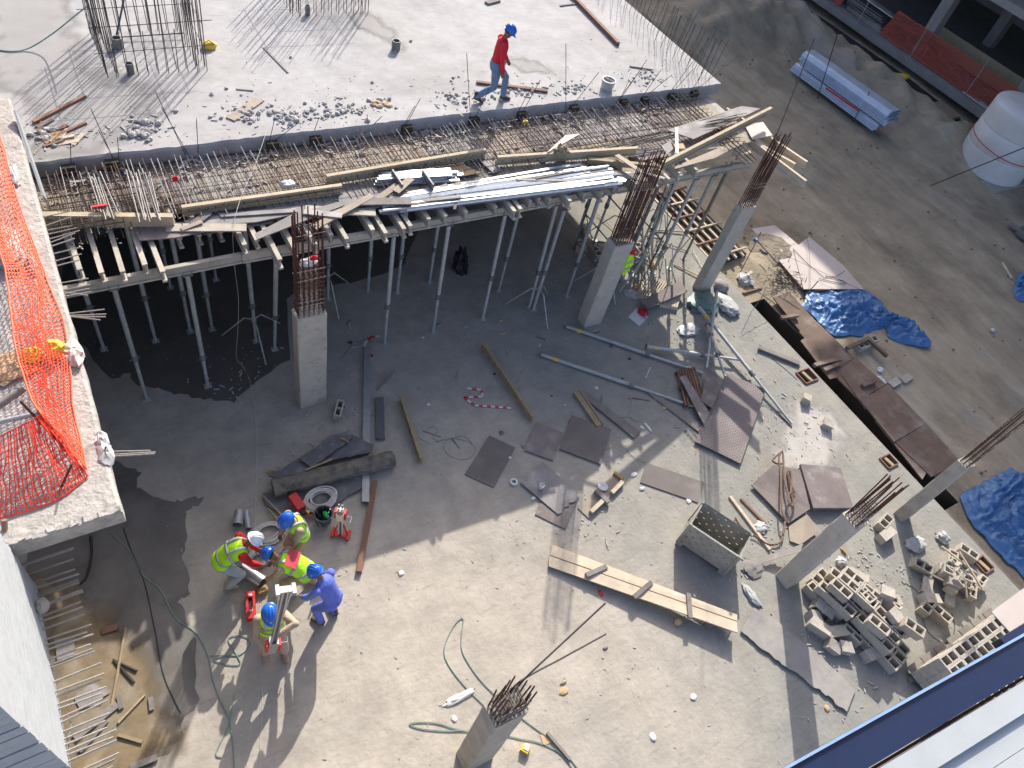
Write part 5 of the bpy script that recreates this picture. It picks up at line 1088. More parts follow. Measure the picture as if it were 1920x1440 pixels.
DK = [([(345, 415), (480, 395), (585, 385), (592, 395), (480, 418), (350, 425)], .02, 'ply_grey', 'grey shuttering strip lying behind the cage column'),
      ([(250, 430), (320, 420), (475, 405), (470, 418), (330, 447), (262, 452)], .01, 'ply_brown', 'dark shuttering board at the front edge by the deep yellow beam'),
      ([(410, 402), (555, 392), (556, 399), (415, 408)], .05, 'ply_grey', 'narrow grey board across the shuttering strip'),
      ([(478, 440), (545, 405), (642, 378), (646, 386), (560, 420), (483, 450)], .06, 'ply_grey', 'long skewed grey board passing behind the column cage'),
      ([(630, 362), (705, 350), (712, 382), (640, 392)], .0, 'ply_grey', 'square grey plywood on the deck beside the stud stack'),
      ([(690, 366), (762, 358), (764, 366), (692, 372)], .08, 'ply_brown', 'short dark board at the end of the stud stack'),
      ([(735, 357), (765, 332), (777, 338), (748, 364)], .16, 'ply_light', 'short light plank lying over the banded studs'),
      ([(880, 285), (895, 275), (940, 320), (925, 326)], .02, 'ply_grey', 'grey board between the two long timber beams'),
      ([(1060, 255), (1088, 252), (1030, 285), (1025, 287)], .25, 'ply_pale', 'thin pale board leaning on the bars above the straw'),
      ([(1152, 293), (1160, 290), (1203, 320), (1198, 324)], .2, 'ply_light', 'small board crossing the brown timber beam'),
      ([(1250, 245), (1390, 200), (1425, 205), (1300, 262)], .22, 'ply_grey', 'long grey board behind the skewed yellow beam'),
      ([(1262, 315), (1385, 262), (1410, 288), (1330, 300), (1265, 318)], .0, 'ply_light', 'wide plywood sheet under the skewed yellow beam'),
      ([(1395, 235), (1430, 230), (1448, 255), (1410, 262)], .02, 'ply_pale', 'pale plywood corner piece beyond the beam cage'),
      ([(1240, 275), (1256, 265), (1262, 280), (1250, 292)], .2, 'ply_grey', 'grey square offcut among the corner rubbish'),
      ([(1262, 272), (1280, 270), (1285, 280), (1266, 280)], .22, 'card', 'torn cardboard among the corner rubbish'),
      ([(1265, 240), (1271, 240), (1272, 288), (1266, 288)], .24, 'paper', 'narrow white strip among the corner rubbish'),
      ([(1120, 322), (1185, 325), (1172, 342), (1125, 345)], .02, 'sheet_pale', 'bright metal sheet at the end of the stud stack'),
      ([(820, 318), (870, 310), (900, 325), (850, 335)], .02, 'card', 'torn plywood scraps between beam and studs')]
for px, dz, m, lb in DK: sheet(px, DZ+.012+dz, .022, m, 'deck_board', lb, 'board', ragged=[0] if m in ('card',) else None)
rr = random.Random(123)
for k in range(26):
    u = rr.uniform(330, 1230); v = 452-(u-330)*.122+rr.uniform(-38, -14); z = DZ+.04+rr.uniform(.0, .10); p = G(u, v, z); th = rr.gauss(.0, .35); L = rr.uniform(.35, 1.5); d = Vector((math.cos(th), math.sin(th), 0))*L
    MB().bar(p-d/2, p+d/2+Vector((0, 0, rr.uniform(-.02, .05))), rr.choice([.05, .08, .14, .2]), .022).jit(.004).build('offcut_board', rr.choice(['ply_grey', 'ply_dusty', 'timber_grey', 'ply_light', 'timber_joist']), label='weathered offcut board thrown on the front of the formwork deck', cat='board', group='offcut boards on the deck front')
# galvanised studs
def stud(parent, p, q, w=.06, h=.035, m='galv', roll=0.0):
    mb = MB(); d = (q-p).normalized(); sd = Vector((d.y, -d.x, 0)).normalized(); up = sd.cross(d)
    if roll: R = Matrix.Rotation(roll, 3, d); sd = R @ sd; up = R @ up
    mb.box((p+q)/2+up*h/2, ((q-p).length, w, .004), (d, -sd, up))
    for s in (-1, 1): mb.box((p+q)/2+sd*s*w/2, ((q-p).length, .004, h), (d, -sd, up))
    return mb.build('stud', m, parent)
rr = random.Random(31)
t = thing('stud_stack', 'large stack of shiny galvanised studs lying along the deck front', 'steel studs', G(940, 358, DZ+.02))
for k in range(34):
    f = k/33; a = G(718+rr.uniform(-8, 45)+f*8, 398-f*28+rr.uniform(-3, 3), DZ+.05); b = G(1130+rr.uniform(-70, 40)-f*18, 350-f*40+rr.uniform(-3, 3), DZ+.05)
    lay = rr.choice([0, 1, 2]); a.z += -.03+.03*lay+rr.uniform(0, .02); b.z += -.03+.03*lay+rr.uniform(0, .02)
    stud(t, a, b, roll=rr.uniform(-.4, .4), m=rr.choice(['galv', 'galv', 'galv', 'sheet_pale']))
t = thing('stud_bundle', 'short banded bundle of galvanised studs behind the big stack', 'steel studs', G(780, 338, DZ+.02))
for k in range(9):
    f = k/8; a = G(692+rr.uniform(0, 25), 346-f*14, DZ+.06); b = G(868+rr.uniform(-35, 5), 338-f*14, DZ+.06); a.z += .04*(k % 3); b.z += .04*(k % 3); stud(t, a, b, m='galv')
for u in (745, 802): MB().box(G(u, 338, DZ+.16), (.035, .5, .16), None).build('band', 'prop_dark', t)
# loose bars at the right of the deck
t = thing('loose_bars', 'loose thin bars lying across the deck toward the slab corner', 'rebar', G(1280, 260, DZ+.1))
for k in range(14): 
    a = G(1100+rr.uniform(-10, 60), 285+rr.uniform(-10, 6), DZ+.12); b = G(1390+rr.uniform(-30, 20), 222+rr.uniform(-12, 14), DZ+.3); stick('bar', a, b, .007, rr.choice(['rebar_dark', 'rebar', 'prop_dark']), t, 5)
crumple('plastic_bag', G(540, 348, DZ+.15), (.13, .1, .05), 'white_plastic', 'white plastic bag caught on the reinforcement mat', 'plastic', 44, .5)
crumple('red_scrap', G(329, 338, DZ+.2), (.05, .05, .05), 'red_cloth', 'small red scrap on the reinforcement mat', 'scrap', 45, .5)
crumple('yellow_scrap', G(985, 230, DZ+.2), (.06, .05, .04), 'yellow', 'small yellow scrap near the slab edge pocket', 'scrap', 46, .5)
# ------------------------------------------------------------------ rubble
STN = []
for k in range(6):
    mb = MB(); mb.ell((0, 0, 0), 1, 1, .75, nu=7, nv=5); mb.v = [p*(1+.35*noise.noise(p*1.7+Vector((k*9, 0, 0)))) for p in mb.v]; mb.sm = [False]*len(mb.f); STN.append(mb.mesh('stone', 'stone'))
def stone(p, s, label, group): 
    o = inst('stone', rr.choice(STN), None, Vector(p)+Vector((0, 0, s*.35)), Euler((rr.uniform(0, .5), rr.uniform(0, .5), rr.uniform(0, 6.28))).to_quaternion(), (s*rr.uniform(.8, 1.3), s*rr.uniform(.7, 1), s*rr.uniform(.6, .9))); return tag(o, label, 'stone', group)
rr = random.Random(99)
for (u, v, n, su, sv, s, lb) in ((265, 245, 26, 32, 18, .075, 'grey concrete lump in the heap near the big starter cage'), (460, 215, 26, 22, 14, .055, 'concrete lump beside the flat board on the slab'), (540, 218, 40, 38, 12, .065, 'concrete lump in the long strip of rubble at the slab edge'), (640, 205, 34, 38, 12, .06, 'concrete lump in the long strip of rubble at the slab edge'), (715, 195, 12, 22, 8, .065, 'concrete lump near the tan scraps'), (860, 185, 14, 25, 12, .055, 'concrete lump behind the walking man'), (900, 180, 14, 30, 10, .05, 'concrete lump at the feet of the walking man'), (975, 170, 22, 20, 8, .055, 'concrete lump in front of the walking man'), (1075, 165, 14, 22, 7, .05, 'concrete lump beyond the dark board'), (1210, 145, 18, 28, 10, .05, 'concrete lump near the slab corner'), (90, 255, 18, 25, 14, .06, 'concrete lump among the splintered boards'), (850, 150, 4, 12, 8, .06, 'concrete lump alone behind the walking man'), (500, 195, 8, 60, 12, .04, 'small concrete lump scattered on the white slab')):
    for _ in range(n):
        p = G(rr.gauss(u, su*.6), rr.gauss(v, sv*.6), SZ)
        if p.y < SY+.12: p.y = SY+.12+rr.random()*.3
        stone(p, s*rr.uniform(.4, 1.12), lb, lb.replace('concrete lump', 'lumps'))
for (u, v) in ((741, 97), (770, 78), (698, 155), (425, 166), (397, 178), (395, 220), (330, 210), (545, 108), (415, 222)): stone(G(u, v, SZ), .045, 'single small stone lying alone on the white slab', 'single stones on the slab')
mb = MB(); rr = random.Random(55)
def grit2(c, n, sx, sy, s0, s1):
    for _ in range(n):
        p = Vector(c)+Vector((rr.gauss(0, sx), rr.gauss(0, sy), 0)); grit(mb, p, rr.uniform(s0, s1))
for _ in range(900): 
    x = rr.uniform(-.4, 14); grit(mb, Vector((x, SY-.08-abs(rr.gauss(0, .25)), DZ+.005+.05*rr.random())), rr.uniform(.01, .045)*(1.3 if noise.noise(Vector((x*1.1, 0, 0))) > 0 else .6))
for (u, v) in ((265, 245), (460, 215), (540, 218), (640, 205), (860, 185), (975, 170), (1075, 165), (1210, 145), (90, 255)): grit2(G(u, v, SZ), 45, .35, .25, .01, .04)
for _ in range(500): grit(mb, Vector((rr.uniform(-.4, 13), rr.uniform(10.6, 12.5), DZ+.01)), rr.uniform(.01, .04))
for _ in range(350): grit(mb, Vector((rr.uniform(-1, 15), SY+.05+abs(rr.gauss(0, 1.0)), SZ)), rr.uniform(.006, .022))
mb.build('rubble_grit', 'stone', label='fine concrete rubble along the slab edge and deck', cat='grit', kind='stuff')
# ------------------------------------------------------------------ on the white slab
def slabstick(a, b, w_, h_, m, lb, nm='board'): beam_px(a, b, SZ, SZ, w_, h_, m, nm, lb, 'timber')
slabstick((1068, -8), (1158, 86), .1, .1, 'timber_red', 'long reddish timber lying on the far part of the white slab')
slabstick((494, 90), (540, 137), .035, .02, 'timber_grey', 'thin dark batten lying alone on the white slab')
slabstick((893, 156), (1026, 173), .09, .05, 'timber_red', 'dark board lying behind the legs of the walking man')
slabstick((443, 168), (475, 171), .03, .02, 'timber_grey', 'short thin strip on the white slab above the flat board')
slabstick((432, 225), (486, 188), .2, .03, 'ply_light', 'flat light board lying among the slab rubble')
slabstick((64, 232), (160, 182), .07, .05, 'timber_red', 'splintered reddish board beside the raised slab')
slabstick((110, 255), (162, 232), .05, .04, 'timber_red', 'short splintered board among the wood scraps')
slabstick((70, 240), (98, 225), .1, .03, 'timber_grey', 'short grey board beside the splintered one')
slabstick((1050, 12), (1080, 8), .06, .03, 'timber_grey', 'short dark strip beside the long reddish timber')
slabstick((912, 8), (935, 2), .14, .05, 'timber_grey', 'dark block of timber on the far white slab')
slabstick((1180, 125), (1225, 132), .05, .03, 'timber_grey', 'short dark strip among rubble near the slab corner')
for k, (u, v, a) in enumerate(((75, 258, .2), (85, 268, .6), (98, 262, .1), (70, 250, 1.2), (92, 248, .4), (105, 270, .0), (137, 272, .9), (82, 275, .3), (110, 262, 1.0))):
    p = G(u, v, SZ+.01); MB().bar(p, p+Vector((math.cos(a), math.sin(a), .05))*.35, .07, .02).jit(.01).build('wood_scrap', RND.choice(['timber_orange', 'timber_pale', 'timber_red']), label='splintered wood scrap in the pile beside the raised slab', cat='wood', group='wood scraps on the slab corner')
for k, (u, v) in enumerate(((700, 197), (712, 200), (722, 196), (730, 199), (705, 192))): 
    p = G(u, v, SZ); crumple('tan_scrap', p, (.08, .07, .03), 'card', 'tan torn scrap in the rubble strip on the slab', 'scrap', 50+k, .4, nu=8, nv=5, flat=1, group='tan scraps on the slab')
def pot(u, v, lb, r=.1): MB().lathe(G(u, v, SZ), [(r*.8, 0), (r, 0), (r, .22), (r*.82, .22), (r*.78, .02), (0, .02)], 14).build('pipe_sleeve', 'prop_dark', label=lb, cat='pipe')
pot(742, 93, 'dark round pipe sleeve standing open on the white slab'); pot(222, 90, 'dark pipe sleeve inside the large starter cage'); pot(246, 138, 'dark pipe sleeve in front of the large starter cage', .07); pot(577, 28, 'dark pipe sleeve beside the second starter cage', .06)
crumple('yellow_bag', G(393, 90, SZ), (.15, .12, .1), 'yellow', 'crumpled yellow bag beside the large starter cage', 'bag', 61, .35)
t = thing('paint_bucket', 'white stained bucket lying at the slab edge', 'bucket', G(1137, 166, SZ)); MB().lathe(G(1137, 166, SZ), [(0, .0), (.15, 0), (.17, .23), (.18, .24), (.155, .24), (.14, .03), (0, .03)], 16).build('pail', 'white_plastic', t); MB().tube([G(1137, 166, SZ)+Vector((.18, 0, .32)), G(1137, 166, SZ)+Vector((0, -.25, .3)), G(1137, 166, SZ)+Vector((-.18, 0, .32))], .006, 5).build('handle', 'steel', t)
hose([(-20, 90), (20, 96), (55, 90), (100, 62), (140, 30), (168, 8)], SZ+.01, .02, 'hose', 'hose', 'green hose leading to the large starter cage', zs_=[SZ+.02, SZ+.02, SZ+.05, SZ+.3, SZ+.7, SZ+1.0])
mat('slab_damp', (.285, .272, .255), .85, .1, 1.2, bump=.2, bscale=20, fade=True)
stain('damp_patch', [(-60, -60), (120, -60), (165, 60), (200, 140), (310, 160), (330, 200), (290, 235), (200, 290), (130, 305), (60, 300), (40, 200), (0, 180), (-60, 100)], SZ+.003, 'slab_damp', .5, .12)
stain('damp_patch', [(640, 20), (690, 25), (750, 60), (765, 100), (720, 80), (660, 45)], SZ+.003, 'slab_damp', .2, .12)
stain('damp_patch', [(940, 110), (1010, 110), (1040, 140), (980, 140)], SZ+.003, 'slab_damp', .2, .12)
# ================================================================== RAISED SLAB ON THE LEFT: NETS AND POLES
def net(name, edgeA, edgeB, na, nb, m, label, r=.007, bulge=.06, seed=0, parent=None, wave=.0, hang=0):
    """plastic safety netting: strands between two edge curves with oval holes"""
    A = smooth_path(edgeA, 10); B = smooth_path(edgeB, 10)
    def at(C, f): x = f*(len(C)-1); i = min(int(x), len(C)-2); return C[i].lerp(C[i+1], x-i)
    def S(f, g):
        p = at(A, f).lerp(at(B, f), g); b_ = noise.noise(Vector((f*9+seed, g*2.2, seed)))+.5*noise.noise(Vector((f*30, g*5, seed+3)))
        n_ = Vector((.75, .2, .62)); return p+n_*bulge*b_*(.3+math.sin(math.pi*g))
    mb = MB()
    for j in range(nb+1):
        pts = [S(i/(na*2), min(1, max(0, (j+.26*(1 if i % 2 else -1)*(0 if j in (0, nb) else (1 if 1 else -1)))/nb))) for i in range(na*2+1)]
        if 1: mb.tube(pts, r*(1.5 if j in (0, nb) else 1), 4, smooth=True)
    for i in range(na+1):
        pts = [S((i+.0)/na, k/(nb*2)) for k in range(nb*2+1)]; mb.tube(pts, r*.9, 4)
    return mb.build(name, m, label=label, cat='safety net')
nA = [G(u, v, LZ+.03) for u, v in ((-30, 150), (5, 275), (35, 380), (75, 490), (118, 600), (130, 690), (140, 775), (163, 880))]
nB = [G(u, v, LZ+.62) for u, v in ((-95, 200), (-60, 300), (-25, 400), (5, 490), (20, 580), (28, 640), (48, 720), (75, 775))]
net('safety_net', nA, nB, 95, 15, 'orange_net', 'long orange plastic safety net sagging along the raised slab edge', .0075, .10, 2)
nA = [G(u, v, LZ+.02) for u, v in ((-60, 990), (0, 972), (60, 955), (110, 935), (150, 905), (165, 892))]
nB = [G(u, v, LZ+.6) for u, v in ((-60, 850), (0, 818), (35, 800), (60, 788), (74, 778), (80, 776))]
mat('net_red', (.80, .06, .03), .6, .12, 12, bump=0)
net('safety_net', nA, nB, 30, 13, 'net_red', 'red orange safety net panel closing the end of the raised slab', .0075, .06, 5)
t = thing('guard_post', 'grey scaffold tube with a rusty bar post holding the safety nets', 'post', G(72, 785, LZ))
MB().tube([GV(-40, 800, y=G(70, 780, LZ+.5).y+.1), G(72, 775, LZ+.55)], .03, 10).build('tube', 'galv_dull', t)
MB().tube([G(38, 752, LZ+.75), G(130, 850, LZ+.0)], .016, 7).build('post', 'rebar_rust', t); MB().tube([G(72, 770, LZ+.6), G(74, 815, LZ+.1)], .014, 7).build('clamp_bar', 'prop_dark', t)
MB().tube([G(112, 920, LZ+.01), G(135, 870, LZ+.3)], .014, 7).build('stay', 'rebar_rust', t)
MB().tube([G(-40, 785, LZ+.4), G(45, 728, LZ+.5)], .045, 10).build('scaffold_tube', 'timber_grey', label='weathered thick pole lying across the raised slab behind the net', cat='pole')
crumple('paper_sack', G(138, 665, LZ), (.12, .22, .08), 'ply_pale', 'crumpled brown paper sack lying over the raised slab edge', 'sack', 71, .5, flat=1)
crumple('paper_sack', G(15, 695, LZ), (.3, .22, .07), 'card', 'torn brown paper sack under the net on the raised slab', 'sack', 72, .7, flat=1)
crumple('yellow_bag', G(62, 672, LZ+.02), (.13, .12, .1), 'yellow', 'yellow plastic heap behind the net beside the torn sack', 'bag', 73, .3)
crumple('yellow_bag', G(105, 660, LZ+.05), (.12, .12, .12), 'yellow', 'yellow plastic heap behind the net beside the edge sack', 'bag', 74, .3)
crumple('plastic_bag', G(10, 470, LZ+.05), (.25, .4, .12), 'white_plastic', 'white plastic sheeting caught under the orange net', 'plastic', 75, .4)
crumple('plastic_bag', G(28, 330, LZ), (.06, .3, .04), 'white_plastic', 'thin white plastic strip beside the orange net', 'plastic', 76, .4)
crumple('plastic_bag', G(62, 500, LZ), (.06, .22, .05), 'white_plastic', 'small white plastic strip at the net foot', 'plastic', 77, .4)
MB().bar(G(30, 212, SZ+.5), G(84, 372, DZ+.3), .14, .03, up=(1, 0, .2)).build('leaning_board', 'sheet_pale', label='long pale board leaning on edge against the raised slab', cat='board')
MB().tube([G(8, 975, LZ+.1), G(12, 1040, 4.0), G(22, 1105, 3.5)], .03, 8).jit(.004).build('rope', 'rope', label='thick rope hanging down the end of the raised slab', cat='rope')
hose([(128, 1340), (133, 1365), (126, 1390), (135, 1410)], 3.4, .008, 'hose', 'wire', 'thin green wire hanging on the board marked wall', 'wire')
# ================================================================== THE TRACK ON THE RIGHT
def drape(name, pairs, z, m, label, cat, amp=.16, seed=0, nx=10, ny=60):
    A = smooth_path([G(*a, z) for a, b in pairs], 10); B = smooth_path([G(*b, z) for a, b in pairs], 10); n = len(A); mb = MB()
    for i in range(n*2-1):
        f = i/2; k = int(f); a = A[k].lerp(A[min(k+1, n-1)], f-k); b = B[k].lerp(B[min(k+1, n-1)], f-k)
        for j in range(ny+1):
            g = j/ny; p = a.lerp(b, g); e = min(1, 4*min(g, 1-g)+.12)*min(1, 4*min(i, n*2-2-i)/(n*2)+.2)
            q = Vector((p.x*1.9, p.y*1.9, seed)); w1 = noise.noise(q*.6)*1.3; w2 = noise.noise(q*.6+Vector((9, 4, 0)))*1.3
            rdg = lambda x_: (1-min(1, abs(x_)*3.2))**2
            h = .25+.5*abs(noise.noise(q*.8))+.55*rdg(noise.noise(Vector((q.x*.5+w1, q.y*1.7+w2, seed))))+.45*rdg(noise.noise(Vector((q.x*1.8+w2, q.y*.7+w1, seed+4))))+.16*rdg(noise.noise(Vector((q.x*2.6+2*w1, q.y*3.1-w2, seed+8))))+.04*noise.noise(q*5)
            wob = Vector((noise.noise(q*1.7+Vector((3, 0, 0))), noise.noise(q*1.7+Vector((0, 7, 0))), 0))*.10*(1-e+.15)
            mb.v.append(p+wob+Vector((0, 0, .02+e*h*amp)))
    for i in range(n*2-2):
        for j in range(ny): mb.f.append((i*(ny+1)+j, i*(ny+1)+j+1, (i+1)*(ny+1)+j+1, (i+1)*(ny+1)+j)); mb.sm.append(True)
    o = mb.build(name, m, label=label, cat=cat); s = o.modifiers.new('thickness', 'SOLIDIFY'); s.thickness = .012; s.offset = 1; return o
drape('tarpaulin', [((1512, 545), (1504, 575)), ((1555, 540), (1532, 606)), ((1612, 541), (1565, 632)), ((1645, 563), (1622, 629)), ((1668, 592), (1658, 618)), ((1698, 600), (1664, 634)), ((1726, 622), (1708, 650)), ((1750, 645), (1743, 655))], GZ, 'tarp', 'crumpled blue tarpaulin on the track beside the pale boards', 'tarpaulin', .2, 2)
drape('tarpaulin', [((1890, 878), (1798, 932)), ((1910, 885), (1805, 955)), ((1930, 900), (1835, 1000)), ((1965, 950), (1872, 1042)), ((1985, 1020), (1918, 1082))], GZ, 'tarp', 'large crumpled blue tarpaulin beside the slim edge column', 'tarpaulin', .24, 6)
drape('tarpaulin', [((1903, 520), (1898, 540)), ((1925, 512), (1905, 562)), ((1950, 520), (1935, 572))], GZ, 'tarp', 'small blue tarpaulin bundle across the track', 'tarpaulin', .2, 9)
sheet([(1409, 430), (1452, 423), (1545, 500), (1503, 540)], GZ+.12, .025, 'ply_pale', 'plywood_sheet', 'long pale pinkish board in sun at the track edge', 'plywood')
sheet([(1516, 445), (1580, 498), (1619, 543), (1506, 543), (1487, 468)], GZ+.15, .025, 'ply_pale', 'plywood_sheet', 'wide pale pinkish board half in shade above the blue tarpaulin', 'plywood')
def zbar(px, z, r, m, lb, cat='rebar', zs_=None): hose(px, z, r, m, 'bent_bar', lb, cat, zs_=zs_, sub=2)
zbar([(1487, 466), (1545, 520), (1584, 508)], GZ+.2, .012, 'rebar_dark', 'thin dark bar lying bent on the wide pale board'); zbar([(1535, 522), (1584, 533), (1580, 526), (1547, 517)], GZ+.2, .014, 'rebar_dark', 'hairpin shaped dark bar on the wide pale board'); zbar([(1474, 447), (1514, 445), (1519, 545)], GZ+.3, .01, 'rebar_dark', 'thin guard bar crossing above the pale boards')
zbar([(1420, 455), (1618, 545)], GZ+.35, .008, 'rebar_dark', 'thin straight bar crossing both pale boards')
t = thing('guard_rail', 'rusty bar post with a red rail beside the trench', 'post', G(1383, 520, GZ)); MB().tube([G(1383, 520, GZ), G(1427, 435, GZ+.85)], .014, 7).build('post', 'rebar', t); MB().tube([G(1420, 452, GZ+.75), G(1505, 545, GZ+.45)], .014, 7).build('rail', 'rebar_rust', t); MB().box(G(1417, 450, GZ+.78), (.1, .1, .1)).build('tie', 'tarp', t)
t = thing('guard_rail', 'short bar post standing by the blue tarpaulin end of the trench', 'post', G(1505, 560, GZ)); MB().tube([G(1505, 560, GZ), G(1534, 527, GZ+.6)], .014, 7).build('post', 'rebar', t); MB().tube([G(1515, 548, GZ+.35), G(1560, 542, GZ+.3)], .012, 7).build('rail', 'rebar_rust', t)
zbar([(1390, 625), (1434, 548), (1500, 540)], GZ, .01, 'rebar_dark', 'thin wire stretched over the trench end', 'wire', [0.05, .5, .3])
beam_px((1398, 518), (1432, 496), GZ+.05, GZ+.05, .09, .05, 'timber_pale', 'timber', 'short pale timber on the sunny soil', 'timber')
MB().bar(G(1393, 550, GZ+.05), G(1428, 540, GZ+.05), .05, .05).build('batten', 'timber_red', label='red batten lying on soil at the trench end', cat='timber')
rr = random.Random(8); t = thing('brush_heap', 'heap of grey dry twigs at the end of the trench', 'twigs', G(1465, 520, GZ)); mb = MB(); c = G(1465, 525, GZ)
for _ in range(170): p = c+Vector((rr.gauss(0, .35), rr.gauss(0, .25), .03+abs(rr.gauss(0, .1)))); mb.tube([p, p+Vector((rr.gauss(0, .22), rr.gauss(0, .22), rr.uniform(-.02, .06)))], .008, 4)
mb.build('twigs', 'rebar_dark', t)
crumple('soil_pile', G(1440, 470, GZ), (.9, .8, .12), 'soil', 'low pile of pale soil beside the corner column', 'soil', 81, .4); tag(col.objects[-1], None)
# brown walkway panels beside the trench
t = thing('walkway', 'brown shuttering boards laid as a walkway along the trench', 'walkway', (16.6, 5, GZ))
WP = [[(1449, 560), (1478, 548), (1530, 605), (1499, 622)], [(1497, 623), (1531, 605), (1600, 672), (1560, 700)], [(1500, 640), (1512, 633), (1572, 708), (1555, 712)], [(1558, 700), (1602, 671), (1660, 722), (1610, 752)], [(1577, 705), (1600, 700), (1640, 760), (1622, 768)], [(1612, 752), (1664, 722), (1735, 795), (1675, 830)], [(1640, 790), (1672, 828), (1740, 880), (1728, 900)], [(1676, 829), (1736, 796), (1800, 868), (1745, 895)]]
for i, px in enumerate(WP): MB().prism(pxs(px, GZ+.12+.02*(i % 3)), .035).build('board', 'walk_brown', t)
for a, b, lb in (((1525, 687), (1575, 675), 'weathered brown timber lying across the walkway'), ((1543, 696), (1572, 684), 'second weathered timber lying across the walkway'), ((1586, 655), (1628, 636), 'brown timber lying behind the pair of blocks'), ((1625, 637), (1662, 670), 'thin brown timber leaning by the pair of blocks'), ((1463, 598), (1495, 593), 'short brown timber bridging the trench'), ((1615, 725), (1640, 715), 'short rusty timber on the walkway')):
    beam_px(a, b, GZ+.2, GZ+.2, .1, .08, 'walk_brown', 'timber', lb, 'timber')
for k in range(7):
    y = 2+k*.95; MB().bar((FX+.02, y, -.75), (TR[1]-.02, y+.2, -.8), .09, .09).build('trench_brace', 'walk_brown', label='brown timber strut wedged across the trench', cat='timber', group='struts across the trench')
for (u, v, s) in ((1650, 695, .12), (1647, 712, .14), (1655, 718, .1), (1860, 620, .08), (1500, 505, .06)): crumple('paper_scrap', G(u, v, GZ+.02), (s, s*.8, .05), 'paper', 'white torn paper beside the walkway timbers', 'scrap', u, .5, nu=9, nv=6, flat=1, group='white papers by the walkway')
# stack of metal deck sheets
def deck_bundle(a, b, wdt, z, n, label, wave=.09):
    p, q = G(*a, z), G(*b, z); t = thing('metal_deck_stack', label, 'metal sheets', (p+q)/2); d = (q-p).normalized(); sd = Vector((d.y, -d.x, 0))*-1
    prof = []; 
    for k, (x, h) in enumerate(((0, 0), (.04, 0), (.12, .12), (.18, .14), (.24, .16), (.76, .16), (.82, .14), (.88, .12), (.96, 0), (1, 0))): prof.append((x*wdt, h*wave/.09))
    for s in range(n):
        mb = MB(); off = RND.uniform(-.12, .12)
        for e in (p+d*off, q+d*off):
            for x, h in prof: mb.v.append(e+sd*x+Vector((0, 0, h+.085*s)))
            for x, h in prof: mb.v.append(e+sd*x+Vector((0, 0, h+.085*s-.012)))
        m_ = len(prof)
        for i in range(m_-1): mb.f += [(i, 2*m_+i, 2*m_+i+1, i+1), (m_+i, m_+i+1, 3*m_+i+1, 3*m_+i), (i, i+1, m_+i+1, m_+i), (2*m_+i, 3*m_+i, 3*m_+i+1, 2*m_+i+1)]; mb.sm += [False]*4
        mb.f += [(0, m_, 3*m_, 2*m_), (m_-1, 3*m_-1, 4*m_-1, 2*m_-1)]; mb.sm += [False]*2
        mb.build('sheet', 'sheet_blue', t)
    return t
deck_bundle((1497, 120), (1656, 235), .95, .3, 5, 'tall stack of pale blue metal deck sheets on the track')
deck_bundle((1484, 133), (1640, 248), .6, -.12, 3, 'low stack of pale blue metal deck sheets in front of the tall one')
MB().bar(G(1548, 165, .25), G(1610, 208, .25), .05, .05).build('red_pipe', 'red', label='thin red pipe lying between the two metal sheet stacks', cat='pipe')
for a, b, lb in (((1533, 185), (1572, 58), 'rusty stake standing against the metal sheet stacks'), ((1597, 232), (1631, 172), 'dark stake standing at the front of the metal sheet stacks')):
    p = G(*a, GZ); MB().tube([p, GV(*b, y=p.y+.2)], .018, 7).build('stake', 'rebar_rust' if 'rusty' in lb else 'rebar_dark', label=lb, cat='stake')
for k, (a, b) in enumerate((((1690, 218), (1770, 252)), ((1692, 222), (1790, 262)), ((1700, 226), (1830, 268)), ((1705, 220), (1740, 240)))): MB().tube([G(*a, .05), G(*b, -.1)], .025, 7).build('conduit', 'galv_dull', label='thin grey conduit lying between the sheet stacks and the tank', cat='pipe', group='conduits by the tank')
# white tank
tc = Vector((31.4, 11.25, GZ)); t = thing('water_tank', 'tall white plastic tank with red strap lines across the track', 'tank', tc); R_ = 1.35
MB().lathe(tc, [(0, .1), (R_*.985, .1), (R_, .13), (R_, .16), (R_, .3), (R_, .88), (R_, .9), (R_*.985, .93), (R_, .96), (R_, 1.7), (R_*.985, 1.73), (R_, 1.76), (R_, 1.8), (R_, 2.3), (R_, 2.5), (R_*.985, 2.55), (R_*.95, 2.6), (R_*.6, 2.68), (R_*.25, 2.7), (R_*.25, 2.8), (0, 2.8)], 40).build('shell', 'tank', t)
for z_ in (1.15,): MB().tube([tc+Vector((math.cos(a/24*6.283)*(R_+.012), math.sin(a/24*6.283)*(R_+.012), z_+.12*math.sin(a/24*6.283))) for a in range(24)], .018, 5, closed=True).build('strap', 'red', t)
MB().box(tc+Vector((-R_*.80, -R_*.62, 2.3)), (.32, .02, .4), (Vector((.62, -.78, 0)), Vector((.78, .62, 0)), Vector((0, 0, 1)))).build('label_plate', 'paper', t)
MB().tube([G(1745, 348, GZ), GV(1925, 275, y=8.9)], .02, 6).build('stay_bar', 'rebar_dark', label='dark stay bar leaning in front of the white tank', cat='rebar')
MB().box(tc+Vector((.0, 0, .05)), (2.7, 2.7, .1)).build('tank_base', 'concrete', t)
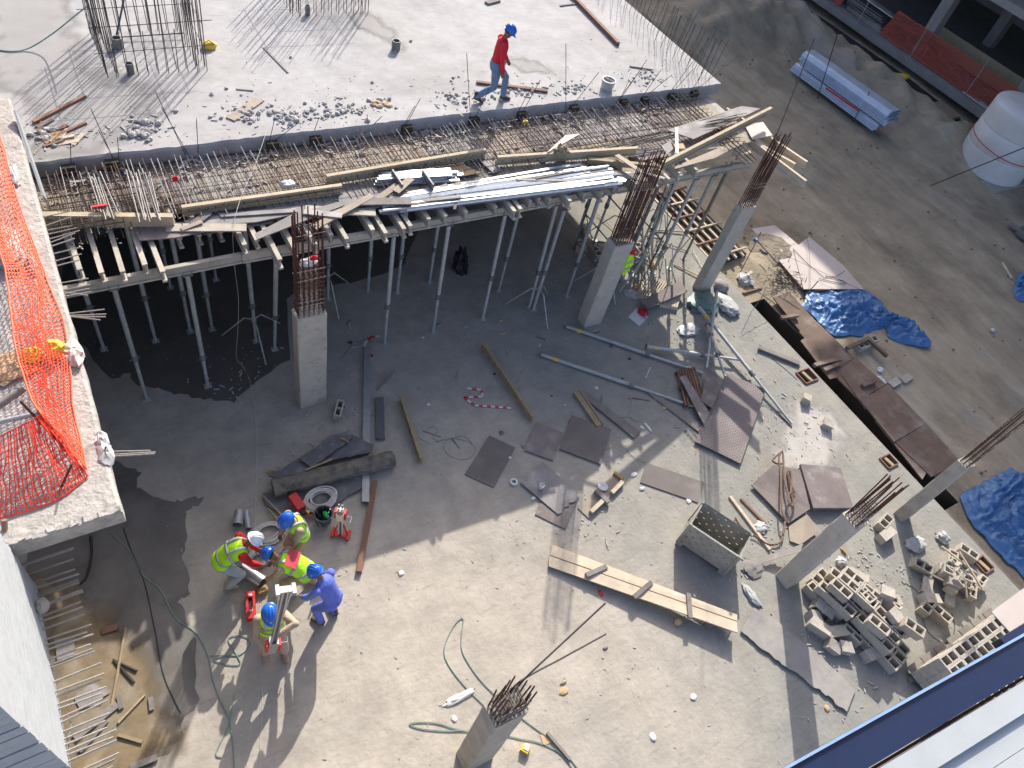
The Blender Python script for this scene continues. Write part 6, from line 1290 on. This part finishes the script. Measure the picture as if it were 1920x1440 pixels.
# fence and boards along the far building
def ruffle(name, A, B, n, m, label, cat, amp=.15, seed=0):
    mb = MB(); k = 10
    for i in range(n+1):
        for j in range(k+1):
            p = A[0].lerp(A[1], i/n).lerp(B[0].lerp(B[1], i/n), j/k); mb.v.append(p+Vector((amp*noise.noise(Vector((i*.5, j*.5, seed))), 0, amp*noise.noise(Vector((i*.5, j*.6, seed+5))))))
    for i in range(n):
        for j in range(k): mb.f.append((i*(k+1)+j, i*(k+1)+j+1, (i+1)*(k+1)+j+1, (i+1)*(k+1)+j)); mb.sm.append(True)
    o = mb.build(name, m, label=label, cat=cat); s = o.modifiers.new('thickness', 'SOLIDIFY'); s.thickness = .01
net('barrier_net', [Vector((34.4, y, .42)) for y in (20.3, 18, 16, 13.6)], [Vector((34.9, y, 1.4)) for y in (20.3, 18.2, 16, 13.5)], 90, 14, 'red_net', 'long red barrier net hung along the far building edge', .016, .25, 3)
net('barrier_net', [Vector((34.4, y, .42)) for y in (27, 25, 23)], [Vector((34.8, y, 1.3)) for y in (27, 25, 23)], 55, 13, 'red_net', 'short red barrier net further along the far building', .016, .25, 9)
MB().box((36.2, 16.0, 1.0), (.05, 6, .9)).build('board_fence', 'timber', label='yellowish board standing behind the red barrier net', cat='board')
for k, (x, y, z, l, lb) in enumerate(((35.0, 21.6, 1.1, 2.6, 'grey metal sheet laid over boards at the far building edge'), (36.2, 18.4, .9, 2.0, 'dull grey sheet lying behind the red barrier net'), (35.2, 11.6, 2.9, 2.4, 'pale metal sheet roofing the corner above the tank'))): MB().box((x, y, z), (1.1, l, .05), (Vector((.96, .1, -.2)).normalized(), Vector((-.1, .99, .05)).normalized(), Vector((.2, 0, .97)))).build('metal_sheet', 'galv_dull', label=lb, cat='sheet')
for k in range(6): MB().box((35.0+.05*k, 21.5+.1*k, .42+.09*k), (1.0, 2.3, .07)).jit(.03).build('plank', 'timber_grey', label='grey plank in the stack under the metal sheet', cat='plank', group='planks at the far building')
for a, b in (((34.3, 15.2, .4), (34.2, 13.4, .42)), ((34.5, 15.0, .4), (34.3, 13.2, .45)), ((34.6, 14.8, .4), (34.5, 13.2, .5))): MB().tube([a, b], .04, 8).build('tube', 'galv_dull', label='grey tube lying at the far building edge by the net', cat='pipe', group='tubes by the barrier net')
for y in (21.5, 18.2, 15.0, 12.5): MB().tube([(34.2, y, .3), (34.3, y+.1, 2.0)], .02, 6).build('fence_stake', 'rebar_pale', label='thin bar stake holding the red barrier net', cat='stake', group='stakes of the barrier net')
MB().box((33.2, 14.9, -.2), (.9, 1.2, .12)).build('ditch_pallet', 'timber', label='small crate like pallet leaning in the ditch', cat='pallet')
crumple('yellow_scrap', Vector((32.2, 16.9, .3)), (.3, .2, .08), 'yellow', 'yellow scrap on the soil bank by the ditch', 'scrap', 91, .4)
MB().box((20.2, 16.2, GZ+.1), (1.3, .9, .04), (Vector((.8, -.6, 0)), Vector((.6, .8, 0)), Vector((0, 0, 1)))).build('ply_scrap', 'ply_light', label='dusty plywood scrap lying on the sunny part of the track', cat='plywood')
for k, (u, v) in enumerate(((1893, 420), (1905, 435), (1915, 425))): MB().bar(G(u, v, GZ+.1), G(u+60, v+40, GZ+.1), .25, .06).build('plank', 'timber_grey', label='dark plank in the pile across the track', cat='plank', group='planks across the track')
MB().tube([G(1880, 493, GZ+.05), G(1897, 522, GZ+.08)], .04, 7).build('stick', 'timber_pale', label='pale stick by the small blue tarpaulin', cat='stick')
mb = MB(); rr = random.Random(5)
for _ in range(700): 
    x, y = rr.uniform(16.5, 32), rr.uniform(-1, 22); s = rr.choice([.01, .015, .02, .025, .05])*rr.uniform(.6, 1.2); p = Vector((x, y, ground_z(x, y))); k0 = len(mb.v); mb.ell(p+Vector((0, 0, s*.3)), s, s*.8, s*.6, nu=6, nv=4); 
mb.jit(.006).build('gravel', 'soil', label='loose stones scattered over the dirt track', cat='gravel', kind='stuff')
# ================================================================== BLUE BEAM AND ROOF SHEET BELOW THE CAMERA
BZ = 8.0
t = thing('steel_beam', 'dark blue painted steel beam of the platform below the viewpoint', 'beam', G(1700, 1330, BZ))
a, b = G(1440, 1457, BZ), G(1960, 1166, BZ); c_, d_ = G(1560, 1450, BZ), G(1950, 1240, BZ)
dd = (b-a).normalized(); nn = Vector((dd.y, -dd.x, 0))
a -= dd*.8; b += dd*1.5; Wb = .215
ax = (dd, nn, Vector((0, 0, 1))); Lb_ = (b-a).length; mid = (a+b)/2
MB().box(mid+nn*(Wb/2), (Lb_, Wb, .012), ax).build('top_flange', 'blue_paint', t)
MB().box(mid+nn*.004+Vector((0, 0, .012)), (Lb_, .016, .03), ax).build('edge_strip', 'blue_edge', t)
MB().box(mid+nn*(Wb/2)+Vector((0, 0, -.1)), (Lb_, .012, .18), ax).build('web', 'blue_paint', t)
MB().box(mid+nn*(Wb/2)+Vector((0, 0, -.2)), (Lb_, Wb, .012), ax).build('bottom_flange', 'blue_paint', t)
t2 = thing('roof_sheet', 'pale ribbed metal sheet beside the blue beam', 'metal sheet', mid+nn*.6+Vector((0, 0, -.15)))
o_ = mid+nn*(Wb+.03)
for k in range(9):
    w_ = .16; MB().box(o_+nn*(k*w_+w_/2)+Vector((0, 0, -.06 if k % 3 else -.035)), (Lb_, w_-.004, .02 if k % 3 else .05), ax).build('rib' if k % 3 == 0 else 'pan', 'sheet_pale', t2)
MB().box(o_+nn*(-.012)+Vector((0, 0, -.05)), (Lb_, .02, .03), ax).jit(.003).build('rusty_strip', 'rebar_rust', label='rusty strip between the blue beam and the pale sheet', cat='strip')
MB().prism([G(u, v, BZ-.12) for u, v in ((1858, 1206), (1925, 1165), (1925, 1192), (1874, 1226))], .1).build('bracket', 'blue_paint', t)
# ================================================================== PEOPLE
def ik(a, b, l1, l2, hint):
    a, b = Vector(a), Vector(b); d = b-a; L = min(d.length, (l1+l2)*.999); u = d.normalized(); x = (l1*l1-l2*l2+L*L)/(2*L); h = math.sqrt(max(0, l1*l1-x*x))
    hv = Vector(hint); hv = (hv-u*hv.dot(u)); hv = hv.normalized() if hv.length > 1e-5 else u.orthogonal()
    return a+u*x+hv*h
def loft(mb, rings, n=16):
    """rings: (centre, side vec, front vec) with lengths as radii"""
    vs = []
    for c, s, f in rings:
        for k in range(n): t = 2*math.pi*k/n; vs.append(c+s*math.cos(t)+f*math.sin(t))
    m = len(rings); fs = [(i*n+k, i*n+(k+1) % n, (i+1)*n+(k+1) % n, (i+1)*n+k) for i in range(m-1) for k in range(n)]
    fs += [tuple(range(n))[::-1], tuple((m-1)*n+k for k in range(n))]; mb.add(vs, fs, True)
def limb(mb, pts, rs, n=12):
    mb.tube(pts, rs, n)
    for p, r in zip(pts, rs): mb.ell(p, r, r, r, nu=10, nv=6)
def hand(mb, wr, d, palm_n, left, curl=.5, s=1.0):
    """palm with five bent fingers; d = forearm direction, palm_n = palm normal"""
    d = d.normalized(); n = (palm_n-d*palm_n.dot(d)).normalized(); sd = d.cross(n)*(1 if left else -1)
    mb.ell(wr+d*.045*s, .05*s, .042*s, .018*s, (d, sd, n), nu=12, nv=8)
    for k, (o, L) in enumerate(((.032, .068), (.011, .078), (-.011, .072), (-.031, .056))):
        p0 = wr+d*.08*s+sd*o*s; a1 = curl*.6; a2 = curl*1.3
        p1 = p0+(d*math.cos(a1)+n*math.sin(a1))*L*.45*s; p2 = p1+(d*math.cos(a2)+n*math.sin(a2))*L*.35*s; p3 = p2+(d*math.cos(a2*1.3)+n*math.sin(a2*1.3))*L*.28*s
        mb.tube([p0-d*.02*s, p0, p1, p2, p3], [.0105*s, .0105*s, .0098*s, .009*s, .007*s], 8)
    t0 = wr+d*.025*s+sd*.035*s; t1 = t0+(d*.6+sd*.75+n*.2)*.038*s; t2 = t1+(d*.9+sd*.25+n*.35)*.034*s; t3 = t2+(d*.9+n*.4)*.022*s
    mb.tube([t0-sd*.015*s, t0, t1, t2, t3], [.014*s, .0135*s, .0115*s, .0105*s, .008*s], 8)
def remesh(o, v):
    m = o.modifiers.new('fuse', 'REMESH'); m.mode = 'VOXEL'; m.voxel_size = v; m.use_smooth_shade = True
    s = o.modifiers.new('soften', 'SMOOTH'); s.factor = .5; s.iterations = 4
def person(label, base, yaw, feet, hipz, pelx, lean, headpitch, wrists, cl, elh=None, twist=0, headyaw=0, toes=None, sidelean=0, scale=1.0):
    base = Vector(base); M = Matrix.Translation(base) @ Matrix.Rotation(yaw, 4, 'Z') @ Matrix.Scale(scale, 4); W = lambda p: M @ Vector(p); D = lambda v: (M.to_3x3() @ Vector(v))
    t = thing('person', label, 'person', base)
    sp = Vector((math.sin(lean), sidelean, math.cos(lean))).normalized(); sp1 = Vector((math.sin(lean*.6), sidelean*.5, math.cos(lean*.6))).normalized()
    pel = Vector((pelx, 0, hipz)); mid = pel+sp1*.22; ch = mid+sp*.22; nk = ch+sp*.12
    tw = Vector((-math.sin(twist), math.cos(twist), 0)); side = tw-sp*tw.dot(sp); side.normalize(); fr = side.cross(sp).normalized()
    hp = headpitch; hu = Vector((math.sin(hp), 0, math.cos(hp))); hs = Vector((-math.sin(headyaw), math.cos(headyaw), 0)); hs = (hs-hu*hs.dot(hu)).normalized(); hf = hs.cross(hu).normalized(); hc = nk+sp*.03+hu*.115
    sL, sR = ch+side*.185+sp*.03, ch-side*.185+sp*.03; hL, hR = pel+Vector((0, .095, -.03)), pel+Vector((0, -.095, -.03))
    fL, fR = Vector(feet[0]), Vector(feet[1]); aL, aR = fL+Vector((0, 0, .09)), fR+Vector((0, 0, .09))
    kL, kR = ik(hL, aL, .44, .43, (1, .15, 0)), ik(hR, aR, .44, .43, (1, -.15, 0))
    wL, wR = Vector(wrists[0]), Vector(wrists[1]); eh = elh or ((-.6, .6, -.3), (-.6, -.6, -.3))
    def clampw(s, w_): 
        d = w_-s; return s+d*min(1, .545/d.length)
    wL, wR = clampw(sL, wL), clampw(sR, wR)
    eL, eR = ik(sL, wL, .29, .26, eh[0]), ik(sR, wR, .29, .26, eh[1])
    X, Y = Vector((1, 0, 0)), Vector((0, 1, 0))
    def torso(mb, g, lo=-.10, hi=1.0):
        rings = [(pel+Vector((0, 0, lo)), Y*(.13+g), X*(.095+g)), (pel, Y*(.165+g), X*(.115+g)), (pel.lerp(mid, .6), Y.lerp(side, .4)*(.145+g), X.lerp(fr, .4)*(.10+g)), (mid.lerp(ch, .3), side*(.155+g), fr*(.108+g)), (ch, side*(.175+g), fr*(.112+g)), (ch+sp*.06, side*(.15+g), fr*(.095+g)), (ch+sp*.10, side*(.085+g), fr*(.07+g))]
        loft(mb, rings)
    # ---- body: one fused skin
    mb = MB(); torso(mb, -.012)
    mb.ell(hc+hu*.02, .095, .075, .115, (hf, hs, hu), nu=18, nv=14); mb.ell(hc-hu*.05+hf*.025, .065, .058, .065, (hf, hs, hu))       # skull, jaw
    mb.ell(hc+hf*.098-hu*.015, .02, .013, .022, (hf, hs, hu)); mb.ell(hc+hf*.082+hu*.02, .014, .045, .012, (hf, hs, hu)); mb.ell(hc+hf*.085-hu*.058, .012, .024, .009, (hf, hs, hu)); mb.ell(hc+hf*.075-hu*.085, .018, .025, .015, (hf, hs, hu))
    for s in (-1, 1): mb.ell(hc+hs*s*.078-hu*.01, .018, .009, .03, (hf, hs, hu))
    limb(mb, [nk-sp*.05, nk+sp*.02, hc-hu*.04], [.062, .055, .055])
    for s, (a, e, w_) in ((1, (sL, eL, wL)), (-1, (sR, eR, wR))):
        limb(mb, [a, a.lerp(e, .5), e], [.055, .046, .038]); limb(mb, [e, e.lerp(w_, .35), w_], [.038, .038, .026]); hand(mb, w_, w_-e, Vector((.3, -s*.8, -.2)), s > 0, .7)
    for s, (h, k, a, f) in ((1, (hL, kL, aL, fL)), (-1, (hR, kR, aR, fR))): limb(mb, [h, h.lerp(k, .5), k], [.085, .072, .052]); limb(mb, [k, k.lerp(a, .35), a], [.05, .054, .036])
    mb.v = [W(p) for p in mb.v]; o = mb.build('body', 'skin', t); remesh(o, .0085)
    # ---- hair rim under the helmet
    mb = MB(); mb.ell(hc+hu*.02-hf*.012, .10, .081, .112, (hf, hs, hu), nu=16, nv=8, v0=-.12, v1=.5); mb.v = [W(p) for p in mb.v]; mb.build('hair', 'hair', t)
    # ---- eyes
    for s in (-1, 1):
        mb = MB(); mb.ell(hc+hf*.082+hs*s*.032+hu*.003, .012, .013, .01, (hf, hs, hu), nu=8, nv=6); mb.v = [W(p) for p in mb.v]; mb.build('eye', 'paper', t)
    # ---- trousers
    mb = MB(); loft(mb, [(pel+Vector((0, 0, -.14)), Y*.15, X*.11), (pel+Vector((0, 0, -.04)), Y*.187, X*.135), (pel+sp1*.07, Y*.178, X*.126)])
    for (h, k, a) in ((hL, kL, aL), (hR, kR, aR)): limb(mb, [h, h.lerp(k, .35), h.lerp(k, .7), k, k.lerp(a, .4), a+(k-a)*.05], [.108, .10, .086, .075, .073, .066])
    mb.v = [W(p) for p in mb.v]; remesh(mb.build('trousers', cl['trousers'], t), .012)
    # ---- shirt with sleeves
    mb = MB(); torso(mb, .012, lo=-.03)
    for (a, e, w_) in ((sL, eL, wL), (sR, eR, wR)): limb(mb, [a, a.lerp(e, .5), e, e.lerp(w_, .45), w_+(e-w_)*.06], [.077, .066, .058, .054, .046])
    limb(mb, [nk-sp*.06, nk-sp*.01], [.08, .068]); mb.v = [W(p) for p in mb.v]; remesh(mb.build('shirt', cl['shirt'], t), .012)
    # ---- hi-vis vest
    if cl.get('vest'):
        mb = MB(); g = .032; rings = [(pel+sp1*.0, Y*(.175+g), X*(.125+g)), (pel.lerp(mid, .6), Y.lerp(side, .4)*(.155+g), X.lerp(fr, .4)*(.11+g)), (mid.lerp(ch, .3), side*(.16+g), fr*(.113+g)), (ch, side*(.168+g), fr*(.117+g)), (ch+sp*.07, side*(.14+g), fr*(.10+g)), (ch+sp*.115, side*.105, fr*.088)]
        loft(mb, rings, 24); mb.f = mb.f[:-2]; mb.sm = mb.sm[:-2]; mb.v = [W(p) for p in mb.v]; o = mb.build('vest', 'vest', t)
        s_ = o.modifiers.new('thickness', 'SOLIDIFY'); s_.thickness = .006; s_.offset = 1; ss = o.modifiers.new('smooth', 'SUBSURF'); ss.levels = ss.render_levels = 1
        def band(c, s1, f1, h, ax):
            mb = MB(); r = []
            for q in (-h, h): r.append((c+ax*q, s1, f1))
            loft(mb, r, 24); mb.f = mb.f[:-2]; mb.sm = mb.sm[:-2]; mb.v = [W(p) for p in mb.v]; b_ = mb.build('reflective_band', 'band', o); m_ = b_.modifiers.new('thickness', 'SOLIDIFY'); m_.thickness = .004; m_.offset = 1
        g2 = g+.010
        band(pel.lerp(mid, .55), Y.lerp(side, .4)*(.158+g2), X.lerp(fr, .4)*(.113+g2), .024, sp1); band(mid.lerp(ch, .35), side*(.163+g2), fr*(.116+g2), .024, sp)
        for s in (-1, 1):
            mb = MB(); q = [mid.lerp(ch, .35)+side*s*.09-fr*(.135+.0), ch+side*s*.095-fr*.142, ch+sp*.075+side*s*.09-fr*.11, ch+sp*.125+side*s*.085, ch+sp*.075+side*s*.09+fr*.112, mid.lerp(ch, .35)+side*s*.09+fr*.138]
            q = smooth_path(q, 4); sdv = side*.022
            mb.add([p-sdv for p in q]+[p+sdv for p in q], [(i, i+1, len(q)+i+1, len(q)+i) for i in range(len(q)-1)], True); mb.v = [W(p) for p in mb.v]; b_ = mb.build('reflective_band', 'band', o); m_ = b_.modifiers.new('thickness', 'SOLIDIFY'); m_.thickness = .012; m_.offset = 0
        if cl.get('patch'):
            mb = MB(); c = mid.lerp(ch, .75)-fr*.158; mb.box(c, (.2, .30, .012), (sp, side, fr)); mb.v = [W(p) for p in mb.v]; mb.build('back_patch', 'patch_red', o)
    # ---- boots
    tz = toes or (0, 0)
    for i, (a, f) in enumerate(((aL, fL), (aR, fR))):
        ty = tz[i][0] if toes else (.15 if i == 0 else -.15); pitch = tz[i][1] if toes else 0
        d = Vector((math.cos(ty)*math.cos(pitch), math.sin(ty)*math.cos(pitch), math.sin(pitch))); s = Vector((-math.sin(ty), math.cos(ty), 0)); u = d.cross(s)
        mb = MB(); h_ = f+Vector((0, 0, .0))-d*.05; rings = [(h_+u*.05-d*.02, s*.03, u*.035), (h_+u*.052, s*.042, u*.05), (h_+d*.08+u*.055, s*.046, u*.052), (h_+d*.16+u*.04, s*.05, u*.038), (h_+d*.21+u*.032, s*.04, u*.03), (h_+d*.24+u*.026, s*.02, u*.02)]
        loft(mb, rings, 14); limb(mb, [f+u*.06, a+Vector((0, 0, .06))], [.05, .056]); mb.v = [W(p) for p in mb.v]; remesh(mb.build('boot', cl['boots'], t), .01)
    # ---- helmet
    hm = MB(); c = hc+hu*.035-hf*.004; nu_, nv_ = 28, 9
    vs_ = []
    for j in range(nv_+1):
        th = math.pi/2*j/nv_
        for i in range(nu_):
            a = 2*math.pi*i/nu_; x, y = math.cos(a), math.sin(a); ridge = .010*max(0, 1-abs(y*math.cos(th))*6)*(1 if j else 0)
            vs_.append(c+hf*x*math.cos(th)*.142+hs*y*math.cos(th)*.118+hu*(math.sin(th)*(.125+ridge)))
    hm.add(vs_, [(j*nu_+i, j*nu_+(i+1) % nu_, (j+1)*nu_+(i+1) % nu_, (j+1)*nu_+i) for j in range(nv_) for i in range(nu_)], True); hm.v = [W(p) for p in hm.v]; h_o = hm.build('helmet', cl['helmet'], t, label=cl.get('hl'))
    br = MB(); vs_ = []
    for q, (ro, dz) in enumerate(((0, .0), (1, -.008), (1, -.016), (0, -.012))):
        for i in range(nu_):
            a = 2*math.pi*i/nu_; x, y = math.cos(a), math.sin(a); e = ro*(.012+.05*max(0, x)**2); vs_.append(c+hf*x*(.142+e)+hs*y*(.118+ro*.012)+hu*(dz-.012*ro*max(0, x)))
    br.add(vs_, [(q*nu_+i, ((q+1) % 4)*nu_+i, ((q+1) % 4)*nu_+(i+1) % nu_, q*nu_+(i+1) % nu_) for q in range(4) for i in range(nu_)], True); br.v = [W(p) for p in br.v]; br.build('brim', cl['helmet'], h_o)
    for s in (-1, 0, 1):
        rb = MB(); P_ = []
        for k in range(9):
            th = math.radians(25+130*k/8); P_.append(c+hf*math.cos(th)*.139+hs*s*.04*math.sin(th)+hu*(math.sin(th)*.123*(1 if s == 0 else .955)+.006))
        rb.tube(P_, .008 if s else .011, 6); rb.v = [W(p) for p in rb.v]; rb.build('ridge', cl['helmet'], h_o)
    lg = MB(); lg.box(c+hf*.136+hu*.045, (.012, .04, .028), ((hf-hu*.35).normalized()*-1, hs, (hu+hf*.35).normalized())); lg.v = [W(p) for p in lg.v]; lg.build('badge', 'paper' if cl['helmet'] == 'helmet_blue' else 'red', h_o)
    return t, W, {'wL': W(wL), 'wR': W(wR), 'hc': W(hc), 'eL': W(eL), 'eR': W(eR)}
mat('patch_red', (.55, .06, .08), .7, .1, 9, bump=.3)
def feetbase(u, v, z=0): return G(u, v, z)
# walking man on the white slab
person('person in red shirt, jeans and blue helmet walking across the white slab', G(919, 189, SZ), yaw_px(919, 186, 10, 0.6, SZ), [(.30, .09, 0), (-.36, -.09, .05)], .86, -.02, .16, .55, [(.30, .26, .80), (.08, -.24, .78)],
       dict(trousers='denim', shirt='red_cloth', boots='boot', helmet='helmet_blue'), toes=[(.05, .0), (-.05, -.35)], elh=((-.8, .3, -.1), (-.8, -.3, -.1)), scale=1.04)
# blue overalls
person('person in blue overalls and blue helmet bending to watch the drilling', G(614, 1158), yaw_px(614, 1158, -10, -6), [(.04, .13, 0), (-.06, -.12, 0)], .90, -.10, .50, .75, [(.40, .20, .72), (.45, -.18, .74)],
       dict(trousers='overall', shirt='overall', boots='boot', helmet='helmet_blue'))
# top worker
person('person in khaki clothes and plain hi-vis vest standing behind the crew', G(562, 1045), yaw_px(556, 1042, -7, 4), [(.05, .13, 0), (-.05, -.13, 0)], .90, -.03, .28, .7, [(.26, .12, .82), (.22, -.2, .80)],
       dict(trousers='khaki', shirt='khaki', vest=1, boots='boot_tan', helmet='helmet_blue'))
# bent worker with red patch
person('person with red patch on hi-vis vest bending low over the core barrel', G(566, 1106), yaw_px(566, 1106, -10, -2), [(.12, .14, 0), (-.14, -.16, 0)], .78, -.10, 1.15, 1.2, [(.62, .16, .32), (.66, -.14, .30)],
       dict(trousers='khaki', shirt='khaki', vest=1, patch=1, boots='boot_tan', helmet='helmet_blue'))
# white helmet
person('person in white helmet, red hooded jacket and hi-vis vest bending over the barrel', G(437, 1086), yaw_px(437, 1095, 10, -2.5), [(.05, .14, 0), (-.10, -.14, 0)], .80, -.12, 1.02, .95, [(.58, .12, .36), (.58, -.14, .34)],
       dict(trousers='denim_pale', shirt='red_cloth', vest=1, boots='boot_tan', helmet='helmet_white'))
# worker holding the drill stand
yy = yaw_px(520, 1228, 1, 10); wb = G(516, 1220); fv = Vector((math.cos(yy), math.sin(yy), 0))
def at_forward(u, v, f):
    d = ray(u, v); o = Vector((0, 0, CAM_H)); t_ = (f-fv.dot(o-wb))/fv.dot(d); return o+d*t_
top_, bot_ = at_forward(536, 1104, .30), at_forward(508, 1226, .42); ax_ = (top_-bot_)
print('stand', ax_.length, top_, bot_)
pt, WW, jj = person('person in hi-vis vest and khaki holding the upright drill stand', wb, yy, [(.06, .14, 0), (-.04, -.14, 0)], .90, -.04, .02, .35, [(.27, .10, 1.40), (.32, -.08, 1.05)],
       dict(trousers='khaki', shirt='khaki', vest=1, boots='boot_tan', helmet='helmet_blue'), elh=((-.3, 1, .3), (-.3, -1, -.2)))
c_ = (jj['wL']+jj['wR'])/2
drillstand(bot_+ax_*1.0, -ax_, (-math.cos(yy), -math.sin(yy), 0), ax_.length*.92, 'grey steel drill stand with red motor held upright by a worker', side=1)
# crumpled cables and orange tool at the drill spot
crumple('glove_pile', G(492, 1108), (.10, .08, .07), 'timber_orange', 'orange drill motor parts on the floor amid the crew', 'tool', 88, .5)
